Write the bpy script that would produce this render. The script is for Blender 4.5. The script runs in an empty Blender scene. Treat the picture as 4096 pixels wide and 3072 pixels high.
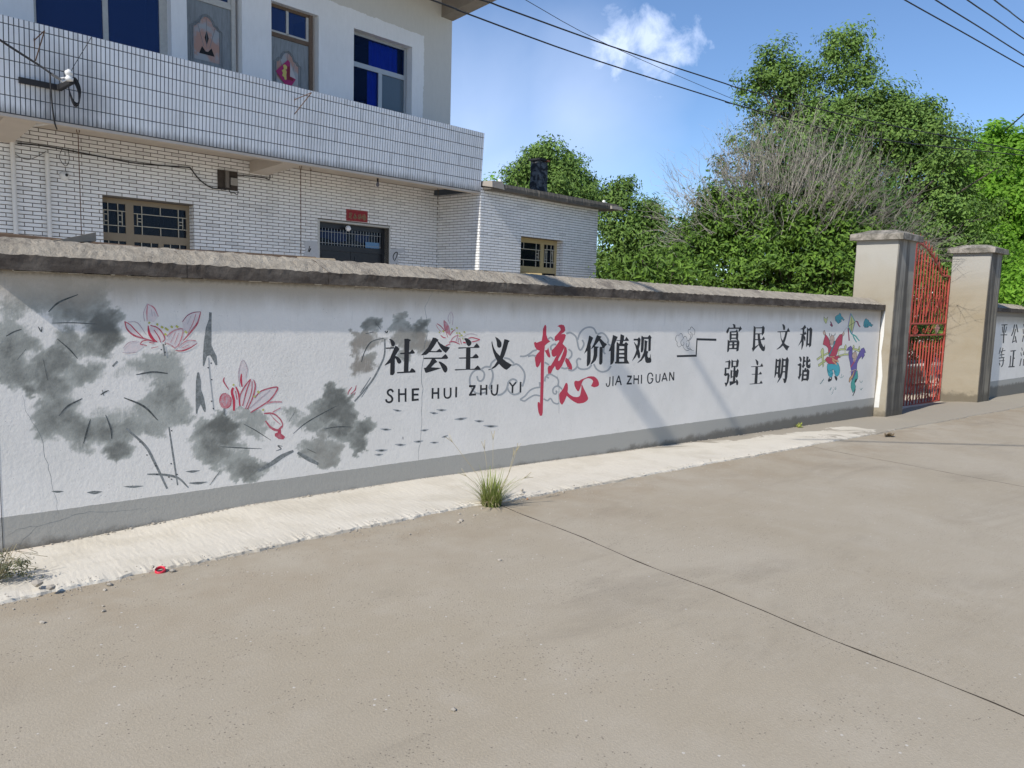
import bpy, math, random
import numpy as np
from mathutils import Vector, Matrix
from mathutils.geometry import tessellate_polygon

random.seed(7)
RNG = np.random.default_rng(7)
scene = bpy.context.scene
COL = scene.collection
R = math.radians

# ------------------------------------------------------------------ camera
F_PX, U0, V0 = 3114.0, 2048.0, 1536.0          # focal length and centre in photo pixels
PITCH, ROLL, YAW = R(6.4), R(1.6), R(43.05)
EYE = np.array([0.0, 0.0, 1.6])
_cp, _sp, _cy, _sy = math.cos(PITCH), math.sin(PITCH), math.cos(YAW), math.sin(YAW)
_f = np.array([_sy * _cp, _cy * _cp, -_sp])
_r0 = np.array([_cy, -_sy, 0.0])
_u0 = np.cross(_r0, _f)
_r = math.cos(ROLL) * _r0 + math.sin(ROLL) * _u0
_u = -math.sin(ROLL) * _r0 + math.cos(ROLL) * _u0
cam_d = bpy.data.cameras.new("camera")
cam_d.sensor_width = 36.0
cam_d.lens = 36.0 * F_PX / 4096.0
cam_d.clip_start, cam_d.clip_end = 0.05, 3000.0
cam = bpy.data.objects.new("camera", cam_d)
COL.objects.link(cam)
cam.matrix_world = Matrix(((_r[0], _u[0], -_f[0], EYE[0]), (_r[1], _u[1], -_f[1], EYE[1]),
                           (_r[2], _u[2], -_f[2], EYE[2]), (0, 0, 0, 1)))
scene.camera = cam

# ------------------------------------------------------------------ light
SUN_DIR = np.array([1.0, 0.15, -0.9]); SUN_DIR /= np.linalg.norm(SUN_DIR)
sun_el = math.asin(-SUN_DIR[2])
sun_az = math.atan2(-SUN_DIR[0], -SUN_DIR[1])
sd = bpy.data.lights.new("sun", "SUN")
sd.energy, sd.angle, sd.color = 3.8, R(0.53), (1.0, 0.955, 0.88)
sun = bpy.data.objects.new("sun", sd)
COL.objects.link(sun)
sun.rotation_euler = Vector(SUN_DIR.tolist()).to_track_quat('-Z', 'Y').to_euler()
sun.location = (-20, -3, 20)

world = bpy.data.worlds.new("World")
scene.world = world
world.use_nodes = True
wn, wl = world.node_tree.nodes, world.node_tree.links
wn.clear()


def ray(u, v):
    d = (u - U0) / F_PX * _r - (v - V0) / F_PX * _u + _f
    return d


def wnode(t, **kw):
    n = wn.new(t)
    for k, val in kw.items():
        setattr(n, k, val)
    return n


sky = wnode("ShaderNodeTexSky", sky_type='NISHITA', sun_disc=False)
sky.altitude = 1500.0
sky.sun_elevation, sky.sun_rotation = sun_el, sun_az % (2 * math.pi)
sky.air_density, sky.dust_density, sky.ozone_density = 0.85, 0.2, 2.6
tc = wnode("ShaderNodeTexCoord")


def wmath(op, a, b=None, c=None, clamp=False):
    n = wnode("ShaderNodeMath", operation=op, use_clamp=clamp)
    for i, x in enumerate((a, b, c)):
        if x is None:
            continue
        if isinstance(x, (int, float)):
            n.inputs[i].default_value = x
        else:
            wl.new(x, n.inputs[i])
    return n.outputs[0]


def wnoise(scale, detail, rough, dist=0.0, vec=None):
    n = wnode("ShaderNodeTexNoise")
    n.inputs['Scale'].default_value = scale
    n.inputs['Detail'].default_value = detail
    n.inputs['Roughness'].default_value = rough
    n.inputs['Distortion'].default_value = dist
    wl.new(vec if vec is not None else tc.outputs['Generated'], n.inputs['Vector'])
    return n.outputs['Fac']


def puff(u, v, rad_px, sx=1.0):
    """closeness of the view direction to a cloud centre, 1 at centre, 0 at rad_px"""
    d = ray(u, v); d = d / np.linalg.norm(d)
    n = wnode("ShaderNodeVectorMath", operation='DISTANCE')
    wl.new(tc.outputs['Generated'], n.inputs[0])
    n.inputs[1].default_value = d.tolist()
    rr = rad_px / F_PX
    return wmath('SUBTRACT', 1.0, wmath('DIVIDE', n.outputs['Value'], rr), clamp=True)


fine = wnoise(24.0, 9, 0.62, 0.3)
soft = wnoise(3.0, 5, 0.55, 0.4)
# cumulus scrap: three lobes, broken up by the noise
cum = wmath('MAXIMUM', wmath('MAXIMUM', puff(2490, 185, 200), puff(2590, 150, 180)),
            wmath('MAXIMUM', wmath('MULTIPLY', puff(2720, 215, 150), 0.95), wmath('MULTIPLY', puff(2620, 235, 190), 0.8)))
cum = wmath('SUBTRACT', wmath('ADD', wmath('MULTIPLY', cum, 1.15), wmath('MULTIPLY', fine, 1.9)), 1.36)
cum = wmath('MULTIPLY', cum, 1.7, clamp=True)
# thin veil low in the sky, with the broad soft noise
veil = wmath('MAXIMUM', wmath('MAXIMUM', puff(1900, 520, 620), puff(2300, 480, 520)), puff(2000, 700, 500))
veil = wmath('MULTIPLY', wmath('SUBTRACT', wmath('ADD', veil, soft), 0.62), 1.2, clamp=True)
# the rest of the sky carries the same sort of thin cloud
rest = wmath('MULTIPLY', wmath('SUBTRACT', wnoise(2.2, 7, 0.6, 0.5), 0.60), 2.2, clamp=True)
amt = wmath('MAXIMUM', wmath('MULTIPLY', cum, 0.72), wmath('MULTIPLY', wmath('MAXIMUM', veil, rest), 0.38), clamp=True)
hs = wnode("ShaderNodeHueSaturation")
hs.inputs['Saturation'].default_value = 1.06
hs.inputs['Value'].default_value = 1.0
wl.new(sky.outputs[0], hs.inputs['Color'])
sepz = wnode("ShaderNodeSeparateXYZ"); wl.new(tc.outputs['Generated'], sepz.inputs[0])
wl.new(wmath('ADD', 0.76, wmath('MULTIPLY', wmath('MULTIPLY', sepz.outputs[2], 1.8, clamp=True), 0.24)), hs.inputs['Value'])
mix = wnode("ShaderNodeMix", data_type='RGBA')
wl.new(amt, mix.inputs[0])
wl.new(hs.outputs[0], mix.inputs[6])
mix.inputs[7].default_value = (5.2, 5.9, 7.6, 1)
bg = wnode("ShaderNodeBackground")
bg.inputs['Strength'].default_value = 0.137
wl.new(mix.outputs[2], bg.inputs['Color'])
wo = wnode("ShaderNodeOutputWorld")
wl.new(bg.outputs[0], wo.inputs['Surface'])

scene.view_settings.view_transform = 'Standard'
scene.view_settings.look = 'None'
scene.view_settings.gamma = 1.0
scene.view_settings.use_curve_mapping = False
scene.view_settings.exposure = 0.50
scene.cycles.max_bounces = 6
scene.cycles.diffuse_bounces = 4
scene.cycles.glossy_bounces = 2
scene.cycles.transparent_max_bounces = 8
scene.cycles.caustics_reflective = False
scene.cycles.caustics_refractive = False
scene.cycles.sample_clamp_indirect = 4.0


# ------------------------------------------------------------------ materials
class N:
    """tiny node-graph builder"""
    def __init__(s, name):
        s.m = bpy.data.materials.new(name)
        s.m.use_nodes = True
        s.t = s.m.node_tree
        s.t.nodes.clear()
        s.out = s.t.nodes.new("ShaderNodeOutputMaterial")
        s.b = s.t.nodes.new("ShaderNodeBsdfPrincipled")
        s.t.links.new(s.b.outputs[0], s.out.inputs[0])
        s.tc = s.t.nodes.new("ShaderNodeTexCoord")
        s.geo = None

    def put(s, sock, x):
        if isinstance(x, (int, float)):
            sock.default_value = x
        elif isinstance(x, (tuple, list)):
            sock.default_value = tuple(x) + ((1.0,) if len(x) == 3 and len(sock.default_value) == 4 else ())
        else:
            s.t.links.new(x, sock)

    def math(s, op, a, b=0.0, clamp=False):
        n = s.t.nodes.new("ShaderNodeMath"); n.operation = op; n.use_clamp = clamp
        s.put(n.inputs[0], a); s.put(n.inputs[1], b)
        return n.outputs[0]

    def noise(s, scale, detail=4, rough=0.55, dist=0.0, vec=None, stretch=None):
        n = s.t.nodes.new("ShaderNodeTexNoise")
        n.inputs['Scale'].default_value = scale; n.inputs['Detail'].default_value = detail
        n.inputs['Roughness'].default_value = rough; n.inputs['Distortion'].default_value = dist
        v = vec if vec is not None else s.pos()
        if stretch:
            mp = s.t.nodes.new("ShaderNodeMapping"); mp.inputs['Scale'].default_value = stretch
            s.t.links.new(v, mp.inputs['Vector']); v = mp.outputs[0]
        s.t.links.new(v, n.inputs['Vector'])
        return n.outputs['Fac']

    def voronoi(s, scale, vec=None, feature='F1'):
        n = s.t.nodes.new("ShaderNodeTexVoronoi"); n.feature = feature
        n.inputs['Scale'].default_value = scale
        s.t.links.new(vec if vec is not None else s.pos(), n.inputs['Vector'])
        return n

    def g(s):
        if s.geo is None:
            s.geo = s.t.nodes.new("ShaderNodeNewGeometry")
        return s.geo

    def pos(s):
        return s.g().outputs['Position']

    def xyz(s):
        n = s.t.nodes.new("ShaderNodeSeparateXYZ"); s.t.links.new(s.pos(), n.inputs[0])
        return n.outputs

    def island(s):
        o = s.t.nodes.new("ShaderNodeObjectInfo")
        return s.math('FRACT', s.math('ADD', s.g().outputs['Random Per Island'], o.outputs['Random']))

    def attr(s, name):
        n = s.t.nodes.new("ShaderNodeAttribute"); n.attribute_name = name
        return n.outputs['Fac']

    def ramp(s, x, lo, hi):
        n = s.t.nodes.new("ShaderNodeMapRange"); n.clamp = True
        n.interpolation_type = 'SMOOTHSTEP'
        n.inputs[1].default_value = lo; n.inputs[2].default_value = hi
        s.put(n.inputs[0], x)
        return n.outputs[0]

    def mix(s, f, a, b):
        n = s.t.nodes.new("ShaderNodeMix"); n.data_type = 'RGBA'
        s.put(n.inputs[0], f); s.put(n.inputs[6], a); s.put(n.inputs[7], b)
        return n.outputs[2]

    def scale(s, c, f):
        n = s.t.nodes.new("ShaderNodeVectorMath"); n.operation = 'SCALE'
        s.put(n.inputs[0], c); s.put(n.inputs['Scale'], f)
        return n.outputs[0]

    def bump(s, h, strength=0.3, dist=0.01):
        n = s.t.nodes.new("ShaderNodeBump")
        n.inputs['Strength'].default_value = strength; n.inputs['Distance'].default_value = dist
        s.put(n.inputs['Height'], h)
        s.t.links.new(n.outputs[0], s.b.inputs['Normal'])

    def done(s, color=None, rough=0.8, metal=0.0, spec=0.5):
        if color is not None:
            s.put(s.b.inputs['Base Color'], color)
        s.put(s.b.inputs['Roughness'], rough)
        s.put(s.b.inputs['Metallic'], metal)
        s.put(s.b.inputs['Specular IOR Level'], spec)
        return s.m


def simple(name, col, rough=0.7, var=0.12, nscale=8.0, metal=0.0, spec=0.4, bump=0.0, bscale=120.0):
    n = N(name)
    v = n.math('ADD', n.math('MULTIPLY', n.noise(nscale, 5, 0.6), 2 * var), 1 - var)
    if bump:
        n.bump(n.noise(bscale, 3, 0.6), bump, 0.004)
    return n.done(n.scale(tuple(col), v), rough, metal, spec)


# ------------------------------------------------------------------ objects
def link(name, me, parent=None, loc=None):
    o = bpy.data.objects.new(name, me)
    COL.objects.link(o)
    if parent is not None:
        o.parent = parent
    if loc is not None:
        o.location = loc
    return o


def tag(o, label=None, cat=None, group=None, kind=None):
    if label: o["label"] = label
    if cat: o["category"] = cat
    if group: o["group"] = group
    if kind: o["kind"] = kind
    return o


def empty(name, loc=(0, 0, 0), rz=0.0):
    o = bpy.data.objects.new(name, None)
    COL.objects.link(o)
    o.location = loc
    o.rotation_euler = (0, 0, rz)
    o.empty_display_size = 0.1
    return o


def np_mesh(name, verts, faces, mats=(), midx=None, smooth=False):
    """verts (n,3), faces (m,k) same-size polygons"""
    verts = np.asarray(verts, np.float32); faces = np.asarray(faces, np.int32)
    me = bpy.data.meshes.new(name)
    me.vertices.add(len(verts)); me.vertices.foreach_set("co", verts.ravel())
    k = faces.shape[1]
    me.loops.add(faces.size); me.loops.foreach_set("vertex_index", faces.ravel())
    me.polygons.add(len(faces))
    me.polygons.foreach_set("loop_start", np.arange(0, faces.size, k, dtype=np.int32))
    me.polygons.foreach_set("loop_total", np.full(len(faces), k, np.int32))
    for m in mats: me.materials.append(m)
    me.polygons.foreach_set("use_smooth", np.full(len(faces), bool(smooth)))
    if midx is not None:
        me.polygons.foreach_set("material_index", np.asarray(midx, np.int32))
    me.update(calc_edges=True)
    return me


class MB:
    """mesh builder in the coordinates of the thing's own frame"""
    def __init__(s, off=(0, 0, 0)):
        s.v, s.f, s.mi, s.off, s.cur = [], [], [], Vector(off), 0

    def add(s, vs, fs):
        b = len(s.v)
        s.v += [Vector(p) - s.off for p in vs]
        s.f += [tuple(b + i for i in f) for f in fs]
        s.mi += [s.cur] * len(fs)
        return s

    def box(s, a, b):
        x0, y0, z0 = (min(a[i], b[i]) for i in range(3)); x1, y1, z1 = (max(a[i], b[i]) for i in range(3))
        return s.add([(x0, y0, z0), (x1, y0, z0), (x1, y1, z0), (x0, y1, z0), (x0, y0, z1), (x1, y0, z1), (x1, y1, z1), (x0, y1, z1)],
                     [(0, 3, 2, 1), (4, 5, 6, 7), (0, 1, 5, 4), (1, 2, 6, 5), (2, 3, 7, 6), (3, 0, 4, 7)])

    def hexa(s, p):
        return s.add(p, [(0, 3, 2, 1), (4, 5, 6, 7), (0, 1, 5, 4), (1, 2, 6, 5), (2, 3, 7, 6), (3, 0, 4, 7)])

    def quad(s, a, b, c, d):
        return s.add([a, b, c, d], [(0, 1, 2, 3)])

    def tube(s, pts, r, n=6, cap=True, r1=None):
        pts = [Vector(p) for p in pts]
        rings = []
        up = Vector((0, 0, 1))
        for i, p in enumerate(pts):
            t = (pts[min(i + 1, len(pts) - 1)] - pts[max(i - 1, 0)])
            if t.length < 1e-9: t = Vector((0, 0, 1))
            t.normalize()
            a = t.cross(up) if abs(t.dot(up)) < 0.97 else t.cross(Vector((1, 0, 0)))
            a.normalize(); b = t.cross(a)
            k = i / max(1, len(pts) - 1)
            rr = r if r1 is None else r + (r1 - r) * k
            rings.append([p + (a * math.cos(2 * math.pi * j / n) + b * math.sin(2 * math.pi * j / n)) * rr for j in range(n)])
        vs = [q for ring in rings for q in ring]
        fs = [(i * n + j, i * n + (j + 1) % n, (i + 1) * n + (j + 1) % n, (i + 1) * n + j) for i in range(len(pts) - 1) for j in range(n)]
        if cap:
            fs += [tuple(range(n - 1, -1, -1)), tuple((len(pts) - 1) * n + j for j in range(n))]
        return s.add(vs, fs)

    def lathe(s, c, prof, n=12, axis='Z'):
        """prof: list of (radius, height along axis)"""
        vs = []
        for r, h in prof:
            for j in range(n):
                a = 2 * math.pi * j / n
                q = (r * math.cos(a), r * math.sin(a), h)
                if axis == 'Y': q = (q[0], q[2], q[1])
                if axis == 'X': q = (q[2], q[0], q[1])
                vs.append((c[0] + q[0], c[1] + q[1], c[2] + q[2]))
        m = len(prof)
        fs = [(i * n + j, i * n + (j + 1) % n, (i + 1) * n + (j + 1) % n, (i + 1) * n + j) for i in range(m - 1) for j in range(n)]
        fs += [tuple(range(n - 1, -1, -1)), tuple((m - 1) * n + j for j in range(n))]
        return s.add(vs, fs)

    def poly(s, pts3, holes=()):
        loops = [[Vector(p) for p in pts3]] + [[Vector(p) for p in h] for h in holes]
        allp = [p for l in loops for p in l]
        tri = tessellate_polygon(loops)
        return s.add(allp, [tuple(t) for t in tri])

    def mesh(s, name, mats, smooth=False):
        me = bpy.data.meshes.new(name)
        me.from_pydata([tuple(p) for p in s.v], [], s.f)
        for m in (mats if isinstance(mats, (list, tuple)) else [mats]): me.materials.append(m)
        me.polygons.foreach_set("material_index", s.mi)
        me.polygons.foreach_set("use_smooth", [bool(smooth)] * len(s.f))
        me.update()
        return me

    def build(s, name, mats, parent=None, smooth=False, loc=None):
        return link(name, s.mesh(name, mats, smooth), parent, loc)


# a picture point carried onto a plane of the place
def on_y(u, v, y):
    d = ray(u, v); return EYE + d * (y / d[1])


def on_x(u, v, x):
    d = ray(u, v); return EYE + d * (x / d[0])


def at_dist(u, v, dist):
    d = ray(u, v); return EYE + d * (dist / math.hypot(d[0], d[1]))


BA = R(4.5)                                   # the house stands 4.5 degrees off the street line
BX = np.array([math.cos(BA), math.sin(BA), 0.0]); BY = np.array([-math.sin(BA), math.cos(BA), 0.0])


def fac(u, v, yp):
    """photo point -> (x', z) on the plane y'=yp of the house frame"""
    d = ray(u, v); q = d * (yp / (d @ BY))
    return float(q @ BX), float(q[2] + EYE[2])


def z_road(x):
    x = np.asarray(x, float)
    return np.where(x < 3, 0.0, -0.024 * (np.minimum(x, 30.0) - 3.0))


_wb = ([-6, 0.9, 2.5, 4.1, 6.1, 9.0, 13.7, 19.4, 30, 60], [-0.08, -0.055, -0.006, -0.034, -0.088, -0.171, -0.2865, -0.40, -0.60, -0.66])


def z_base(x):
    return np.interp(x, _wb[0], _wb[1])


def z_cop(x):                                 # underside of the wall coping
    return 1.687 - 0.01037 * x


def z_band(x):                                # top of the painted grey skirting
    return 0.1795 - 0.0103 * x
# ================================================================== GROUND
WALL_Y = 5.5


def m_road():
    n = N("road_concrete")
    big = n.noise(0.55, 5, 0.6, 0.3)
    mid = n.noise(3.0, 6, 0.65, 0.2)
    fine = n.noise(90, 4, 0.7)
    streak = n.noise(14, 5, 0.7, stretch=(0.35, 3.0, 1))
    c = n.mix(n.ramp(big, 0.3, 0.75), (0.335, 0.285, 0.212), (0.372, 0.325, 0.255))
    c = n.mix(n.math('MULTIPLY', n.ramp(mid, 0.45, 0.8), 0.5), c, (0.40, 0.352, 0.282))
    c = n.scale(c, n.math('ADD', 0.84, n.math('MULTIPLY', fine, 0.32)))
    c = n.scale(c, n.math('ADD', 0.94, n.math('MULTIPLY', streak, 0.12)))
    y = n.xyz()[1]
    dust = n.math('MULTIPLY', n.ramp(y, 2.9, 4.5), n.ramp(n.noise(2.0, 5, 0.6), 0.35, 0.7))
    c = n.mix(n.math('MULTIPLY', dust, 0.6), c, (0.275, 0.215, 0.145))
    # pits where the cement skin has gone, and pale chips
    pv = n.voronoi(46)
    pit = n.math('MULTIPLY', n.math('LESS_THAN', pv.outputs['Distance'], 0.17), n.math('GREATER_THAN', n.noise(2.3, 5, 0.7), 0.52))
    stain = n.ramp(n.noise(0.8, 7, 0.7, 0.6, stretch=(0.5, 1.6, 1)), 0.52, 0.68)
    c = n.mix(n.math('MULTIPLY', stain, 0.30), c, (0.20, 0.17, 0.13))
    scr = n.math('MULTIPLY', n.ramp(n.noise(7, 6, 0.75, stretch=(0.25, 9, 1)), 0.60, 0.72), 0.28)
    c = n.mix(scr, c, (0.43, 0.40, 0.34))
    c = n.mix(n.math('MULTIPLY', pit, 0.65), c, (0.12, 0.10, 0.08))
    cv = n.voronoi(13)
    chip = n.math('MULTIPLY', n.math('LESS_THAN', cv.outputs['Distance'], 0.075), n.math('GREATER_THAN', n.noise(5, 2, 0.5), 0.50))
    c = n.mix(n.math('MULTIPLY', chip, 0.7), c, (0.55, 0.52, 0.47))
    n.bump(n.math('SUBTRACT', n.math('ADD', fine, n.math('MULTIPLY', streak, 0.6)), pit), 0.55, 0.006)
    return n.done(c, 0.88, 0, 0.25)


def m_cement():
    n = N("pale_cement")
    x, y, z = n.xyz()
    mid = n.noise(2.4, 6, 0.6, 0.3); fine = n.noise(70, 5, 0.7)
    c = n.mix(n.ramp(mid, 0.4, 0.7), (0.57, 0.525, 0.445), (0.50, 0.455, 0.375))
    grey = n.math('ADD', n.ramp(x, 7.5, 15.0), n.math('MULTIPLY', n.math('SUBTRACT', n.noise(1.6, 6, 0.65, 0.8), 0.5), 1.9))
    wallside = n.math('MULTIPLY', n.ramp(y, 5.0, 5.45), n.ramp(x, 5.5, 8.5))
    grey = n.math('ADD', grey, n.math('MULTIPLY', wallside, 0.6))
    c = n.mix(n.ramp(grey, 0.42, 0.56), c, (0.315, 0.28, 0.225))
    c = n.mix(n.math('MULTIPLY', n.math('LESS_THAN', n.noise(26, 5, 0.75), 0.36), 0.45), c, (0.36, 0.32, 0.26))
    c = n.scale(c, n.math('ADD', 0.88, n.math('MULTIPLY', fine, 0.24)))
    ed = n.math('LESS_THAN', n.math('ADD', y, n.math('MULTIPLY', n.noise(14, 5, 0.7), 0.09)), 4.50)
    c = n.mix(n.math('MULTIPLY', ed, 0.55), c, (0.27, 0.235, 0.185))
    n.bump(n.math('ADD', fine, n.math('MULTIPLY', n.noise(4, 7, 0.7), 1.2)), 0.30, 0.006)
    return n.done(c, 0.9, 0, 0.2)


M_ROAD, M_CEM = m_road(), m_cement()
M_JOINT = simple('joint_dirt', (0.05, 0.042, 0.034), 0.95, 0.3, 20)
M_SOIL = simple("yard_concrete", (0.60, 0.53, 0.44), 0.95, 0.15, 1.5, bump=0.3, bscale=20)


def sheet(name, xs, ys, zf, mat, kind='structure', parent=None):
    X, Y = np.meshgrid(xs, ys, indexing='ij')
    Z = zf(X, Y)
    nx, ny = X.shape
    v = np.stack([X, Y, Z], -1).reshape(-1, 3)
    i, j = np.meshgrid(np.arange(nx - 1), np.arange(ny - 1), indexing='ij')
    a = (i * ny + j).ravel()
    f = np.stack([a, a + ny, a + ny + 1, a + 1], 1)
    o = link(name, np_mesh(name, v, f, [mat], smooth=True), parent)
    if kind: tag(o, kind=kind)
    return o


xs_g = np.array([-900, -200, -60, -12, 0, 3, 8, 14, 20, 30, 60, 200, 900], float)
ys_g = np.array([-900, -200, -60, -12, 0, 4.4, 5.6, 8, 12, 20, 60, 200, 900], float)
sheet("ground", xs_g, ys_g, lambda x, y: z_road(x) - 0.05 - 0.10 * np.clip((y - 5.6) / 1.0, 0, 1), M_SOIL)

# the road: cast concrete slabs with open joints
road = tag(empty("road"), kind='structure')
joints = [-12.0, -6.6, -1.2, 4.02, 9.25, 14.9, 20.4, 25.9, 31.4, 42.0, 60.0]


def jx(i, y):
    return joints[i] + 0.13 * (y - 4.4) + 0.012 * np.sin(y * 5 + i)


for i in range(len(joints) - 1):
    L = joints[i + 1] - joints[i]
    ts = np.linspace(0, 1, max(4, int(L / 0.5)))
    ysl = np.concatenate([[-7.0, -4.0, -2.0, 0.0], np.linspace(0.1, 4.55, 60)])
    T, Yv = np.meshgrid(ts, ysl, indexing='ij')
    x0 = jx(i, Yv) + 0.0055 + 0.004 * np.sin(Yv * 17 + i) * np.sin(Yv * 5.1); x1 = jx(i + 1, Yv) - 0.0055 + 0.003 * np.sin(Yv * 13 + i) * np.sin(Yv * 3.7)
    X = x0 + (x1 - x0) * T
    Z = z_road(X) + 0.0015 * np.sin(X * 3.1 + Yv * 2)
    nx, ny = X.shape
    v = np.stack([X, Yv, Z], -1).reshape(-1, 3)
    ii, jj = np.meshgrid(np.arange(nx - 1), np.arange(ny - 1), indexing='ij')
    a = (ii * ny + jj).ravel()
    f = np.stack([a, a + ny, a + ny + 1, a + 1], 1)
    # skirts down into the joints
    vv = [v]; ff = [f]; base = len(v); ntop = len(f)
    for edge in (np.arange(ny), (nx - 1) * ny + np.arange(ny)):
        lo = v[edge].copy(); lo[:, 2] -= 0.06
        vv.append(lo)
        k = np.arange(ny - 1)
        q = np.stack([edge[k], edge[k + 1], base + k + 1, base + k], 1)
        ff.append(q if edge[0] == 0 else q[:, ::-1]); base += ny
    link("concrete_slab", np_mesh("concrete_slab", np.vstack(vv), np.vstack(ff), [M_ROAD, M_JOINT], [0] * ntop + [1] * (sum(map(len, ff)) - ntop)), road)


def hash_noise(x, y, s):
    return (np.sin(x * 12.9898 * s + y * 78.233) * 43758.5453) % 1.0


def wob(x, s=1.0):
    return (np.sin(x * 2.1 * s) + 0.6 * np.sin(x * 5.3 * s + 1) + 0.4 * np.sin(x * 13.1 * s + 2) + 0.3 * np.sin(x * 31 * s + 4)) / 2.3


def strip():
    xs = np.concatenate([np.arange(-6, 0.2, .06), np.arange(0.2, 10, 0.018), np.arange(10, 40, 0.06)])
    tt = np.linspace(0, 1, 16)
    X, T = np.meshgrid(xs, tt, indexing='ij')
    edge = 4.44 + 0.035 * wob(X) + 0.008 * wob(X, 9.0) + 0.005 * wob(X, 23.0)
    back = np.where((X > 13.6) & (X < 19.6), 8.0, 5.53)
    Y = edge + (back - edge) * T
    zt = z_road(X) + 0.020
    zb = z_base(X) - np.clip(Y - 5.5, 0, 1) * 0.12
    Z = zt + (zb - zt) * np.clip((Y - edge) / 1.05, 0, 1)
    Z += 0.0015 * (RNG.random(X.shape) - 0.5) + 0.004 * np.sin(X * 2.1 + Y * 5) * np.sin(X * 1.3)
    Z[:, 0] = z_road(X[:, 0]) - 0.02
    Y[:, 1] = Y[:, 0] + 0.02; Z[:, 1] = z_road(X[:, 1]) + 0.013 + 0.006 * (RNG.random(len(xs)) - 0.5)
    nx, ny = X.shape
    v = np.stack([X, Y, Z], -1).reshape(-1, 3)
    ii, jj = np.meshgrid(np.arange(nx - 1), np.arange(ny - 1), indexing='ij')
    a = (ii * ny + jj).ravel()
    f = np.stack([a, a + ny, a + ny + 1, a + 1], 1)
    return tag(link("pavement", np_mesh("pavement", v, f, [M_CEM])), kind='structure')


strip()

# ================================================================== STREET WALL
INK = []      # (u, v, ru, rv, density, ochre) ellipses in photo pixels


def ink(o, s, rows):
    for r in rows:
        INK.append((o[0] + r[0] / s, o[1] + r[1] / s, r[2] / s, r[3] / s, r[4], r[5] if len(r) > 5 else 0.0))


ink((0, 1050), 1.4427, [
    (500, 200, 110, 60, .85), (350, 115, 55, 42, .8), (330, 200, 90, 60, .7), (430, 270, 130, 70, .8), (600, 350, 85, 80, 1.0), (610, 420, 80, 60, .95), (560, 150, 70, 35, .7),
    (180, 210, 90, 70, .65), (110, 150, 60, 40, .55), (540, 480, 120, 60, .8), (60, 420, 110, 70, .62), (60, 280, 60, 60, .5), (30, 560, 100, 80, .68),
    (150, 640, 130, 60, .66), (330, 560, 110, 70, .72), (490, 640, 95, 60, .68), (310, 710, 85, 70, .82), (170, 745, 38, 34, .85),
    (60, 670, 90, 45, .6), (380, 430, 70, 60, .6), (130, 480, 80, 60, .66), (250, 640, 70, 70, .7),
    (830, 590, 90, 50, .5), (960, 580, 90, 60, .55), (980, 650, 80, 40, .5), (880, 640, 90, 40, .35), (740, 620, 70, 40, .3), (960, 770, 85, 75, .82), (870, 830, 90, 60, .7),
    (1010, 870, 95, 55, .66), (880, 950, 90, 50, .62), (1060, 890, 40, 50, .5), (350, 850, 110, 70, .6), (270, 930, 80, 75, .72), (410, 950, 120, 70, .66),
    (560, 970, 120, 70, .68), (690, 980, 90, 60, .62), (680, 1080, 75, 50, .85), (450, 1060, 70, 45, .45), (600, 890, 90, 40, .3), (760, 930, 80, 50, .55),
    (250, 820, 50, 40, .5), (700, 880, 60, 40, .35), (1000, 720, 60, 60, .75)])
ink((760, 1400), 2.962, [
    (330, 880, 140, 110, .98), (190, 920, 120, 100, .8), (470, 900, 100, 90, .85), (300, 1040, 230, 110, .82), (180, 1180, 150, 110, .78), (330, 1260, 190, 90, .72),
    (480, 1060, 130, 90, .7), (620, 740, 120, 70, .5), (760, 830, 160, 90, .5), (830, 950, 120, 80, .5), (650, 900, 90, 80, .5), (600, 1350, 150, 110, .8), (640, 1480, 170, 80, .82),
    (740, 1360, 90, 70, .75), (290, 1400, 90, 50, .6), (880, 1370, 120, 60, .75), (600, 1230, 80, 70, .6),
    (1720, 500, 110, 80, .85), (1600, 620, 90, 90, .75), (1780, 690, 150, 150, .97), (1870, 600, 70, 70, .95), (1560, 760, 130, 100, .75), (1420, 860, 130, 90, .6),
    (1850, 860, 120, 130, .92), (1700, 950, 150, 80, .75), (2060, 900, 95, 90, .8), (2000, 1050, 100, 110, .75), (2010, 1150, 50, 70, .75), (1850, 1020, 120, 70, .62),
    (1210, 720, 100, 50, .42), (1200, 820, 70, 60, .32), (1530, 1100, 130, 80, .6, .3), (1620, 1230, 160, 90, .7, .35), (1660, 1340, 120, 70, .72, .35), (1720, 1180, 80, 90, .55, .3),
    (1440, 1190, 130, 70, .75, .1), (1300, 1120, 90, 30, .4), (1500, 1280, 100, 60, .7, .2)])
ink((1300, 1150), 2.212, [
    (440, 310, 55, 45, .9), (395, 345, 50, 35, .75), (270, 400, 60, 30, .55, .7), (340, 460, 90, 70, .55, .9), (300, 540, 50, 70, .5, 1), (340, 690, 110, 60, .48, 1), (420, 620, 40, 50, .6, .6),
    (260, 650, 40, 40, .45, 1), (690, 235, 48, 24, .85), (670, 290, 55, 40, .85), (640, 350, 60, 24, .5), (750, 340, 60, 30, .8), (850, 340, 55, 45, .95), (830, 400, 80, 50, .9, .2), (690, 430, 110, 60, .6, .6), (850, 490, 60, 90, .6, .9),
    (760, 520, 60, 60, .6, .8), (600, 500, 40, 50, .5, .6), (700, 600, 50, 60, .75, .2), (480, 440, 60, 30, .35, .6), (420, 380, 60, 30, .5, .3)])


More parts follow.
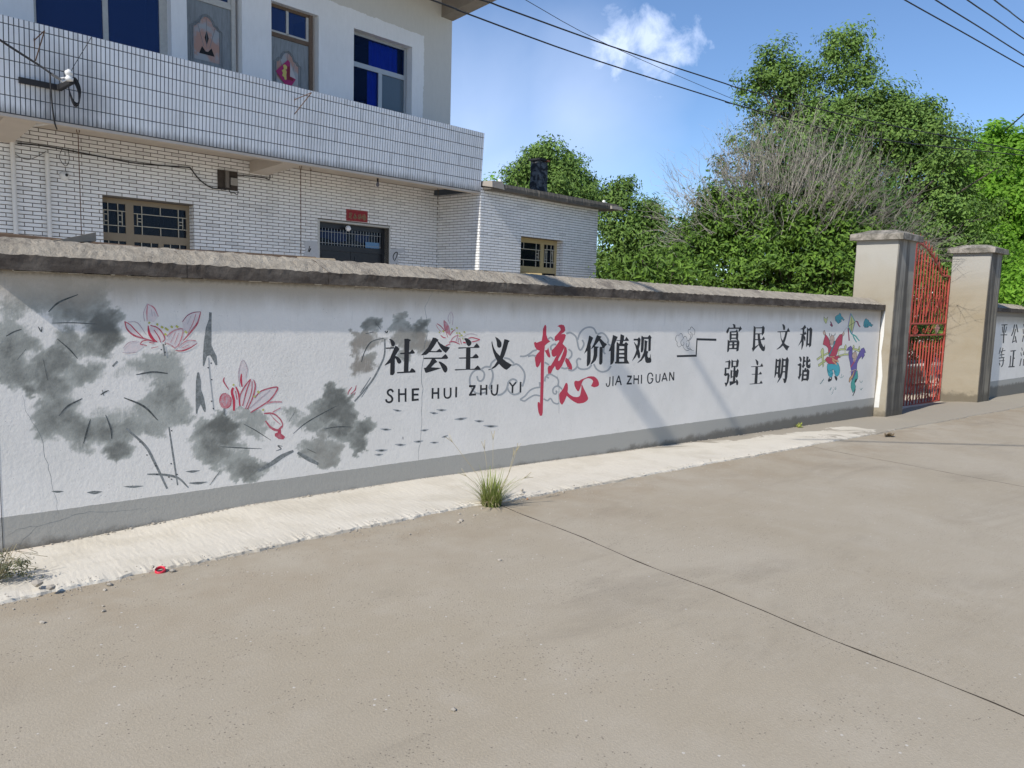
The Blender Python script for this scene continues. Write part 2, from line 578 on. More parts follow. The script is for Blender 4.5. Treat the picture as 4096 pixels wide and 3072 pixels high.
def wall_paint():
    n = N("painted_plaster")
    x, y, z = n.xyz()
    fine = n.noise(60, 5, 0.65); mid = n.noise(3.2, 6, 0.6); edge = n.noise(9, 7, 0.72); brush = n.noise(22, 6, 0.72, stretch=(2.4, 1, 0.6))
    white = n.mix(n.ramp(mid, 0.3, 0.75), (0.85, 0.80, 0.73), (0.79, 0.745, 0.675))
    # ink wash
    d = n.attr("ink"); oc = n.attr("ochre")
    e = n.math('ADD', d, n.math('ADD', n.math('MULTIPLY', n.math('SUBTRACT', edge, 0.5), 0.75), n.math('MULTIPLY', n.math('SUBTRACT', brush, 0.5), 0.7)))
    cover = n.ramp(e, 0.06, 0.52)
    dark = n.ramp(n.math('ADD', d, n.math('MULTIPLY', n.math('SUBTRACT', n.noise(5, 6, 0.65), 0.5), 1.5)), 0.35, 1.25)
    inkc = n.mix(dark, (0.38, 0.385, 0.34), (0.065, 0.072, 0.060))
    inkc = n.mix(oc, inkc, (0.27, 0.235, 0.19))
    c = n.mix(n.math('MULTIPLY', cover, 0.88), white, inkc)
    # skirting
    bz = n.math('SUBTRACT', z, n.math('SUBTRACT', 0.1795, n.math('MULTIPLY', x, 0.0103)))
    bz2 = n.math('ADD', bz, n.math('MULTIPLY', n.math('SUBTRACT', n.noise(7, 4, 0.6), 0.5), 0.018))
    band = n.math('LESS_THAN', bz2, 0.0)
    c = n.mix(band, c, (0.41, 0.39, 0.345))
    # rain wash below the coping
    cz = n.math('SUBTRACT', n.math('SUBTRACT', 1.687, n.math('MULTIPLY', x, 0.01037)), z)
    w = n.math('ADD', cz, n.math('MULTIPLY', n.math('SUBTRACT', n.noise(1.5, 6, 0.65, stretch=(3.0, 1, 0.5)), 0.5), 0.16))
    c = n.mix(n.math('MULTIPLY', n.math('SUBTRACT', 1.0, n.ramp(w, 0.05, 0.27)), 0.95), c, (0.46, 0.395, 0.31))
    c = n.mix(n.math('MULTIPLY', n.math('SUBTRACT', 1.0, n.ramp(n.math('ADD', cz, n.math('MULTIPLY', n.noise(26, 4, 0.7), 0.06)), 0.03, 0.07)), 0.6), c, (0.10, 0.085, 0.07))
    grime = n.math('MULTIPLY', n.ramp(n.noise(11, 6, 0.7, stretch=(2.5, 1, 0.35)), 0.55, 0.8), n.math('SUBTRACT', 1.0, n.ramp(cz, 0.1, 0.55)))
    c = n.mix(n.math('MULTIPLY', grime, 0.35), c, (0.24, 0.22, 0.20))
    # damp and mould at the foot
    foot = n.math('ADD', n.math('ADD', bz, 0.215), n.math('MULTIPLY', n.math('SUBTRACT', n.noise(5.5, 7, 0.75), 0.5), 0.20))
    foot = n.math('SUBTRACT', foot, n.math('MULTIPLY', n.ramp(x, 6.0, 13.0), 0.07))
    c = n.mix(n.math('MULTIPLY', n.math('SUBTRACT', 1.0, n.ramp(foot, -0.02, 0.06)), 0.8), c, (0.13, 0.115, 0.09))
    sp = n.math('LESS_THAN', n.voronoi(34).outputs['Distance'], 0.09)
    sp = n.math('MULTIPLY', sp, n.math('GREATER_THAN', n.noise(3.1, 3, 0.5), 0.57))
    c = n.mix(n.math('MULTIPLY', sp, 0.6), c, (0.30, 0.29, 0.27))
    c = n.scale(c, n.math('ADD', 0.95, n.math('MULTIPLY', fine, 0.10)))
    n.bump(n.math('ADD', n.math('MULTIPLY', fine, 0.5), n.math('MULTIPLY', n.noise(26, 4, 0.6), 0.9)), 0.42, 0.006)
    return n.done(c, 0.72, 0, 0.3)


M_WALL = wall_paint()
M_COPE = None


def m_coping():
    n = N("rough_mortar")
    a = n.noise(7, 7, 0.7, 0.4); b = n.noise(60, 5, 0.75)
    c = n.mix(n.ramp(a, 0.35, 0.7), (0.31, 0.27, 0.215), (0.43, 0.38, 0.305))
    c = n.mix(n.math('MULTIPLY', n.ramp(n.noise(2.2, 6, 0.7), 0.52, 0.68), 0.75), c, (0.17, 0.145, 0.12))
    c = n.mix(n.math('MULTIPLY', n.math('LESS_THAN', b, 0.40), 0.45), c, (0.15, 0.125, 0.10))
    n.bump(n.math('ADD', a, b), 0.9, 0.02)
    return n.done(c, 0.95, 0, 0.15)


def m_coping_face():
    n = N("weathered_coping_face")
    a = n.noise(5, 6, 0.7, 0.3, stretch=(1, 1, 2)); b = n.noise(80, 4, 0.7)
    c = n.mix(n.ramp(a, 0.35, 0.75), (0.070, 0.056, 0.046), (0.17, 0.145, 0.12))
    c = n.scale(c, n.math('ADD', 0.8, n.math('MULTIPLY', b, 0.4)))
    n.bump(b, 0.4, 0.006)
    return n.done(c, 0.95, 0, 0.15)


M_COPE, M_COPEF = m_coping(), m_coping_face()
M_LIME = simple("lime_edge", (0.62, 0.60, 0.55), 0.9, 0.2, 12)


def wall_run(root, x0, x1, yf, zb, zc, ink_on):
    """front face as a fine grid carrying the ink attribute, plus back, ends and top"""
    dx = 0.016 if ink_on else 0.10
    nx = int((x1 - x0) / dx) + 1; nz = int(2.1 / dx) + 1
    xs = np.linspace(x0, x1, nx); ts = np.linspace(0, 1, nz)
    X, T = np.meshgrid(xs, ts, indexing='ij')
    Z = (zb(X) - 0.12) + (zc(X) + 0.02 - zb(X) + 0.12) * T
    Y = np.full_like(X, yf)
    v = np.stack([X, Y, Z], -1).reshape(-1, 3)
    a = (np.arange(nx - 1)[:, None] * nz + np.arange(nz - 1)[None, :]).ravel()
    f = np.stack([a, a + nz, a + nz + 1, a + 1], 1)
    nb = len(v)
    th = 0.24
    ex = []
    for xx in (x0, x1):
        for yy in (yf, yf + th):
            ex += [(xx, yy, float(zb(xx)) - 0.12), (xx, yy, float(zc(xx)) + 0.02)]
    # order per x: f-lo f-hi b-lo b-hi
    v2 = np.vstack([v, np.array(ex)])
    q = [[nb, nb + 1, nb + 3, nb + 2], [nb + 4, nb + 6, nb + 7, nb + 5], [nb + 2, nb + 3, nb + 7, nb + 6], [nb + 1, nb + 5, nb + 7, nb + 3]]
    f2 = np.vstack([f, np.array(q)])
    me = np_mesh("wall_panel", v2, f2, [M_WALL])
    if ink_on:
        # carry picture positions of the grid to test against the wash ellipses
        d = v2 - EYE
        cz = d @ _f; U = U0 + F_PX * (d @ _r) / cz; V = V0 - F_PX * (d @ _u) / cz
        den = np.zeros(len(v2)); och = np.zeros(len(v2))
        U = U + 11 * np.sin(V / 17.0 + 1.3 * np.sin(U / 31.0)) + 7 * np.sin(V / 7.3 + U / 11.0) + 4 * np.sin(V / 3.9 - U / 5.1)
        V = V + 10 * np.sin(U / 19.0 + 1.7 * np.sin(V / 27.0)) + 6 * np.sin(U / 8.1 - V / 13.0) + 4 * np.sin(U / 4.3 + V / 6.1)
        keep = U < 2000
        for (cu, cv, ru, rv, dd, oo) in INK:
            r2 = ((U[keep] - cu) / ru) ** 2 + ((V[keep] - cv) / rv) ** 2
            k = np.clip(1.30 - r2 * 0.62, 0, 1)
            cur = den[keep]; new = 1 - (1 - cur) * (1 - 0.0) if False else np.maximum(cur, dd * k) + 0.12 * np.minimum(cur, dd * k)
            den[keep] = new
            och[keep] = np.maximum(och[keep], oo * k)
        at = me.attributes.new("ink", 'FLOAT', 'POINT'); at.data.foreach_set("value", np.clip(den, 0, 1.1).astype(np.float32))
        at = me.attributes.new("ochre", 'FLOAT', 'POINT'); at.data.foreach_set("value", och.astype(np.float32))
    return link("wall_panel", me, root)


def coping_piece(root, x0, x1, zc, yf=5.437, ridge=0.115):
    """one cast length of coping: square front edge, rough hog-backed top"""
    nx = max(3, int((x1 - x0) / 0.03))
    xs = np.linspace(x0 + 0.002, x1 - 0.002, nx)
    prof = [(0.0, 0.0), (0.0, 0.045), (0.0, 0.092), (0.03, 0.103), (0.09, 0.130), (0.15, 0.158), (0.21, 0.178), (0.27, 0.196), (0.33, 0.205), (0.40, 0.175), (0.44, 0.12), (0.44, 0.0)]
    P = len(prof)
    V_ = []
    for i, x in enumerate(xs):
        zz = float(zc(x))
        for j, (dy, dz) in enumerate(prof):
            rough = 0.006 if 3 <= j <= 9 else 0.0018
            if j == 2: rough = 0.006
            V_.append((x, yf + dy + (random.random() - 0.5) * rough, zz + dz * (1.0 if j < 3 else 1 + 0.015 * wob(x * 2 + j)) + (random.random() - 0.5) * rough * 1.6))
    f, mi = [], []
    for i in range(nx - 1):
        for j in range(P):
            k = (j + 1) % P
            f.append((i * P + j, (i + 1) * P + j, (i + 1) * P + k, i * P + k))
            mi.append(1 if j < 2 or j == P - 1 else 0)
    me = bpy.data.meshes.new("coping_slab")
    f += [tuple(range(P - 1, -1, -1)), tuple((nx - 1) * P + j for j in range(P))]; mi += [1, 1]
    me.from_pydata(V_, [], f)
    me.materials.append(M_COPE); me.materials.append(M_COPEF)
    me.polygons.foreach_set("material_index", mi)
    me.update()
    return link("coping_slab", me, root)


sw = tag(empty("street_wall", (0, 0, 0)), "long white roadside wall painted with ink lotus pond and black and red slogan", "wall")
wall_run(sw, 0.90, 13.725, WALL_Y, z_base, z_cop, True)
cuts = [0.84, 2.02, 3.1, 4.34, 4.98, 5.62, 6.9, 8.3, 9.2, 10.55, 11.5, 12.6, 13.74]
for a_, b_ in zip(cuts[:-1], cuts[1:]):
    coping_piece(sw, a_, b_, z_cop)
b = MB()
for k in range(90):                        # limewash crust left under the coping
    x = 1.0 + 12.6 * random.random() ** 1.2; l = 0.04 + 0.25 * random.random()
    z = float(z_cop(x)); h = 0.003 + 0.004 * random.random()
    b.box((x, 5.494, z - h), (x + l, 5.5005, z + 0.002))
tag(b.build("lime_crust", M_LIME, sw), kind='stuff')


# ------------------------------------------------------------------ the mural
def pm(name, col, rough=0.6, wear=0.0):
    n = N(name)
    v = n.math('ADD', 0.9, n.math('MULTIPLY', n.noise(40, 4, 0.6), 0.2))
    c = n.scale(tuple(col), v)
    if wear:
        c = n.mix(n.math('MULTIPLY', n.ramp(n.noise(30, 6, 0.75), 0.42, 0.62), wear), c, (0.60, 0.60, 0.59))
    n.bump(n.noise(60, 4, 0.6), 0.3, 0.004)
    return n.done(c, rough, 0, 0.3)


PC = dict(k=pm("black_paint", (0.028, 0.028, 0.030)), r=pm("red_paint", (0.56, 0.055, 0.09)), p=pm("pink_paint", (0.60, 0.20, 0.22), 0.7, 0.5),
          q=pm("faded_pink_paint", (0.52, 0.37, 0.39), 0.7, 0.6), d=pm("crimson_paint", (0.50, 0.07, 0.10), 0.6, 0.25),
          g=pm("grey_paint", (0.40, 0.405, 0.40), 0.7, 0.1), i=pm("ink_grey_paint", (0.17, 0.18, 0.17), 0.7, 0.3), j=pm("dark_ink_paint", (0.055, 0.062, 0.058), 0.7, 0.15),
          y=pm("yellow_paint", (0.50, 0.48, 0.08), 0.6, 0.2), Y=pm("fence_yellow_paint", (0.60, 0.62, 0.25)), t=pm("teal_paint", (0.06, 0.32, 0.36)),
          T=pm("turquoise_paint", (0.07, 0.42, 0.48)), G=pm("green_paint", (0.08, 0.38, 0.32)), v=pm("violet_paint", (0.16, 0.12, 0.36)),
          s=pm("skin_paint", (0.58, 0.42, 0.33)), o=pm("orange_paint", (0.65, 0.38, 0.18)), R=pm("robe_red_paint", (0.50, 0.06, 0.10)),
          w=pm("white_paint", (0.80, 0.76, 0.70)), e=pm("palest_pink_paint", (0.76, 0.65, 0.62), 0.7, 0.6), m=pm("maroon_paint", (0.30, 0.05, 0.10)))
PK = list(PC)
_lift = [0]


def stroke_poly(pts, w, taper=0.0):
    """brush stroke outline in picture px; w full width; taper 0..1 narrows both ends"""
    P = [np.array(p, float) for p in pts]
    # smooth by Catmull-Rom when there are 3+ points
    if len(P) > 2:
        Q = []
        ext = [2 * P[0] - P[1]] + P + [2 * P[-1] - P[-2]]
        for i in range(1, len(ext) - 2):
            for t in (0, 0.25, 0.5, 0.75):
                a, b_, c, d = ext[i - 1], ext[i], ext[i + 1], ext[i + 2]
                Q.append(0.5 * ((2 * b_) + (-a + c) * t + (2 * a - 5 * b_ + 4 * c - d) * t * t + (-a + 3 * b_ - 3 * c + d) * t ** 3))
        Q.append(P[-1]); P = Q
    L, Rr = [], []
    n = len(P)
    for i in range(n):
        t = P[min(i + 1, n - 1)] - P[max(i - 1, 0)]
        t /= (np.linalg.norm(t) + 1e-9)
        nn = np.array([-t[1], t[0]])
        k = i / (n - 1)
        ww = w * (1 - taper * (abs(2 * k - 1) ** 1.5)) / 2
        L.append(P[i] + nn * ww); Rr.append(P[i] - nn * ww)
    return L, Rr


def paint(name, o, s, items, y=WALL_Y, parent=None, label=None, lift0=0.0004):
    """items: ('P',col,pts[,holes]) filled shape, ('S',col,w,pts[,taper]) stroke, ('O',...) filled with dark outline"""
    mb = MB()
    used = []

    def w3(p, lift):
        return on_y(o[0] + p[0] / s, o[1] + p[1] / s, y - lift)

    def mat(c):
        if c not in used: used.append(c)
        mb.cur = used.index(c)

    lift = lift0
    for it in items:
        lift += 0.00005
        if it[0] in 'PO':
            mat(it[1])
            holes = it[3] if len(it) > 3 else []
            mb.poly([w3(p, lift) for p in it[2]], [[w3(p, lift) for p in h] for h in holes])
            if it[0] == 'O':
                lift += 0.00005
                mat('k')
                pts = it[2] + [it[2][0]]
                for a, b_ in zip(pts[:-1], pts[1:]):
                    a = np.array(a, float); b_ = np.array(b_, float); t = b_ - a; ln = np.linalg.norm(t)
                    if ln < 1: continue
                    nn = np.array([-t[1], t[0]]) / ln * 4.5
                    lift += 0.000002
                    mb.quad(w3(a + nn, lift), w3(b_ + nn, lift), w3(b_ - nn, lift), w3(a - nn, lift))
        else:
            mat(it[1])
            L, Rr = stroke_poly(it[3], it[2], it[4] if len(it) > 4 else 0.0)
            vs = [w3(p, lift) for p in L] + [w3(p, lift) for p in Rr]
            n = len(L)
            mb.add(vs, [(i, i + 1, n + i + 1, n + i) for i in range(n - 1)])
    o_ = mb.build(name, [PC[c] for c in used], parent or sw)
    if label: o_["label"] = label
    return o_


A = (1530, 1340); SA = 7.9
paint("painted_character", A, SA, [
    ('P', 'k', [(220, 120), (300, 140), (360, 190), (395, 250), (385, 330), (350, 360), (310, 355), (275, 310), (262, 240), (245, 180), (215, 150)]),
    ('P', 'k', [(95, 400), (370, 385), (370, 425), (130, 438), (105, 430)]),
    ('P', 'k', [(410, 335), (470, 365), (538, 440), (490, 520), (405, 655), (480, 685), (560, 750), (600, 830), (580, 880), (550, 908), (500, 900), (460, 860), (440, 790), (405, 730), (392, 760), (385, 1200), (350, 1250), (310, 1272), (245, 1260), (240, 1240), (248, 880), (150, 930), (70, 965), (65, 955), (150, 850), (235, 740), (270, 650), (340, 480)]),
    ('P', 'k', [(690, 120), (800, 115), (890, 150), (893, 175), (850, 205), (835, 560), (818, 1145), (860, 1145), (925, 1045), (1000, 1090), (1043, 1140), (1035, 1185), (470, 1212), (447, 1185), (480, 1170), (672, 1160), (690, 600), (560, 605), (550, 575), (600, 562), (690, 555)]),
    ('P', 'k', [(835, 545), (870, 530), (940, 452), (985, 500), (1028, 570), (970, 590), (835, 598)])])
paint("painted_character", A, SA, [
    ('P', 'k', [(1590, 80), (1680, 90), (1775, 155), (1750, 185), (1830, 265), (1960, 345), (2130, 395), (2060, 500), (1998, 570), (1900, 490), (1830, 400), (1770, 300), (1725, 200), (1640, 340), (1520, 505), (1700, 510), (1805, 428), (1893, 515), (1850, 545), (1480, 545), (1380, 625), (1230, 640), (1220, 630), (1330, 520), (1440, 390), (1560, 160)]),
    ('P', 'k', [(1310, 725), (1340, 715), (1870, 710), (1985, 600), (2040, 650), (2077, 725), (2030, 757), (1660, 757), (1735, 850), (1650, 900), (1535, 1020), (1865, 1040), (1720, 1095), (1380, 1200), (1350, 1180), (1305, 1040), (1370, 1030), (1480, 900), (1560, 757), (1310, 760), (1297, 740)]),
    ('P', 'k', [(1790, 832), (1850, 850), (1960, 920), (2030, 990), (2055, 1060), (2045, 1130), (2010, 1180), (1970, 1187), (1930, 1150), (1870, 1030), (1820, 930), (1772, 860)])])
A = (1800, 1340)
paint("painted_character", A, SA, [
    ('P', 'k', [(440, 122), (480, 98), (550, 105), (620, 150), (670, 210), (680, 260), (660, 310), (610, 352), (570, 350), (530, 300), (500, 220), (475, 160)]),
    ('P', 'k', [(250, 410), (280, 390), (740, 383), (845, 257), (900, 320), (940, 385), (910, 405), (648, 412), (645, 700), (700, 700), (815, 592), (870, 630), (907, 690), (890, 725), (850, 735), (645, 738), (640, 1070), (765, 1065), (870, 962), (920, 1000), (972, 1070), (965, 1095), (930, 1103), (560, 1098), (170, 1120), (148, 1100), (160, 1082), (498, 1075), (505, 745), (290, 745), (275, 722), (290, 712), (505, 705), (510, 415), (270, 432)])])
paint("painted_character", A, SA, [
    ('P', 'k', [(1425, 60), (1500, 90), (1580, 160), (1625, 235), (1632, 310), (1615, 380), (1560, 405), (1510, 390), (1485, 340), (1478, 230), (1455, 140)]),
    ('P', 'k', [(1330, 180), (1345, 270), (1390, 410), (1470, 550), (1578, 660), (1640, 450), (1690, 260), (1718, 130), (1800, 145), (1888, 185), (1845, 235), (1790, 440), (1735, 610), (1672, 750), (1780, 840), (1962, 945), (1880, 1030), (1790, 1100), (1730, 1080), (1640, 1010), (1550, 912), (1440, 1020), (1330, 1080), (1220, 1112), (1200, 1098), (1300, 1055), (1400, 970), (1490, 825), (1430, 710), (1365, 540), (1330, 380), (1310, 240)])])
# grey swirling clouds behind the lettering
paint("painted_cloud", (1840, 1300), 3.456, [('S', 'g', 24, p) for p in (
    [(235, 705), (250, 760), (290, 775), (328, 735), (335, 670), (300, 625), (240, 615), (180, 650), (140, 720), (135, 800), (160, 870), (205, 930), (270, 948), (350, 930)],
    [(295, 610), (350, 578), (412, 580)], [(412, 590), (440, 520), (500, 470)], [(610, 455), (680, 470), (745, 530)],
    [(720, 560), (780, 540), (840, 580), (890, 660), (890, 760), (860, 850)], [(430, 600), (455, 680), (440, 780), (405, 860), (430, 900)],
    [(515, 968), (570, 960), (630, 910), (655, 850), (670, 790), (720, 750), (770, 760), (785, 790)], [(650, 860), (680, 920), (740, 960), (800, 950), (830, 930)])],
    label="outlined grey swirling cloud behind the black letters")
paint("painted_cloud", (1840, 1300), 3.456, [('S', 'g', 23, p) for p in (
    [(830, 432), (900, 430), (960, 400), (1010, 360), (1060, 345)], [(940, 435), (1000, 420), (1050, 430)], [(1170, 515), (1230, 550)],
    [(1215, 195), (1255, 172), (1295, 215)], [(1262, 350), (1255, 300), (1290, 270), (1330, 268)], [(1500, 335), (1540, 370), (1540, 430), (1500, 475)], [(1400, 590), (1450, 602), (1500, 588)],
    [(1500, 618), (1550, 630), (1600, 600), (1622, 560), (1612, 500), (1640, 462), (1672, 478)], [(1612, 560), (1650, 600), (1710, 612), (1780, 595), (1820, 550)],
    [(1470, 120), (1520, 105), (1570, 130), (1610, 180), (1635, 300), (1660, 345), (1690, 320), (1712, 260), (1690, 205)], [(1625, 205), (1660, 110), (1720, 50), (1790, 30), (1850, 50), (1890, 125)],
    [(1900, 130), (1960, 110), (2010, 140), (2050, 210), (2038, 252)], [(2045, 262), (2085, 285)], [(1990, 320), (1985, 370), (2008, 402)], [(1850, 540), (1880, 600), (1930, 638), (1990, 645), (2050, 620), (2088, 565)])],
    label="grey swirling cloud around the red character")
paint("painted_cloud", (1840, 1300), 3.456, [('S', 'g', 21, p) for p in (
    [(830, 1030), (900, 980), (960, 910), (1030, 872), (1108, 860)], [(830, 1030), (890, 1050), (950, 1012), (1030, 970), (1110, 980)], [(1155, 1020), (1210, 1045), (1250, 1015), (1290, 1070), (1340, 1090), (1372, 1075)],
    [(1107, 850), (1100, 790)], [(1170, 780), (1185, 715), (1228, 735)], [(1190, 700), (1250, 680), (1300, 705), (1345, 735), (1362, 790), (1350, 840)], [(1410, 890), (1370, 850), (1320, 850), (1285, 890), (1290, 940), (1325, 952), (1337, 920), (1320, 912)])],
    label="small grey cloud low beside the tall red stroke")
paint("painted_character", (2120, 1280), 4.1455, [
    ('P', 'r', [(258, 78), (272, 110), (270, 240), (295, 320), (337, 355), (290, 385), (247, 425), (235, 550), (228, 1000), (215, 1400), (212, 1530), (200, 1585), (165, 1590), (140, 1530), (125, 1420), (128, 1365), (152, 1358), (165, 1385), (175, 1000), (180, 690), (150, 760), (125, 788), (100, 770), (85, 680), (80, 610), (120, 560), (165, 510), (110, 490), (78, 440), (65, 380), (85, 360), (110, 378), (195, 345), (210, 240), (215, 150), (240, 90)]),
    ('P', 'r', [(243, 505), (285, 495), (303, 455), (318, 520), (338, 590), (335, 615), (320, 625), (290, 600), (265, 550)]),
    ('P', 'r', [(450, 112), (480, 85), (520, 75), (560, 85), (580, 120), (585, 175), (560, 205), (515, 235), (570, 230), (595, 250), (580, 310), (540, 393), (575, 430), (605, 460), (615, 520), (605, 580), (575, 660), (530, 760), (490, 815), (460, 835), (430, 820), (415, 760), (380, 810), (345, 890), (320, 912), (300, 890), (293, 800), (310, 760), (345, 755), (390, 680), (440, 590), (400, 612), (370, 600), (355, 550), (358, 495), (375, 490), (430, 430), (485, 350), (475, 335), (425, 352), (403, 330), (412, 275), (460, 225), (510, 165), (500, 130), (470, 108)],
     [[(570, 455), (560, 510), (500, 660), (478, 682), (467, 672), (472, 640), (530, 540)]]),
    ('P', 'r', [(595, 625), (640, 650), (690, 740), (700, 790), (695, 835), (665, 840), (630, 815), (610, 750), (580, 680)])], label="big red brush-script character, the taller of the two")
paint("painted_character", (2220, 1480), 10.37, [
    ('P', 'r', [(440, 540), (480, 532), (515, 565), (530, 620), (538, 750), (520, 905), (560, 970), (640, 1040), (760, 1105), (880, 1125), (975, 1115), (1030, 1070), (1060, 960), (1085, 830), (1098, 640), (1104, 600), (1130, 620), (1200, 780), (1290, 950), (1350, 1080), (1378, 1180), (1350, 1250), (1280, 1310), (1180, 1365), (1020, 1390), (930, 1385), (780, 1310), (640, 1210), (540, 1120), (488, 1070), (450, 1160), (390, 1300), (320, 1415), (290, 1442), (250, 1410), (200, 1340), (178, 1200), (170, 1050), (185, 970), (260, 880), (340, 770)]),
    ('P', 'r', [(860, 440), (940, 460), (1000, 450), (1120, 380), (1280, 320), (1380, 270), (1500, 258), (1620, 270), (1700, 320), (1770, 400), (1815, 500), (1828, 600), (1800, 655), (1750, 690), (1620, 718), (1490, 665), (1540, 570), (1578, 480), (1560, 420), (1490, 365), (1380, 338), (1280, 360), (1200, 405), (1140, 480), (1098, 590), (1085, 640), (1040, 760), (1000, 860), (965, 888), (920, 860), (860, 770), (810, 650), (795, 540), (810, 475)])],
    label="red brush-script heart character below the tall red one")
A = (2330, 1330); SA = 7.373
paint("painted_character", A, SA, [
    ('P', 'k', [(210, 90), (315, 155), (230, 375), (243, 385), (240, 850), (210, 930), (150, 1000), (125, 980), (140, 540), (48, 628), (120, 430), (165, 250), (195, 100)]),
    ('P', 'k', [(430, 75), (565, 122), (525, 170), (640, 290), (728, 345), (670, 410), (628, 488), (590, 440), (490, 240), (360, 405), (480, 420), (475, 435), (442, 460), (435, 700), (390, 820), (310, 900), (245, 950), (235, 930), (300, 800), (330, 650), (335, 430), (260, 490), (250, 480), (330, 340), (390, 170)]),
    ('P', 'k', [(505, 440), (520, 425), (590, 418), (597, 440), (590, 880), (560, 940), (520, 950), (490, 930), (500, 600)])])
paint("painted_character", A, SA, [
    ('P', 'k', [(900, 70), (1040, 130), (950, 340), (935, 820), (900, 910), (835, 960), (820, 940), (828, 545), (770, 558), (830, 400), (880, 180)]),
    ('P', 'k', [(1000, 235), (1110, 220), (1120, 60), (1135, 50), (1230, 92), (1222, 215), (1250, 210), (1295, 122), (1372, 225), (1355, 250), (1210, 248), (1180, 335), (1090, 335), (1105, 245), (1005, 250)]),
    ('P', 'k', [(1005, 290), (1025, 280), (1075, 325), (1235, 330), (1280, 275), (1345, 335), (1345, 360), (1325, 385), (1320, 800), (1380, 905), (1375, 917), (960, 918), (955, 868), (990, 862)],
     [[(1090, 400), (1230, 405), (1230, 475), (1088, 485)], [(1085, 530), (1228, 532), (1228, 598), (1083, 605)], [(1083, 650), (1230, 655), (1230, 715), (1080, 715)], [(1082, 772), (1228, 770), (1225, 862), (1080, 862)]])])
paint("painted_character", A, SA, [
    ('P', 'k', [(1508, 185), (1625, 185), (1670, 132), (1715, 200), (1700, 340), (1660, 480), (1695, 600), (1702, 690), (1690, 750), (1662, 772), (1635, 740), (1610, 650), (1560, 740), (1468, 838), (1470, 815), (1540, 670), (1588, 520), (1560, 400), (1515, 290), (1525, 280), (1610, 385), (1630, 300), (1622, 235), (1508, 238)]),
    ('P', 'k', [(1735, 110), (1755, 95), (1800, 133), (1920, 138), (1980, 70), (2038, 145), (2018, 200), (2010, 520), (1990, 550), (1940, 548), (1945, 190), (1815, 190), (1800, 500), (1770, 575), (1740, 590), (1718, 570), (1730, 300)]),
    ('P', 'k', [(1830, 215), (1922, 265), (1905, 300), (1888, 540), (1945, 560), (1920, 620), (1918, 700), (1950, 745), (1990, 730), (2000, 635), (2010, 650), (2012, 740), (2032, 800), (2025, 870), (1990, 895), (1900, 900), (1860, 870), (1842, 800), (1840, 700), (1740, 830), (1625, 900), (1618, 888), (1720, 780), (1800, 600), (1825, 450)])])


def letters(o, s, rows):
    for r in rows:
        paint("painted_letter", o, s, [('S', 'k', w, p) for w, p in r])


letters((1530, 1510), 3.8138, [
    [(30, [(162, 222), (140, 190), (108, 188), (80, 215), (88, 255), (128, 285), (150, 322), (138, 362), (100, 378), (65, 365), (52, 332)])],
    [(28, [(250, 175), (252, 375)]), (28, [(352, 165), (352, 370)]), (28, [(252, 255), (352, 252)])],
    [(34, [(462, 170), (462, 360)]), (32, [(462, 182), (558, 178)]), (30, [(462, 262), (548, 260)]), (30, [(462, 345), (552, 335)])],
    [(28, [(765, 160), (762, 325)]), (28, [(852, 158), (852, 325)]), (28, [(765, 240), (852, 235)])],
    [(26, [(945, 160), (945, 270), (968, 308), (1010, 308), (1038, 270), (1040, 155)])], [(28, [(1125, 143), (1122, 303)])],
    [(30, [(1320, 132), (1420, 130)]), (30, [(1405, 140), (1335, 262)]), (30, [(1320, 265), (1427, 258)])],
    [(26, [(1502, 113), (1500, 272)]), (26, [(1588, 112), (1585, 265)]), (26, [(1502, 178), (1588, 172)])],
    [(26, [(1665, 110), (1665, 225), (1690, 262), (1725, 262), (1748, 225), (1758, 105)])],
    [(24, [(1935, 72), (1985, 135)]), (24, [(2040, 68), (1985, 135)]), (26, [(1985, 130), (1980, 238)])], [(26, [(2108, 67), (2103, 230)])]])
letters((2410, 1470), 7.373, [
    [(32, [(222, 275), (212, 460), (190, 535), (155, 558), (122, 530), (112, 465)])], [(34, [(312, 258), (305, 548)])],
    [(34, [(480, 240), (380, 522)]), (36, [(480, 240), (552, 520)]), (40, [(420, 415), (515, 412)])],
    [(52, [(728, 262), (865, 262)]), (40, [(850, 270), (730, 480)]), (50, [(710, 480), (865, 475)])],
    [(30, [(933, 225), (925, 490)]), (30, [(1062, 225), (1055, 490)]), (50, [(933, 345), (1060, 345)])], [(34, [(1152, 215), (1148, 475)])],
    [(34, [(1480, 265), (1465, 200), (1420, 165), (1360, 190), (1335, 270), (1335, 380), (1360, 450), (1400, 465), (1450, 430), (1480, 370), (1480, 330), (1425, 335)])],
    [(32, [(1582, 195), (1580, 370), (1600, 425), (1640, 432), (1680, 395), (1700, 190)])],
    [(32, [(1832, 155), (1750, 410)]), (32, [(1832, 155), (1905, 400)]), (40, [(1790, 335), (1880, 330)])],
    [(30, [(1985, 135), (1975, 395)]), (38, [(1985, 140), (2095, 380)]), (30, [(2103, 130), (2098, 380)])]])
A = (2880, 1290); SA = 6.145
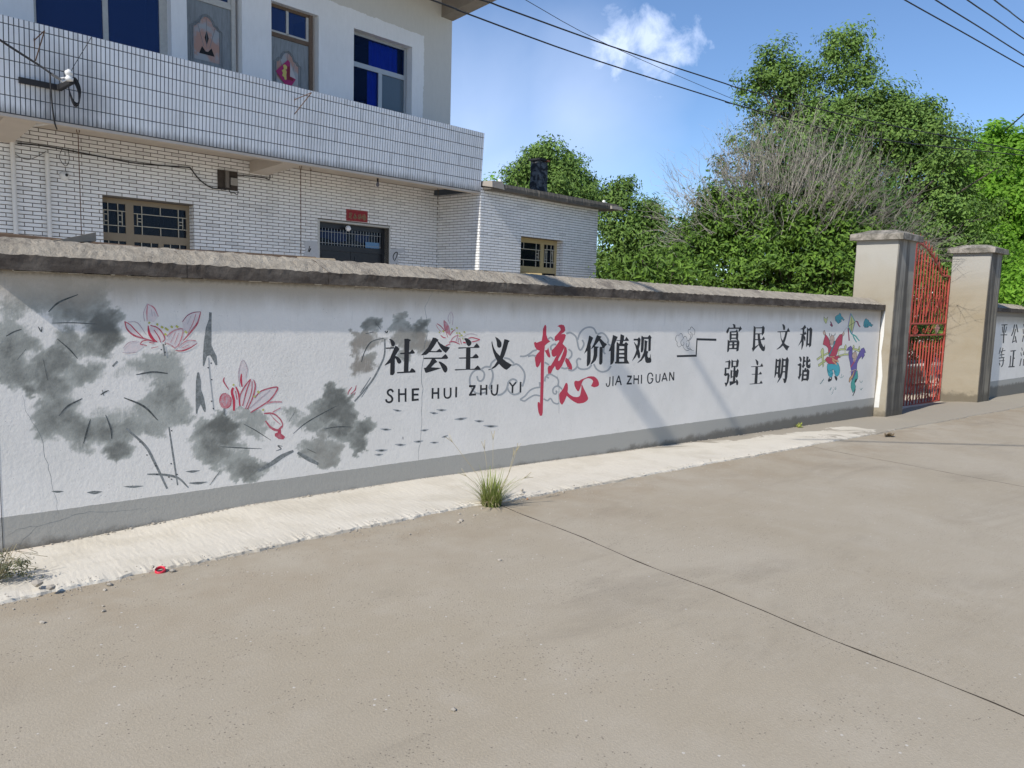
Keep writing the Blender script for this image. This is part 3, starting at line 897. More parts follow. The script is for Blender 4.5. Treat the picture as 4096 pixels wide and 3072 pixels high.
paint("painted_character", A, SA, [
    ('P', 'k', [(310, 45), (335, 35), (375, 55), (382, 90), (382, 122), (485, 122), (495, 85), (540, 155), (460, 235), (452, 235), (465, 155), (230, 158), (215, 220), (185, 268), (165, 262), (152, 230), (175, 170), (225, 105), (235, 128), (332, 125), (328, 80)]),
    ('P', 'k', [(250, 218), (380, 212), (418, 165), (445, 240), (452, 300), (440, 440), (235, 450), (235, 300), (240, 230)], [[(275, 248), (405, 243), (395, 283), (290, 287)], [(288, 318), (395, 318), (390, 370), (287, 372)], [(287, 402), (392, 400), (412, 428), (262, 436)]]),
    ('P', 'k', [(190, 420), (235, 455), (420, 452), (445, 415), (480, 480), (455, 690), (415, 712), (400, 705), (405, 655), (230, 655), (215, 710), (185, 732), (175, 720)],
     [[(240, 492), (302, 490), (300, 533), (235, 540)], [(355, 488), (410, 487), (408, 530), (353, 532)], [(230, 565), (300, 562), (298, 622), (228, 628)], [(355, 565), (408, 562), (402, 620), (350, 622)]])])
paint("painted_character", A, SA, [
    ('P', 'k', [(828, 80), (880, 120), (1025, 118), (1062, 78), (1100, 130), (1085, 260), (1040, 320), (1025, 310), (1030, 285), (980, 290), (990, 410), (1030, 408), (1072, 342), (1105, 400), (1095, 428), (1000, 430), (1020, 510), (1070, 600), (1090, 580), (1105, 530), (1108, 640), (1095, 690), (1068, 708), (1030, 690), (980, 620), (950, 555), (870, 640), (808, 722), (783, 635), (805, 600), (820, 300)],
     [[(880, 145), (1030, 145), (1025, 265), (870, 268)], [(872, 295), (925, 292), (930, 408), (868, 410)], [(868, 435), (935, 432), (945, 540), (862, 590)]])])
paint("painted_character", A, SA, [
    ('P', 'k', [(130, 960), (210, 945), (235, 915), (262, 968), (240, 1130), (215, 1152), (160, 1135), (155, 1250), (210, 1238), (240, 1300), (210, 1470), (145, 1588), (110, 1480), (165, 1478), (185, 1300), (130, 1320), (95, 1290), (110, 1250), (118, 1110), (200, 1112), (205, 975), (130, 980)]),
    ('P', 'k', [(285, 910), (325, 942), (410, 940), (432, 890), (465, 940), (445, 1080), (405, 1110), (385, 1080), (378, 1180), (405, 1180), (428, 1130), (462, 1180), (435, 1330), (400, 1358), (380, 1332), (372, 1440), (398, 1440), (388, 1395), (430, 1410), (452, 1470), (440, 1530), (415, 1545), (400, 1520), (395, 1475), (240, 1555), (232, 1450), (315, 1445), (320, 1338), (260, 1378), (255, 1280), (262, 1160), (300, 1185), (330, 1182), (335, 1085), (280, 1118), (275, 1000)],
     [[(325, 965), (400, 962), (395, 1062), (322, 1066)], [(300, 1200), (328, 1200), (322, 1322), (295, 1326)]])])
paint("painted_character", A, SA, [
    ('P', 'k', [(862, 905), (900, 915), (940, 960), (945, 1000), (935, 1050), (912, 1055), (895, 1020), (885, 950)]),
    ('P', 'k', [(762, 1085), (775, 1078), (985, 1070), (1030, 998), (1062, 1070), (1055, 1085), (935, 1090), (930, 1262), (955, 1262), (998, 1205), (1030, 1262), (1020, 1275), (928, 1278), (915, 1495), (970, 1490), (1012, 1425), (1048, 1488), (1040, 1500), (730, 1522), (725, 1508), (845, 1495), (860, 1280), (780, 1280), (780, 1265), (862, 1262), (870, 1092), (765, 1095)])])
A = (3080, 1290); SA = 6.379
paint("painted_character", A, SA, [
    ('P', 'k', [(310, 45), (345, 45), (380, 80), (390, 130), (380, 180), (360, 202), (338, 180), (328, 110)]),
    ('P', 'k', [(182, 238), (200, 228), (425, 215), (468, 130), (512, 235), (450, 240), (410, 400), (365, 525), (420, 575), (497, 608), (455, 670), (443, 718), (400, 690), (330, 590), (260, 650), (178, 692), (168, 682), (250, 610), (310, 530), (275, 410), (258, 252), (195, 250)], [[(270, 248), (390, 243), (370, 350), (328, 462), (290, 400)]])])
paint("painted_character", A, SA, [
    ('P', 'k', [(770, 165), (830, 140), (890, 55), (928, 130), (880, 170), (875, 260), (900, 218), (935, 295), (900, 310), (870, 320), (905, 380), (905, 450), (888, 488), (870, 440), (862, 400), (860, 560), (810, 700), (800, 680), (808, 490), (720, 605), (725, 590), (790, 440), (805, 310), (760, 305), (765, 292), (830, 290), (830, 180), (780, 172)]),
    ('P', 'k', [(945, 120), (985, 165), (1045, 118), (1082, 180), (1050, 590), (1005, 640), (990, 580), (965, 578), (920, 635), (920, 560), (935, 300)], [[(985, 210), (1008, 208), (998, 530), (985, 538), (970, 530)]])])
paint("painted_character", A, SA, [
    ('P', 'k', [(150, 915), (190, 950), (225, 950), (258, 905), (285, 965), (250, 1380), (230, 1412), (205, 1415), (195, 1310), (165, 1310), (120, 1420), (112, 1400), (130, 1150), (140, 1000)], [[(190, 992), (220, 990), (212, 1105), (182, 1108)], [(178, 1155), (205, 1155), (198, 1268), (168, 1270)]]),
    ('P', 'k', [(305, 900), (355, 935), (400, 935), (440, 872), (480, 950), (440, 1400), (410, 1520), (380, 1550), (355, 1540), (340, 1460), (315, 1435), (375, 1430), (380, 1275), (330, 1275), (290, 1400), (230, 1490), (190, 1538), (183, 1530), (240, 1400), (275, 1250), (295, 1050)], [[(350, 980), (395, 978), (392, 1092), (345, 1095)], [(338, 1135), (388, 1132), (385, 1240), (330, 1242)]])])
paint("painted_character", A, SA, [
    ('P', 'k', [(735, 875), (780, 870), (812, 930), (805, 990), (785, 1008), (765, 990), (755, 920)]),
    ('P', 'k', [(705, 1070), (745, 1055), (772, 1022), (805, 1070), (790, 1310), (808, 1320), (740, 1465), (705, 1385), (735, 1375), (750, 1110), (708, 1095)]),
    ('P', 'k', [(845, 862), (898, 880), (882, 965), (900, 950), (920, 1000), (878, 1015), (870, 1070), (905, 1075), (840, 1180), (808, 1105), (830, 1090), (838, 980)]),
    ('P', 'k', [(932, 862), (988, 878), (970, 975), (1010, 915), (1038, 990), (975, 1020), (970, 1070), (1000, 1080), (1028, 1020), (1035, 1130), (1010, 1170), (960, 1165), (925, 1140), (915, 1050)]),
    ('P', 'k', [(890, 1155), (935, 1170), (915, 1225), (960, 1170), (1008, 1235), (990, 1440), (950, 1500), (930, 1475), (850, 1475), (810, 1510), (800, 1500), (815, 1300), (830, 1195), (870, 1220)], [[(868, 1265), (938, 1262), (935, 1320), (862, 1322)], [(860, 1362), (930, 1360), (925, 1425), (857, 1430)]])])
A = (2680, 1290); SA = 11.06
paint("painted_line", A, SA, [('S', 'k', 88, [(305, 1490), (1145, 1470)]), ('S', 'k', 50, [(1155, 1512), (1197, 702)]), ('S', 'k', 95, [(1180, 740), (2050, 765)])], label="black stepped line between the clouds and the word columns")
paint("painted_cloud", A, SA, [('S', 'k', 17, p, 0.5) for p in (
    [(410, 600), (350, 550), (290, 590), (250, 680), (255, 780), (315, 870), (310, 970), (350, 1060), (400, 1085), (470, 1050), (510, 1010)], [(420, 560), (450, 500), (500, 490), (550, 560), (580, 680)], [(560, 760), (600, 670), (660, 610), (720, 650), (755, 760)],
    [(560, 750), (500, 800), (480, 880), (495, 970), (550, 1020), (600, 990), (620, 920), (595, 860)], [(730, 850), (770, 790), (830, 820), (850, 930), (820, 1050), (780, 1080), (740, 1050), (720, 970), (745, 900)], [(755, 785), (850, 790), (920, 720), (980, 620), (995, 470)],
    [(830, 770), (890, 690), (920, 590), (935, 480), (910, 420), (880, 440)], [(880, 545), (830, 490), (800, 400), (820, 320), (890, 300), (920, 220), (970, 200), (1030, 260), (1090, 330), (1100, 430), (1070, 530), (1030, 555)], [(580, 1020), (600, 1110), (670, 1200), (770, 1245), (880, 1190), (960, 1220), (1060, 1255)], [(735, 1050), (760, 1120), (810, 1165), (880, 1125), (950, 1210)])],
    label="thin black outlined cloud above the stepped line")
# lotus flowers
A = (480, 1190); SA = 3.16
dab = lambda x, y, w=26: ('S', 'y', w, [(x - 7, y + 10), (x + 7, y - 10)])
paint("painted_lotus", A, SA, [
    ('P', 'e', [(350, 80), (430, 130), (485, 240), (430, 310), (350, 300), (315, 190)]), ('P', 'e', [(60, 300), (130, 345), (200, 420), (300, 515), (180, 485), (90, 400)]), ('P', 'e', [(385, 352), (470, 380), (530, 440), (568, 520), (515, 570), (430, 530), (370, 450)]),
    ('P', 'e', [(590, 490), (680, 420), (790, 398), (782, 500), (740, 600), (700, 635), (600, 580)]), ('P', 'e', [(788, 310), (850, 230), (930, 190), (1020, 182), (960, 340), (860, 450), (800, 400)]), ('P', 'e', [(740, 625), (820, 560), (960, 548), (975, 578), (880, 640), (760, 675)]), ('P', 'e', [(40, 640), (110, 570), (230, 545), (300, 620), (200, 695), (60, 700)]),
    ('S', 'q', 10, [(310, 300), (300, 190), (345, 75)]), ('S', 'd', 22, [(60, 300), (90, 400), (180, 480), (310, 520), (440, 560)], .4), ('S', 'r', 13, [(62, 305), (130, 345), (200, 420), (295, 512)], .3), ('S', 'p', 15, [(350, 80), (340, 180), (342, 300)], .6), ('S', 'p', 16, [(350, 85), (430, 130), (485, 240)], .3),
    ('S', 'q', 12, [(100, 310), (220, 320), (330, 470)], .5), ('S', 'q', 10, [(395, 150), (410, 240)], .3), ('S', 'q', 10, [(430, 180), (445, 240)], .3),
    ('S', 'r', 36, [(355, 355), (370, 450), (420, 530), (470, 562)], .7), ('S', 'd', 17, [(385, 352), (470, 380), (530, 440), (568, 520), (540, 562)], .3), ('S', 'd', 13, [(430, 410), (490, 500), (515, 570)], .3),
    ('S', 'p', 18, [(590, 490), (680, 420), (790, 398), (782, 500), (740, 600), (700, 635)], .2), ('S', 'p', 12, [(700, 440), (640, 570)], .4), ('S', 'p', 12, [(740, 450), (690, 590)], .4), ('S', 'q', 10, [(650, 460), (600, 540)], .4),
    ('S', 'm', 10, [(788, 310), (850, 230), (930, 190), (1020, 180)], .3), ('S', 'd', 24, [(1020, 185), (980, 320), (900, 430), (800, 545)], .6), ('S', 'p', 10, [(960, 210), (920, 330), (860, 450)], .3), ('S', 'q', 9, [(900, 230), (850, 340)], .3),
    ('S', 'd', 14, [(255, 590), (290, 550), (380, 540), (430, 562)], .3), ('S', 'd', 15, [(255, 590), (340, 607)], .3), ('S', 'd', 16, [(370, 570), (435, 578)], .3), ('S', 'p', 13, [(395, 640), (480, 622)], .4),
    ('S', 'p', 13, [(740, 625), (820, 560), (890, 540), (960, 548)], .3), ('S', 'd', 20, [(700, 668), (780, 675), (880, 640), (975, 578)], .7), ('S', 'p', 10, [(780, 640), (870, 600)], .3), ('S', 'q', 10, [(30, 695), (110, 705), (200, 690)], .3), ('S', 'q', 9, [(40, 640), (110, 570), (210, 550)], .3),
    ('S', 'p', 12, [(570, 570), (640, 600), (700, 645)], .2), dab(370, 320, 22), dab(472, 340), dab(532, 375, 34), dab(590, 400, 52), dab(655, 372, 32), dab(722, 368, 38), dab(575, 465, 30), dab(833, 437, 36),
    ('S', 'i', 26, [(548, 590), (570, 740)], .1)] + [('S', 'k', 15, [(x - 8, y), (x + 8, y + 3)]) for x, y in ((575, 588), (523, 658), (570, 690))], label="large pink lotus flower, leftmost of the three")
paint("painted_lotus", A, SA, [
    ('P', 'e', [(1650, 1030), (1580, 1120), (1525, 1220), (1512, 1350), (1560, 1400), (1620, 1400), (1690, 1260), (1710, 1120), (1690, 1035)]), ('P', 'e', [(1700, 1270), (1790, 1180), (1970, 1132), (1985, 1170), (1900, 1290), (1790, 1370), (1650, 1450), (1630, 1410)]), ('P', 'e', [(1510, 1130), (1500, 950), (1550, 800), (1610, 900), (1590, 1100)]), ('P', 'e', [(1415, 1160), (1480, 1140), (1510, 1370), (1440, 1420)]),
    ('S', 'd', 20, [(1320, 1010), (1310, 1060), (1375, 1165)], .5), ('S', 'r', 28, [(1535, 965), (1530, 1050), (1545, 1130)], .5), ('S', 'r', 34, [(1430, 1140), (1415, 1200), (1440, 1300), (1440, 1430)], .2), ('S', 'r', 22, [(1465, 1130), (1500, 1220), (1515, 1370)], .2), ('S', 'd', 12, [(1460, 1180), (1480, 1290)]),
    ('S', 'd', 18, [(1650, 1030), (1580, 1120), (1525, 1220), (1512, 1290)], .3), ('S', 'd', 16, [(1650, 1040), (1600, 1180), (1550, 1370)], .2), ('S', 'd', 12, [(1670, 1060), (1660, 1200), (1585, 1410)], .2), ('S', 'd', 20, [(1690, 1040), (1710, 1120), (1680, 1260), (1610, 1410)], .4),
    ('S', 'd', 19, [(1700, 1270), (1790, 1180), (1970, 1132), (1985, 1170), (1900, 1290), (1790, 1370), (1650, 1455)], .3), ('S', 'q', 12, [(1640, 1400), (1760, 1290), (1900, 1170)], .3), ('S', 'p', 20, [(1840, 1340), (1940, 1320), (2045, 1320)], .2), ('S', 'p', 17, [(1930, 1450), (2030, 1395)], .2), ('S', 'd', 20, [(1820, 1465), (1920, 1465), (1980, 1490)], .2),
    ('S', 'q', 10, [(1510, 1130), (1500, 950), (1550, 790), (1610, 900), (1590, 1010)], .4), ('P', 'p', [(1332 + 76 * math.cos(t * math.pi / 8), 1308 + 100 * math.sin(t * math.pi / 8)) for t in range(16)]),
    ('S', 'd', 14, [(1400, 1260), (1405, 1310), (1390, 1370), (1350, 1400)], .3), ('S', 'd', 13, [(1262, 1330), (1262, 1280), (1290, 1225), (1340, 1210)], .3), ('S', 'q', 9, [(1305, 1250), (1300, 1320), (1325, 1370)]), ('S', 'q', 9, [(1345, 1255), (1345, 1350)]), ('S', 'i', 26, [(1320, 1400), (1318, 1485)]), dab(1435, 1105, 22), dab(1750, 1195, 36), dab(1700, 1250, 26), dab(1810, 1420, 22)],
    label="pink lotus bent over with its petals open, middle of the three")
A = (760, 1400); SA = 2.962
paint("painted_lotus_petal", A, SA, [('S', 'd', 16, [(880, 750), (980, 750), (1060, 810), (1098, 880), (1085, 930)], .2), ('S', 'p', 12, [(950, 760), (1000, 820), (1070, 882)], .3), ('S', 'd', 30, [(895, 840), (960, 920), (1040, 950), (1090, 900)], .5), ('P', 'd', [(1030, 940), (1075, 930), (1080, 990), (1130, 1030), (1105, 1060), (1050, 1055), (1005, 1020), (1005, 990), (1040, 975)])])
paint("painted_bud", A, SA, [('S', 'd', 13, [(1970, 420), (1955, 475), (1905, 522)], .4), ('S', 'd', 13, [(1920, 438), (1882, 490), (1870, 528)], .4), ('S', 'd', 8, [(1958, 500), (1945, 532)])], label="small closed red lotus bud")
A = (480, 1190); SA = 3.16
paint("painted_reed_leaf", A, SA, [('P', 'i', [(1125, 185), (1160, 190), (1158, 260), (1155, 600), (1180, 660), (1220, 740), (1230, 850), (1210, 858), (1140, 730), (1100, 740), (1060, 870), (1045, 860), (1050, 700), (1060, 560), (1085, 380), (1125, 270)]), ('S', 'g', 18, [(1120, 760), (1140, 1000), (1187, 1425)], .2)]
      + [('S', 'k', 15, [(x - 8, y), (x + 8, y + 3)]) for x, y in ((1153, 828), (1115, 886), (1160, 1037), (1158, 1310), (1180, 1402))], label="tall grey arrow-shaped leaf between two lotuses")
paint("painted_reed_leaf", A, SA, [('P', 'i', [(975, 950), (1000, 945), (1025, 1060), (1025, 1160), (1060, 1260), (1085, 1400), (1080, 1450), (1060, 1440), (1020, 1350), (985, 1420), (975, 1480), (960, 1460), (955, 1300), (960, 1060)])], label="short grey arrow-shaped leaf")
A = (760, 1400); SA = 2.962
paint("painted_leaf_vein", A, SA, [('S', 'j', w, p, .6) for w, p in ((11, [(635, 875), (780, 955), (960, 1070)]), (11, [(360, 1145), (600, 1160), (850, 1170)]), (12, [(1225, 990), (1340, 890), (1480, 800), (1740, 660)]), (9, [(1170, 850), (1240, 740)]), (10, [(1590, 935), (1750, 910), (1905, 912)]), (14, [(1385, 1170), (1490, 1220)]), (12, [(1095, 1140), (1040, 1135), (1080, 1170), (1018, 1195)]))]
      + [('S', 'i', 54, [(1225, 1195), (1090, 1260), (960, 1350), (800, 1430)], .5), ('S', 'i', 50, [(1275, 1215), (1400, 1290), (1520, 1350)], .4), ('S', 'i', 12, [(360, 1430), (300, 1510), (235, 1600)], .5), ('S', 'i', 24, [(0, 1440), (110, 1430)], .9), ('S', 'i', 30, [(0, 1572), (205, 1560)], .9)])
A = (0, 1050); SA = 1.4427
paint("painted_leaf_vein", A, SA, [('S', 'j', w, p, .6) for w, p in ((11, [(280, 285), (340, 230), (450, 185)]), (6, [(300, 350), (420, 348), (560, 355)]), (8, [(35, 425), (80, 400), (125, 385)]), (6, [(100, 560), (150, 500)]), (8, [(330, 440), (400, 500), (448, 555)]), (10, [(785, 648), (880, 632), (968, 640)]), (11, [(340, 885), (390, 830), (475, 785)]), (10, [(482, 1045), (500, 980), (522, 905)]), (10, [(610, 880), (640, 960), (645, 1018)]), (12, [(715, 780), (830, 830), (910, 910)]), (6, [(250, 560), (275, 680)]), (9, [(580, 765), (605, 748), (628, 738)]), (8, [(220, 370), (238, 398), (243, 370)]), (8, [(590, 735), (600, 770)]))])
paint("painted_stem", A, SA, [('S', 'i', 16, [(728, 958), (840, 1060), (900, 1170), (965, 1305)], .3), ('S', 'i', 11, [(975, 950), (1000, 1120), (1025, 1285)], .3), ('S', 'i', 14, [(850, 1222), (950, 1225), (1030, 1245), (1088, 1300)], .5), ('S', 'i', 11, [(650, 600), (678, 570)])]
      + [('S', 'k', 6, [(x - 4, y), (x + 4, y + 2)]) for x, y in ((808, 1035), (848, 1110), (900, 1172), (990, 970), (988, 1160), (1022, 1222), (975, 1238), (990, 1250), (905, 1222))])
ripA = [((295, 1320), (370, 1320), 12), ((500, 1327), (592, 1322), 20), ((710, 1293), (832, 1289), 13), ((1070, 1206), (1155, 1200), 14), ((1085, 1273), (1197, 1268), 15)]
for a_, b_, w_ in ripA:
    paint("painted_ripple", A, SA, [('S', 'i', w_, [a_, ((a_[0] + b_[0]) / 2, (a_[1] + b_[1]) / 2 + 3), b_], 1.0)])
A = (1300, 1150); SA = 2.212
paint("painted_stem", A, SA, [('S', 'i', 16, [(530, 455), (525, 600), (480, 710), (420, 820), (340, 920), (262, 1008)], .2), ('S', 'i', 10, [(405, 795), (340, 895), (310, 935)], .5), ('S', 'i', 9, [(380, 885), (322, 972)], .5), ('S', 'j', 9, [(322, 660), (350, 570), (410, 480), (520, 448)], .5), ('S', 'j', 12, [(360, 408), (430, 393)], .6), ('S', 'j', 12, [(445, 310), (495, 372)], .7), ('S', 'j', 10, [(530, 385), (545, 400), (555, 384)])])
for a_, b_, w_ in (((600, 1078), (680, 1092), 20), ((985, 1080), (1077, 1083), 22), ((923, 1103), (1002, 1113), 20), ((1143, 1166), (1262, 1153), 24), ((1320, 1177), (1408, 1182), 22), ((1400, 1222), (1534, 1226), 24), ((488, 1250), (588, 1256), 22), ((843, 1264), (917, 1256), 20), ((1030, 1326), (1090, 1306), 18), ((783, 1364), (872, 1356), 22), ((616, 1387), (718, 1391), 22), ((928, 1370), (1007, 1368), 18), ((443, 1440), (554, 1437), 26), ((438, 1479), (517, 1474), 20)):
    m_ = ((a_[0] + b_[0]) / 2, (a_[1] + b_[1]) / 2 + 4)
    paint("painted_ripple", A, SA, [('S', 'g', w_, [a_, m_, b_], .9), ('S', 'j', w_ * 0.5, [((a_[0] + m_[0]) / 2, m_[1]), m_, ((b_[0] + m_[0]) / 2, m_[1] - 2)], 1.0)])
paint("painted_droplet", A, SA, [('S', 'k', 12, [(690, 1320), (690, 1344)], .6)])
A = (1720, 1220); SA = 5.288
paint("painted_lotus", A, SA, [
    ('S', 'q', 15, [(440, 140), (395, 220), (383, 300), (420, 400)], .4), ('S', 'q', 15, [(455, 140), (487, 250), (475, 430)], .4), ('S', 'q', 10, [(440, 180), (440, 380)], .4),
    ('S', 'd', 20, [(150, 395), (230, 450), (315, 550)], .3), ('S', 'p', 12, [(125, 410), (180, 510), (250, 575)], .3), ('P', 'p', [(295, 310), (370, 390), (410, 470), (430, 590), (420, 650), (380, 620), (330, 560), (295, 450), (285, 350)]), ('S', 'd', 12, [(295, 320), (300, 460), (340, 580), (380, 690)], .3),
    ('S', 'd', 20, [(530, 520), (470, 570), (425, 640)], .4), ('S', 'r', 20, [(225, 640), (280, 685), (335, 695)], .4), ('S', 'p', 20, [(435, 770), (500, 680), (600, 635)], .2), ('S', 'p', 20, [(595, 640), (545, 770)], .3), ('S', 'd', 26, [(400, 790), (500, 775), (630, 830)], .4), ('S', 'p', 22, [(605, 700), (595, 790)], .3), ('S', 'p', 22, [(630, 700), (668, 830)], .3),
    ('S', 'q', 12, [(700, 680), (800, 620), (900, 610), (1000, 640)], .4), ('S', 'r', 20, [(810, 705), (900, 690), (1055, 730)], .2), ('S', 'r', 18, [(1055, 732), (970, 762), (880, 780)], .1), ('S', 'r', 30, [(700, 790), (755, 800)]), ('S', 'd', 18, [(335, 865), (430, 820)]),
    ] + [('S', 'y', w, [(x - 10, y + 12), (x + 10, y - 12)]) for x, y, w in ((465, 510, 36), (570, 485, 34), (283, 555, 40), (200, 577, 22), (727, 572, 32), (570, 592, 30), (625, 598, 44), (672, 645, 36), (632, 660, 26), (692, 712, 26))], label="smallest pink lotus flower, just above the first black characters")
# children at play
fm = lambda pts: [(x * 1.0665, y * 1.0665 + 1415.7) for x, y in pts]
A = (3250, 1240); SA = 8.848
paint("painted_fence", A, SA, [
    ('O', 'Y', [(885, 1400), (1010, 1360), (1180, 1360), (1180, 1420), (1010, 1420), (880, 1465)]), ('O', 'Y', [(1180, 1210), (1205, 1290), (1180, 1390), (1130, 1380), (1125, 1300)]), ('O', 'Y', [(1460, 1230), (1490, 1300), (1470, 1345), (1430, 1335), (1425, 1290)]), ('O', 'Y', [(1655, 1270), (1680, 1350), (1660, 1420), (1612, 1385)]),
    ('O', 'Y', [(1415, 1345), (1560, 1365), (1675, 1430), (1660, 1490), (1550, 1430), (1415, 1412)]), ('O', 'Y', [(925, 1605), (1130, 1545), (1280, 1545), (1280, 1600), (1130, 1600), (930, 1660)]), ('S', 'Y', 26, [(935, 1450), (915, 1600)]), ('S', 'Y', 24, [(1155, 1410), (1150, 1550)])])
paint("painted_fence", (3250, 1400), 8.296, [
    ('O', 'Y', [(135, 295), (300, 175), (530, 70), (530, 125), (310, 235), (160, 345)]), ('O', 'Y', [(190, 480), (330, 380), (440, 310), (440, 385), (340, 450), (205, 560)]), ('O', 'Y', [(345, -70), (375, 10), (370, 200), (375, 520), (345, 575), (335, 500), (300, 200), (270, 60), (300, -20)])])
paint("painted_butterfly", A, SA, [('O', 'Y', [(400, 240), (480, 330), (545, 235), (520, 360), (500, 460), (465, 480), (410, 370)])], label="yellow butterfly")
paint("painted_butterfly", A, SA, [('O', 'm', [(630, 400), (665, 430), (690, 500), (720, 545), (695, 600), (615, 530), (650, 490)])], label="small magenta butterfly")
paint("painted_cloud", A, SA, [('O', 't', [(805, 240), (860, 190), (930, 160), (955, 105), (1000, 130), (1020, 220), (1080, 270), (1110, 340), (1140, 335), (1090, 380), (1030, 300), (1020, 410), (970, 450), (910, 492), (870, 440), (810, 380), (800, 300)]), ('S', 'k', 9, [(860, 400), (850, 340)]), ('S', 'k', 9, [(920, 340), (960, 380), (950, 450)])], label="teal cloud left of the kite")
paint("painted_cloud", A, SA, [('O', 't', [(1860, 330), (1895, 295), (1940, 340), (1990, 360), (2010, 430), (2050, 440), (2090, 510), (2145, 520), (2090, 595), (2010, 560), (1960, 620), (1850, 625), (1805, 560), (1815, 430)]), ('S', 'k', 9, [(1880, 500), (1875, 600)]), ('S', 'k', 9, [(1950, 500), (1930, 540), (1960, 600)])], label="teal cloud right of the kite")
paint("painted_kite", A, SA, [
    ('S', 'm', 48, [(1525, 398), (1590, 420), (1630, 530), (1690, 600)], .3), ('S', 'm', 36, [(1265, 640), (1280, 850), (1300, 1085)], -.3), ('S', 'G', 46, [(1300, 650), (1385, 840), (1520, 920), (1580, 1000), (1660, 1095)], .2), ('S', 'G', 44, [(1430, 890), (1480, 1010), (1560, 1140)], .2),
    ('P', 'Y', [(1370, 180), (1500, 420), (1400, 790), (1270, 570)]), ('S', 'v', 20, [(1350, 118), (1258, 575)]), ('S', 't', 24, [(1258, 575), (1400, 845)]), ('S', 'v', 18, [(1400, 845), (1512, 410)]), ('S', 't', 26, [(1512, 410), (1350, 118)]), ('S', 'k', 10, [(1370, 190), (1382, 770)]), ('S', 'k', 12, [(1280, 570), (1500, 430)]), ('S', 'k', 5, [(1250, 600), (1180, 660), (1112, 745)])], label="yellow diamond kite with ribbons")
paint("painted_child", A, SA, [
    ('O', 's', [(370, 780), (420, 715), (470, 830), (440, 910), (385, 850)]), ('O', 's', [(1050, 850), (1110, 750), (1130, 830), (1110, 900), (1065, 940)]),
    ('O', 'T', fm([(500, 460), (800, 400), (860, 450), (905, 580), (910, 700), (880, 820), (820, 880), (770, 860), (720, 760), (715, 680), (680, 640), (655, 690), (690, 760), (660, 860), (640, 905), (580, 900), (530, 850), (490, 700), (480, 560)])),
    ('O', 'R', [(460, 855), (560, 980), (605, 1090), (612, 1200), (650, 1290), (700, 1350), (830, 1060), (960, 870), (1050, 850), (1065, 960), (1040, 1240), (960, 1270), (930, 1330), (900, 1420), (870, 1540), (820, 1640), (590, 1645), (560, 1480), (550, 1350), (480, 1270), (370, 1220), (390, 1100)]),
    ('O', 'R', fm([(490, 220), (600, 240), (760, 210), (850, 180), (935, 240), (840, 270), (830, 330), (790, 420), (720, 475), (640, 455), (560, 465), (480, 410), (415, 320)])),
    ('O', 't', [(770, 1090), (815, 1110), (790, 1200), (700, 1400), (610, 1620), (568, 1600), (590, 1540), (660, 1400), (740, 1250)]),
    ('O', 's', [(620, 960), (680, 890), (750, 900), (770, 1000), (765, 1080), (740, 1180), (690, 1250), (640, 1230), (612, 1150), (610, 1040)]),
    ('S', 'o', 26, fm([(600, 240), (740, 215)])), ('S', 'o', 50, fm([(660, 275), (730, 330), (870, 380)])), ('S', 'o', 44, fm([(660, 340), (730, 410), (805, 490)])),
    ('O', 'k', fm([(560, 910), (650, 915), (630, 1000), (540, 1055), (515, 1030), (530, 960)])), ('O', 'k', fm([(730, 860), (800, 890), (825, 950), (800, 1020), (770, 990), (740, 920)])), ('P', 'w', fm([(575, 915), (625, 920), (612, 955), (568, 950)])),
    ('S', 'k', 18, [(620, 940), (598, 870), (615, 808)], .5), ('S', 'k', 20, [(672, 930), (664, 835)], .5), ('S', 'k', 18, [(745, 905), (790, 880), (806, 820)], .5), ('S', 'k', 7, [(628, 1052), (650, 1056)]), ('S', 'k', 7, [(680, 1046), (712, 1044)]), ('S', 'k', 7, [(630, 1078), (652, 1080)]), ('S', 'k', 7, [(682, 1076), (712, 1076)]), ('S', 'm', 14, [(643, 1188), (670, 1192)]),
    ('S', 'k', 10, fm([(490, 640), (570, 760)])), ('S', 'k', 10, fm([(600, 805), (690, 770)])), ('S', 'k', 10, fm([(580, 685), (660, 650)])), ('S', 'k', 10, fm([(720, 690), (785, 745)]))], label="jumping child in a red robe and turquoise trousers, arms raised")
A = (3250, 1400); SA = 8.296
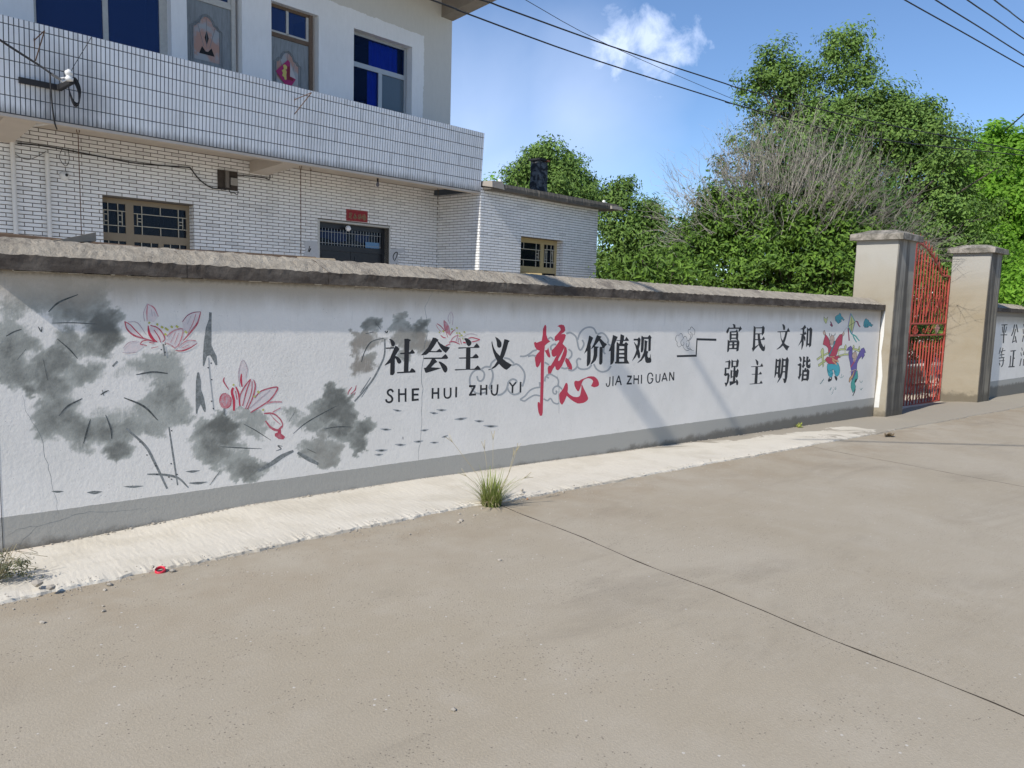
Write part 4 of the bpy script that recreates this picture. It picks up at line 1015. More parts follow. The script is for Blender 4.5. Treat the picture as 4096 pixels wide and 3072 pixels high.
paint("painted_child", A, SA, [
    ('O', 'G', [(1490, 680), (1505, 850), (1500, 950), (1470, 1000), (1400, 1030), (1410, 1150), (1435, 1200), (1415, 1330), (1340, 1420), (1310, 1350), (1275, 1250), (1275, 1100), (1310, 990), (1400, 850), (1430, 720)]),
    ('O', 'v', [(1265, 20), (1120, 15), (1180, -80), (1275, -140), (1320, -60), (1330, 250), (1400, 430), (1530, 130), (1620, -40), (1700, -80), (1745, 10), (1765, 90), (1715, 100), (1730, 180), (1640, 310), (1640, 200), (1540, 310), (1480, 450), (1470, 600), (1470, 650), (1290, 700), (1260, 560), (1240, 400), (1205, 250), (1195, 60)]),
    ('O', 'v', [(1290, 700), (1460, 660), (1400, 850), (1310, 1000), (1280, 830)]), ('O', 's', [(1340, 100), (1410, 50), (1465, 90), (1480, 200), (1440, 280), (1390, 300), (1330, 270), (1305, 190)]), ('P', 's', [(1345, 305), (1430, 295), (1365, 410)]),
    ('P', 'R', [(1440, 300), (1380, 430), (1265, 600), (1258, 560), (1340, 430), (1410, 330)]), ('S', 's', 22, [(1240, 740), (1300, 695), (1450, 645)]), ('O', 'o', [(1380, 670), (1400, 700), (1340, 900), (1280, 980), (1225, 1080), (1205, 1050), (1225, 930), (1320, 820)]),
    ('P', 'k', [(1440, 950), (1475, 960), (1460, 1040), (1410, 1095), (1400, 1040)]), ('S', 'k', 22, [(1420, 1290), (1400, 1380), (1335, 1520)], -.2), ('S', 'k', 20, [(1380, 70), (1420, 42), (1455, 38)], .5), ('S', 'k', 8, [(1365, 130), (1385, 128)]), ('S', 'k', 8, [(1415, 125), (1440, 128)]), ('S', 'm', 10, [(1382, 205), (1402, 207)])],
    label="child in a violet robe and green trousers running on one leg")
for p_ in (([(240, 1090), (270, 1120), (290, 1070)], [(270, 1060), (310, 1060), (330, 1000)], [(320, 1020), (360, 990), (372, 945)]), ([(880, 870), (930, 930)], [(972, 790), (940, 930)], [(1040, 850), (955, 930)]), ([(540, 1290), (575, 1335)], [(600, 1240), (575, 1330)], [(640, 1230), (590, 1330)]),
           ([(700, 1210), (745, 1310)], [(780, 1210), (745, 1310)], [(795, 1280), (745, 1315)]), ([(1550, 1005), (1600, 1085)], [(1610, 1020), (1605, 1085)], [(1662, 1012), (1625, 1090)]), ([(1568, 1262), (1600, 1325)], [(1620, 1262), (1605, 1325)], [(1672, 1250), (1610, 1325)]), ([(690, 1305), (665, 1440)], [(640, 1410), (660, 1445)], [(632, 1460), (625, 1480)])):
    paint("painted_grass", A, SA, [('S', 'G', 16, [(q[0] + 3, q[1] + 5) for q in p], .6) for p in p_] + [('S', 'k', 9, p, .6) for p in p_])
# cracks: dark hairlines
for pts, o_, s_ in (([(130, 760), (150, 860), (185, 920), (240, 1010), (262, 1120), (290, 1230), (305, 1300), (325, 1380), (340, 1480)], (0, 1050), 1.4427), ([(30, 1590), (100, 1540), (210, 1522), (340, 1485), (420, 1462), (520, 1440), (640, 1436), (820, 1418)], (0, 1050), 1.4427), ([(105, 1640), (150, 1580), (215, 1525)], (0, 1050), 1.4427),
                    ([(950, 30), (920, 110), (880, 190), (905, 300), (900, 420), (870, 600), (850, 780), (865, 900), (855, 1100), (848, 1350), (830, 1450), (822, 1550)], (1300, 1150), 2.212), ([(640, 830), (648, 980), (652, 1250)], (2000, 1200), 2.765)):
    P_ = []
    for a_, b_ in zip(pts[:-1], pts[1:]):
        for t in (0, .33, .66):
            P_.append((a_[0] + (b_[0] - a_[0]) * t + random.uniform(-5, 5), a_[1] + (b_[1] - a_[1]) * t + random.uniform(-5, 5)))
    P_.append(pts[-1])
    paint("crack", o_, s_, [('S', 'i', 2.3 * s_ / 1.44, P_, .6)], lift0=0.0003)
# ================================================================== THE HOUSE
FD, AD = 12.5, 11.24            # facade and annex front, distance in the house frame
HX, HY = 2.0, 12.5


def house_root(name, x0, y0, **kw):
    p = BX * x0 + BY * y0
    o = empty(name, (p[0], p[1], 0), BA)
    tag(o, **kw)
    return o, (x0, y0, 0)


def m_tile(name, base, rough, soil, grout=False, var=0.045):
    n = N(name)
    isl = n.island()
    c = n.scale(tuple(base), n.math('SUBTRACT', n.math('ADD', 1 - var, n.math('MULTIPLY', isl, 2 * var)), n.math('MULTIPLY', n.math('GREATER_THAN', isl, 0.965), 0.22)))
    big = n.noise(1.3, 6, 0.65, 0.4, stretch=(1, 1, 0.6)); mid = n.noise(9, 5, 0.65)
    c = n.mix(n.math('MULTIPLY', n.ramp(big, 0.45, 0.72), soil), c, tuple(x * 0.62 for x in base))
    c = n.scale(c, n.math('ADD', 0.93, n.math('MULTIPLY', mid, 0.14)))
    z = n.xyz()[2]
    if name.startswith("parapet"):
        # drip stains creeping up from the bottom edge and soot round the cable bracket
        s = n.math('SUBTRACT', 3.86, n.math('ADD', z, n.math('MULTIPLY', n.noise(12, 5, 0.7, stretch=(3, 3, 0.25)), 0.24)))
        c = n.mix(n.math('MULTIPLY', n.ramp(s, -0.06, 0.10), 0.7), c, (0.13, 0.12, 0.105))
        d = n.t.nodes.new("ShaderNodeVectorMath"); d.operation = 'DISTANCE'
        n.t.links.new(n.pos(), d.inputs[0]); p = on_y(200, 380, 1.0) if False else SOOT
        d.inputs[1].default_value = p
        k = n.math('ADD', d.outputs['Value'], n.math('MULTIPLY', n.math('SUBTRACT', n.noise(3, 5, 0.6), 0.5), 0.5))
        c = n.mix(n.math('MULTIPLY', n.math('SUBTRACT', 1.0, n.ramp(k, 0.1, 0.75)), 0.5), c, (0.11, 0.105, 0.11))
        n.bump(mid, 0.08, 0.003)
    return n.done(c, rough, 0, 0.5)


_p = BX * 3.75 + BY * 11.2
SOOT = (float(_p[0]), float(_p[1]), 3.98)
M_TILE = m_tile("parapet_tile_glaze", (0.78, 0.80, 0.82), 0.30, 0.30)
M_BRICK = m_tile("white_brick_tile_glaze", (0.82, 0.82, 0.81), 0.42, 0.35)
M_GROUT = simple("dark_grout", (0.055, 0.068, 0.085), 0.95, 0.3, 20)
M_GROUT2 = simple("brown_grout", (0.12, 0.105, 0.09), 0.95, 0.3, 20)


def m_render():
    n = N("house_whitewash")
    x, y, z = n.xyz()
    a = n.noise(0.9, 6, 0.6, 0.4); b_ = n.noise(14, 6, 0.7, stretch=(1.5, 1.5, 0.4))
    c = n.mix(n.ramp(a, 0.4, 0.7), (0.84, 0.86, 0.87), (0.79, 0.81, 0.82))
    # bare cement left round the painted window surround and near the corner
    xl = n.math('ADD', n.math('MULTIPLY', x, float(BX[0])), n.math('MULTIPLY', y, float(BX[1])))
    e = n.math('MULTIPLY', n.math('SUBTRACT', n.noise(4, 6, 0.7), 0.5), 0.12)
    right = n.math('GREATER_THAN', n.math('ADD', xl, e), 10.75)
    top = n.math('GREATER_THAN', n.math('ADD', n.math('SUBTRACT', z, n.math('MULTIPLY', xl, -0.02)), e), 6.98)
    bare = n.math('MAXIMUM', right, top)
    c = n.mix(n.math('MULTIPLY', bare, 0.85), c, (0.58, 0.575, 0.53))
    c = n.scale(c, n.math('ADD', 0.92, n.math('MULTIPLY', b_, 0.16)))
    n.bump(n.noise(40, 5, 0.65), 0.25, 0.004)
    return n.done(c, 0.88, 0, 0.2)


M_RENDER = m_render()
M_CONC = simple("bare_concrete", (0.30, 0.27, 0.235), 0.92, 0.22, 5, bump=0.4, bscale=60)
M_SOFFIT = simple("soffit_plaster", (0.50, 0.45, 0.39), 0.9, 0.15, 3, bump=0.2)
M_FRAMEW = simple("weathered_white_frame", (0.50, 0.50, 0.47), 0.6, 0.2, 20)
M_ALU = simple("grey_aluminium", (0.42, 0.45, 0.47), 0.4, 0.08, 20, metal=0.3)
M_WOOD = simple("peeling_brown_wood", (0.15, 0.105, 0.075), 0.8, 0.4, 25, bump=0.5)
M_TAN2 = simple("yellow_brown_frame", (0.42, 0.33, 0.17), 0.55, 0.12, 12)
M_TAN = simple("tan_window_frame", (0.25, 0.20, 0.135), 0.55, 0.12, 12)
M_LATT = simple("pale_lattice_bar", (0.46, 0.43, 0.35), 0.6, 0.1, 12)
M_PIPE = simple("white_plastic_pipe", (0.70, 0.69, 0.66), 0.5, 0.12, 6)
M_BLACK = simple("black_rubber_cable", (0.018, 0.018, 0.020), 0.6, 0.2, 30)
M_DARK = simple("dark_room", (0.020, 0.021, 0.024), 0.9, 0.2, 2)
M_RUST = simple("rusty_iron", (0.11, 0.065, 0.04), 0.85, 0.4, 30, bump=0.4)
M_PORC = simple("white_porcelain", (0.70, 0.70, 0.68), 0.25, 0.05, 5)
M_CLOTH = simple("blue_curtain", (0.06, 0.26, 0.95), 0.85, 0.15, 6)
M_DOORBLK = simple("black_door_paint", (0.022, 0.024, 0.028), 0.35, 0.2, 12)


def m_glass(name, tint, refl=0.25, thru=0.75):
    n = N(name)
    n.done(tint, 0.06, 0, 0.6)
    tr = n.t.nodes.new("ShaderNodeBsdfTransparent"); tr.inputs[0].default_value = (0.45, 0.56, 0.80, 1)
    mx = n.t.nodes.new("ShaderNodeMixShader"); mx.inputs[0].default_value = thru
    n.t.links.new(n.b.outputs[0], mx.inputs[1]); n.t.links.new(tr.outputs[0], mx.inputs[2])
    n.t.links.new(mx.outputs[0], n.out.inputs[0])
    return n.m


G_BLUE = m_glass("blue_tinted_glass", (0.016, 0.050, 0.19), thru=0.5)
G_CLEAR = m_glass("dusty_window_glass", (0.03, 0.035, 0.045), thru=0.78)
G_SHEER = m_glass("thin_blue_glass", (0.02, 0.05, 0.16), thru=0.86)
G_GREY = m_glass("grey_reflecting_glass", (0.13, 0.18, 0.22), thru=0.25)


def wall_holes(mb, x0, x1, z0, z1, y, holes, reveal=0.2, mi_rev=None):
    """front face split round rectangular holes, with reveals going back"""
    xs = sorted({x0, x1} | {h[0] for h in holes} | {h[1] for h in holes})
    zs = sorted({z0, z1} | {h[2] for h in holes} | {h[3] for h in holes})
    for i in range(len(xs) - 1):
        for j in range(len(zs) - 1):
            cx, cz = (xs[i] + xs[i + 1]) / 2, (zs[j] + zs[j + 1]) / 2
            if any(h[0] < cx < h[1] and h[2] < cz < h[3] for h in holes): continue
            mb.quad((xs[i], y, zs[j]), (xs[i + 1], y, zs[j]), (xs[i + 1], y, zs[j + 1]), (xs[i], y, zs[j + 1]))
    for a, b_, c, d in holes:
        y2 = y + reveal
        mb.quad((a, y, c), (a, y2, c), (a, y2, d), (a, y, d)); mb.quad((b_, y, c), (b_, y, d), (b_, y2, d), (b_, y2, c))
        mb.quad((a, y, d), (a, y2, d), (b_, y2, d), (b_, y, d)); mb.quad((a, y, c), (b_, y, c), (b_, y2, c), (a, y2, c))


house, HO = house_root("house", 2.0, FD, label="two storey white tiled house with a long tiled balcony parapet behind the roadside wall", cat="house")

# photo-measured openings: (x0, x1, z0, z1)
W1 = (3.72, 5.62, 4.95, 6.45)
D1 = (5.87, 6.80, 4.05, 6.50)
D2 = (7.34, 8.28, 4.05, 6.49)
W2 = (9.04, 10.45, 4.85, 6.48)
up = MB(HO)
wall_holes(up, -2.0, 11.51, 3.86, 7.62, FD, [W1, D1, D2, W2], 0.24)
up.quad((11.51, FD, 3.86), (11.51, FD + 8, 3.86), (11.51, FD + 8, 7.62), (11.51, FD, 7.62))
up.quad((-2, FD + 8, 3.86), (-2, FD, 3.86), (-2, FD, 7.62), (-2, FD + 8, 7.62))
up.quad((-2, FD + 8, 3.86), (-2, FD + 8, 7.62), (11.51, FD + 8, 7.62), (11.51, FD + 8, 3.86))
up.build("upper_wall", M_RENDER, house)


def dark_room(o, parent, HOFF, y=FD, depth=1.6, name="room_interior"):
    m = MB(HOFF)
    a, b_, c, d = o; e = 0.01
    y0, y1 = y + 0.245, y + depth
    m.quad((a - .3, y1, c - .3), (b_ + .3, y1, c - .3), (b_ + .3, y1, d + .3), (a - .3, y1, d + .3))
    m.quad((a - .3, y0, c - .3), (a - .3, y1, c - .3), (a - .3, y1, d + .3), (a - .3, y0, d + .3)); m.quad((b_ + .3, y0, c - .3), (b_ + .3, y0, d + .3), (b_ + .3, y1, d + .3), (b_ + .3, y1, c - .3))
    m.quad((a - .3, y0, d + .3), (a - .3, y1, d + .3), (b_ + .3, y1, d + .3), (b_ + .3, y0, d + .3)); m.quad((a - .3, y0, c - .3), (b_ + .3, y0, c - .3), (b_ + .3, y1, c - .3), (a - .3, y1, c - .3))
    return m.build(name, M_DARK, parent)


def frame_boxes(mb, rects, y, d=0.05):
    for a, b_, c, e in rects:
        mb.box((a, y, c), (b_, y + d, e))


def window_unit(parent, HOFF, name, rects, panes, mat, gmat, y, label=None):
    m = MB(HOFF); frame_boxes(m, rects, y)
    w = m.build(name, mat, parent)
    if label: w["label"] = label
    for a, b_, c, e in panes:
        g = MB(HOFF); g.box((a, y + 0.02, c), (b_, y + 0.026, e)); g.build("pane", gmat, w)
    return w


# big left window
a, b_, c, d = W1; y = FD + 0.14
window_unit(house, HO, "window", [(a, a + .07, c, d), (b_ - .12, b_, c, d), ((a + b_) / 2 + .0, (a + b_) / 2 + .075, c, d), (a + .07, b_ - .12, d - .07, d)],
            [(a + .07, (a + b_) / 2, c, d - .07), ((a + b_) / 2 + .075, b_ - .12, c, d - .07)], M_FRAMEW, G_BLUE, y, "wide window with dark blue glass")
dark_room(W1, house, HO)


def panel_door(o, label, redness):
    a, b_, c, d = o
    zt = d - (0.50 if redness else 0.30)
    y = FD + 0.12
    b1 = b_ - 0.13
    m = MB(HO)
    m.box((b1, y - 0.02, c), (b1 + .07, y + .06, d))
    m.box((a, y - 0.01, zt - .035), (b1, y + .05, zt + .035)); m.box((a, y, d - .05), (b1, y + .05, d))
    f = m.build("door_frame", M_WOOD if redness else M_FRAMEW, house)
    mid = a + (b1 - a) * 0.47
    t = window_unit(house, HO, "transom_window", [(a, a + .03, zt + .035, d - .05), (b1 - .05, b1, zt + .035, d - .05), (mid - .02, mid + .025, zt + .035, d - .05), (a + .03, b1 - .05, zt + .036, zt + .07)],
                    [(a + .03, mid - .02, zt + .07, d - .05), (mid + .025, b1 - .05, zt + .07, d - .05)], M_FRAMEW, G_BLUE, y + .002)
    # carved leaf
    m = MB(HO); m.box((a, y + .01, c), (b1, y + .05, zt - .036))
    leaf = m.build("door", M_DOORL, house); leaf["label"] = label
    cx = (a + b1) / 2 - .02; zc = zt - 0.52; w = 0.23

    def arch(s, yy, w=w):
        P = []
        base = [(-1, -1.9), (-1, .35), (-.80, .45), (-.72, .62), (-.52, .66), (-.42, .95), (-.2, 1.15), (0, 1.22), (.2, 1.15), (.42, .95), (.52, .66), (.72, .62), (.80, .45), (1, .35), (1, -1.9)]
        return [(cx + p[0] * w * s, yy, zc + p[1] * w * (1 + (s - 1) * .6)) for p in base]
    gp_ = MB(HO); gp_.poly(arch(0.93, y + .006)); gl = gp_.build("glass_panel", M_DOORG, leaf)
    mo = MB(HO)
    for s in (1.0, 1.16):
        mo.tube(arch(s, y + .004), 0.011 if s == 1.0 else 0.008, 5, cap=False)
    for k in (-.5, 0, .5):
        mo.tube([(cx + k * .1, y + .004, zc - .2), (cx + k * w * 1.3, y + .004, zc + w * (1.1 if k == 0 else .62))], 0.0035, 4)
    mo.build("moulding", M_DOORL, leaf)
    if not redness:
        q = MB(HO); q.poly([(cx, y + .0045, zc + .06), (cx + .035, y + .0045, zc - .06), (cx, y + .0045, zc - .17), (cx - .035, y + .0045, zc - .06)])
        q.poly([(cx - .13, y + .0045, zc - .32), (cx - .08, y + .0045, zc - .2), (cx - .02, y + .0045, zc - .27), (cx + .02, y + .0045, zc - .27), (cx + .08, y + .0045, zc - .2), (cx + .13, y + .0045, zc - .32)])
        q.build("inlay", M_DARK, leaf)
    return leaf


def m_doorleaf():
    n = N("stamped_steel_door")
    g = n.noise(7, 6, 0.7, 0.6, stretch=(4, 4, 0.5))
    c = n.mix(n.ramp(g, 0.35, 0.7), (0.26, 0.29, 0.31), (0.19, 0.21, 0.225))
    n.bump(g, 0.5, 0.01)
    return n.done(c, 0.6, 0, 0.4)


def m_doorglass():
    n = N("door_stained_panel")
    g = n.noise(3.2, 4, 0.6, 0.3)
    c = n.mix(n.ramp(g, 0.42, 0.6), (0.34, 0.35, 0.36), (0.42, 0.24, 0.18))
    return n.done(c, 0.3, 0, 0.5)


M_DOORL, M_DOORG = m_doorleaf(), m_doorglass()
panel_door(D1, "grey carved door with a rust-red stained panel", 0)
panel_door(D2, "grey carved door in a brown peeling frame with a torn paper on it", 1)
# blue curtained window
a, b_, c, d = W2; y = FD + 0.16; zm = fac(1415, 245, FD + .16)[1]; xm = fac(1518, 400, FD + .16)[0]
zm = 5.90
b2 = b_ - 0.07
window_unit(house, HO, "window", [(a, a + .03, c, d), (b2, b2 + .05, c, d), (a + .03, b2, zm - .045, zm + .045), (a + .03, b2, d - .05, d), (xm - .03, xm + .02, c, zm - .045)],
            [(a + .03, b2, zm + .045, d - .05), (a + .03, xm - .03, c, zm - .045)], M_ALU, G_SHEER, y, "aluminium window with a blue curtain")
window_unit(house, HO, "sliding_sash", [(xm + .02, xm + .06, c, zm - .045)], [(xm + .06, b2, c, zm - .045)], M_ALU, G_GREY, y + .001)
cur = MB(HO)
NX = 60
for (xa, xb, za, zb_) in ((a + .52, b2 - .12, zm - .02, d - .06), (a + .46, a + .80, c, zm - .02), (xm + .05, b2 - .02, c, zm - .06)):
    vs, fs = [], []
    for i in range(NX + 1):
        x = xa + (xb - xa) * i / NX; yy = FD + .225 + .014 * math.sin(x * 62) + .01 * math.sin(x * 23)
        vs += [(x, yy, za), (x, yy + .004, zb_)]
        if i: fs.append((2 * i - 2, 2 * i, 2 * i + 1, 2 * i - 1))
    cur.add(vs, fs)
cur.build("curtain", M_CLOTH, house, smooth=True)
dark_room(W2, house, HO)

# ------------------------------------------------------------ ground floor
GW = (4.535, 5.925, 1.75, 2.918)     # lattice window
GD = (8.296, 9.908, 0.0, 2.889)      # entrance
lw = MB(HO)
wall_holes(lw, -2.0, 11.20, -0.3, 3.80, FD, [GW, GD], 0.22)
lw.quad((11.20, AD, -0.3), (11.20, FD, -0.3), (11.20, FD, 3.80), (11.20, AD, 3.80)) if False else None
lower = lw.build("lower_wall", M_GROUT2, house)
tr = MB(HO)
tr.box((GD[0] - .045, FD - .010, 1.2), (GD[0], FD + .2, GD[3] + .03)); tr.box((GD[1], FD - .010, 1.2), (GD[1] + .03, FD + .2, GD[3] + .03)); tr.box((GD[0], FD - .010, GD[3] - 0.001), (GD[1], FD + .2, GD[3] + .03))
tr.build("door_surround", M_FRAMEW, house)
_pc = [0]


def clad(parent_wall, HOFF, x0, x1, z0, z1, plane, holes, dist_key, nbig=300, pitch=(.2195, .0549), joint=.0092, depth=.007, mat=None, x_phase=0.0, bond=True, name="brick", ztop=None, face='y', leftover=None, zphase=None):
    """individual facing pieces: the nearest nbig as parts, the others joined into one stuff part"""
    mat = mat or M_BRICK
    px, pz = pitch
    rects = []
    zz = z1 if zphase is None else zphase
    row = 0
    while zz - pz > z0 - 1e-6:
        za, zb_ = zz - pz + joint / 2, zz - joint / 2
        off = (px / 2 if (bond and row % 2) else 0) + x_phase
        k0 = math.floor((x0 - off) / px)
        k = k0
        while off + k * px < x1:
            xa, xb = off + k * px + joint / 2, off + (k + 1) * px - joint / 2
            k += 1
            segs = [(max(xa, x0), min(xb, x1))]
            for h in holes:
                if za < h[3] and zb_ > h[2]:
                    ns = []
                    for s in segs:
                        if s[1] <= h[0] or s[0] >= h[1]: ns.append(s); continue
                        if s[0] < h[0]: ns.append((s[0], h[0]))
                        if s[1] > h[1]: ns.append((h[1], s[1]))
                    segs = ns
            za2, zb2 = za, zb_
            for h in holes:
                pass
            for s in segs:
                if s[1] - s[0] > 0.02: rects.append((s[0], s[1], za2, zb2))
        zz -= pz; row += 1
    full = px - joint
    rects.sort(key=lambda r: dist_key(r))
    big = [r for r in rects if abs((r[1] - r[0]) - full) < 1e-4 and r[2] > 1.75][:nbig]
    bigset = set(map(id, big))
    # shared piece with a slightly pillowed face
    w, h = full, pz - joint
    bv = .0022
    pv = [(0, 0, 0), (w, 0, 0), (w, 0, h), (0, 0, h), (bv, -depth, bv), (w - bv, -depth, bv), (w - bv, -depth, h - bv), (bv, -depth, h - bv)]
    pf = [(0, 1, 5, 4), (1, 2, 6, 5), (2, 3, 7, 6), (3, 0, 4, 7), (4, 5, 6, 7)]

    def tr3(p):
        return p if face == 'y' else (p[1], p[0], p[2])

    me = bpy.data.meshes.new(name)
    me.from_pydata([tr3(p) for p in pv], [], pf if face == 'y' else [f[::-1] for f in pf]); me.materials.append(mat); me.update()
    for r in big:
        o = bpy.data.objects.new(name, me); COL.objects.link(o); o.parent = parent_wall
        jit = random.uniform(-.0012, .0012)
        p = (r[0], plane + jit, r[2]) if face == 'y' else (plane + jit, r[0], r[2])
        o.location = (p[0] - HOFF[0], p[1] - HOFF[1], p[2])
    rest = [r for r in rects if id(r) not in bigset]
    V_ = np.zeros((len(rest), 8, 3)); 
    for i, r in enumerate(rest):
        w_, h_ = r[1] - r[0], r[3] - r[2]
        jit = random.uniform(-.0012, .0012)
        q = [(0, 0, 0), (w_, 0, 0), (w_, 0, h_), (0, 0, h_), (bv, -depth, bv), (w_ - bv, -depth, bv), (w_ - bv, -depth, h_ - bv), (bv, -depth, h_ - bv)]
        for k_, p in enumerate(q):
            p = (p[0] + r[0], p[1] + plane + jit, p[2] + r[2])
            if face != 'y': p = (p[1], p[0], p[2])
            V_[i, k_] = p
    V_ -= np.array(HOFF, float)
    F_ = (np.arange(len(rest))[:, None, None] * 8 + np.array(pf)[None]).reshape(-1, 4)
    if face != 'y': F_ = F_[:, ::-1]
    ob = link(name + "_field", np_mesh(name + "_field", V_.reshape(-1, 3), F_, [mat]), parent_wall)
    tag(ob, kind='stuff')
    return rects


# near = left on the main wall: rank by distance to the eye
def near(plane):
    return lambda r: (r[0] ** 2 + plane ** 2 + (r[2] - 1.6) ** 2)


clad(lower, HO, -1.9, 11.2, 1.72, 3.758, FD, [(GW[0], GW[1], GW[2], GW[3]), (GD[0] - .045, GD[1] + .03, 0, GD[3] + .03)], lambda r: (r[0] - 3.0) ** 2 if r[0] > 3.0 else 900, zphase=3.758, x_phase=3.5 % .2195)
# tiled right reveal of the lattice window
clad(lower, HO, FD + .002, FD + .20, 1.75, 2.918, GW[1] + 0.0, [], lambda r: 0, nbig=0, face='x', name="reveal_brick", zphase=3.758 - .0549 * 15, x_phase=FD - .1, depth=.004)
# parapet: leans out 4 degrees
PZ0, PZ1 = 3.66, 4.785
TILT = (11.165 - 11.24) / (PZ1 - PZ0)
par = MB(HO)
yb0, yb1 = 11.24, 11.165
PX1 = 11.20
par.hexa([(-2, yb0, PZ0), (PX1, yb0, PZ0), (PX1, yb0 + .12, PZ0), (-2, yb0 + .12, PZ0), (-2, yb1, PZ1), (PX1, yb1, PZ1), (PX1, yb1 + .12, PZ1), (-2, yb1 + .12, PZ1)])
par.box((PX1 - .12, yb0 + .13, PZ0), (PX1, FD, PZ1))
parapet = par.build("balcony_parapet", M_GROUT, house)
# parapet tiles stand upright on the leaning face
tw, th, tj = .0551, .2065, .0098
tl = math.hypot(PZ1 - PZ0, yb1 - yb0); dirz = ((yb1 - yb0) / tl, (PZ1 - PZ0) / tl)   # (dy,dz) up the face
rows = [(tl - .092, tl)] + [(tl - .092 - (i + 1) * th, tl - .092 - i * th) for i in range(5)]
nx_ = int((PX1 + 2.0) / tw)
tiles = []
for i in range(nx_):
    xa = PX1 - (i + 1) * tw
    for (ra, rb) in rows:
        ra2 = max(ra, 0.0)
        tiles.append((xa + tj / 2, xa + tw - tj / 2, ra2 + tj / 2, rb - tj / 2 if rb < tl - .001 else rb - .001))


def tilepts(t, dp=.006):
    bv = .0018
    out = []
    for (x, s, k) in ((t[0], t[2], 0), (t[1], t[2], 0), (t[1], t[3], 0), (t[0], t[3], 0), (t[0] + bv, t[2] + bv, 1), (t[1] - bv, t[2] + bv, 1), (t[1] - bv, t[3] - bv, 1), (t[0] + bv, t[3] - bv, 1)):
        out.append((x, yb0 + dirz[0] * s - (dp if k else 0), PZ0 + dirz[1] * s))
    return out


tf = [(0, 1, 5, 4), (1, 2, 6, 5), (2, 3, 7, 6), (3, 0, 4, 7), (4, 5, 6, 7)]
vis = sorted([t for t in tiles if t[0] > 2.9 and t[3] - t[2] > .19], key=lambda t: t[0])
first = vis[:300]; fs_ = set(map(id, first))
t0_ = (0, tw - tj, 0, th - tj)
me = bpy.data.meshes.new("tile")
bp = [(p[0], p[1] - yb0, p[2] - PZ0) for p in tilepts(t0_)]
me.from_pydata(bp, [], tf); me.materials.append(M_TILE); me.update()
for t in first:
    o = bpy.data.objects.new("tile", me); COL.objects.link(o); o.parent = parapet
    o.location = (t[0] - HO[0], yb0 + dirz[0] * t[2] - HO[1] + random.uniform(-.001, .001), PZ0 + dirz[1] * t[2])
rest = [t for t in tiles if id(t) not in fs_]
VV = np.array([tilepts(t) for t in rest]); VV[:, :, 1] += RNG.uniform(-.001, .001, len(rest))[:, None]
VV -= np.array(HO, float)
tag(link("tile_field", np_mesh("tile_field", VV.reshape(-1, 3), (np.arange(len(rest))[:, None, None] * 8 + np.array(tf)[None]).reshape(-1, 4), [M_TILE]), parapet), kind='stuff')
# balcony slab, cantilever beams
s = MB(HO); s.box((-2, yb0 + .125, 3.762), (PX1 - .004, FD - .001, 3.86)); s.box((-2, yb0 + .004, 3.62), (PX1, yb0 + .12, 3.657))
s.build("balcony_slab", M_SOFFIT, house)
for (xa, xb, zw) in ((3.02, 3.39, 3.49), (6.91, 7.235, 3.563), (-0.9, -.55, 3.52)):
    m = MB(HO)
    m.hexa([(xa, yb0 + .125, 3.64), (xb, yb0 + .125, 3.64), (xb, FD - .001, zw), (xa, FD - .001, zw), (xa, yb0 + .125, 3.761), (xb, yb0 + .125, 3.761), (xb, FD - .001, 3.761), (xa, FD - .001, 3.761)])
    m.build("balcony_beam", M_SOFFIT, house)
# roof: soffit slab, gable beam, corrugated sheet edge
ye = 11.05
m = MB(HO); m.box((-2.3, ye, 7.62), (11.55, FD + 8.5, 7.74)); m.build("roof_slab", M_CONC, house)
m = MB(HO); m.hexa([(11.21, ye, 7.42), (11.53, ye, 7.42), (11.53, FD - .001, 7.262), (11.21, FD - .001, 7.262), (11.21, ye, 7.619), (11.53, ye, 7.619), (11.53, FD - .001, 7.619), (11.21, FD - .001, 7.619)])
m.build("roof_beam", M_CONC, house)
m = MB(HO)
vs, fs = [], []
n_ = 160
for i in range(n_ + 1):
    yy = ye - .10 + (FD + 8.7 - ye + .10) * i / n_
    zz = 7.78 + .022 * math.sin(i * 1.9)
    vs += [(-2.4, yy, zz), (11.68, yy, zz - .02), (11.68, yy, zz - .032), (-2.4, yy, zz - .012)]
    if i:
        a0 = 4 * i - 4
        fs += [(a0, a0 + 1, a0 + 5, a0 + 4), (a0 + 1, a0 + 2, a0 + 6, a0 + 5), (a0 + 3, a0 + 7, a0 + 6, a0 + 2)]
m.add(vs, fs); m.build("corrugated_roof", simple("weathered_roof_sheet", (0.10, 0.085, 0.075), 0.8, 0.3, 6), house, smooth=True)
m = MB(HO); m.box((11.2, ye - .12, 7.50), (11.66, ye - .004, 7.72)); m.box((-2.3, ye - .12, 7.50), (11.195, ye - .004, 7.68)); m.build("gutter", simple("dark_gutter", (0.06, 0.045, 0.045), 0.6, 0.3, 8), house)


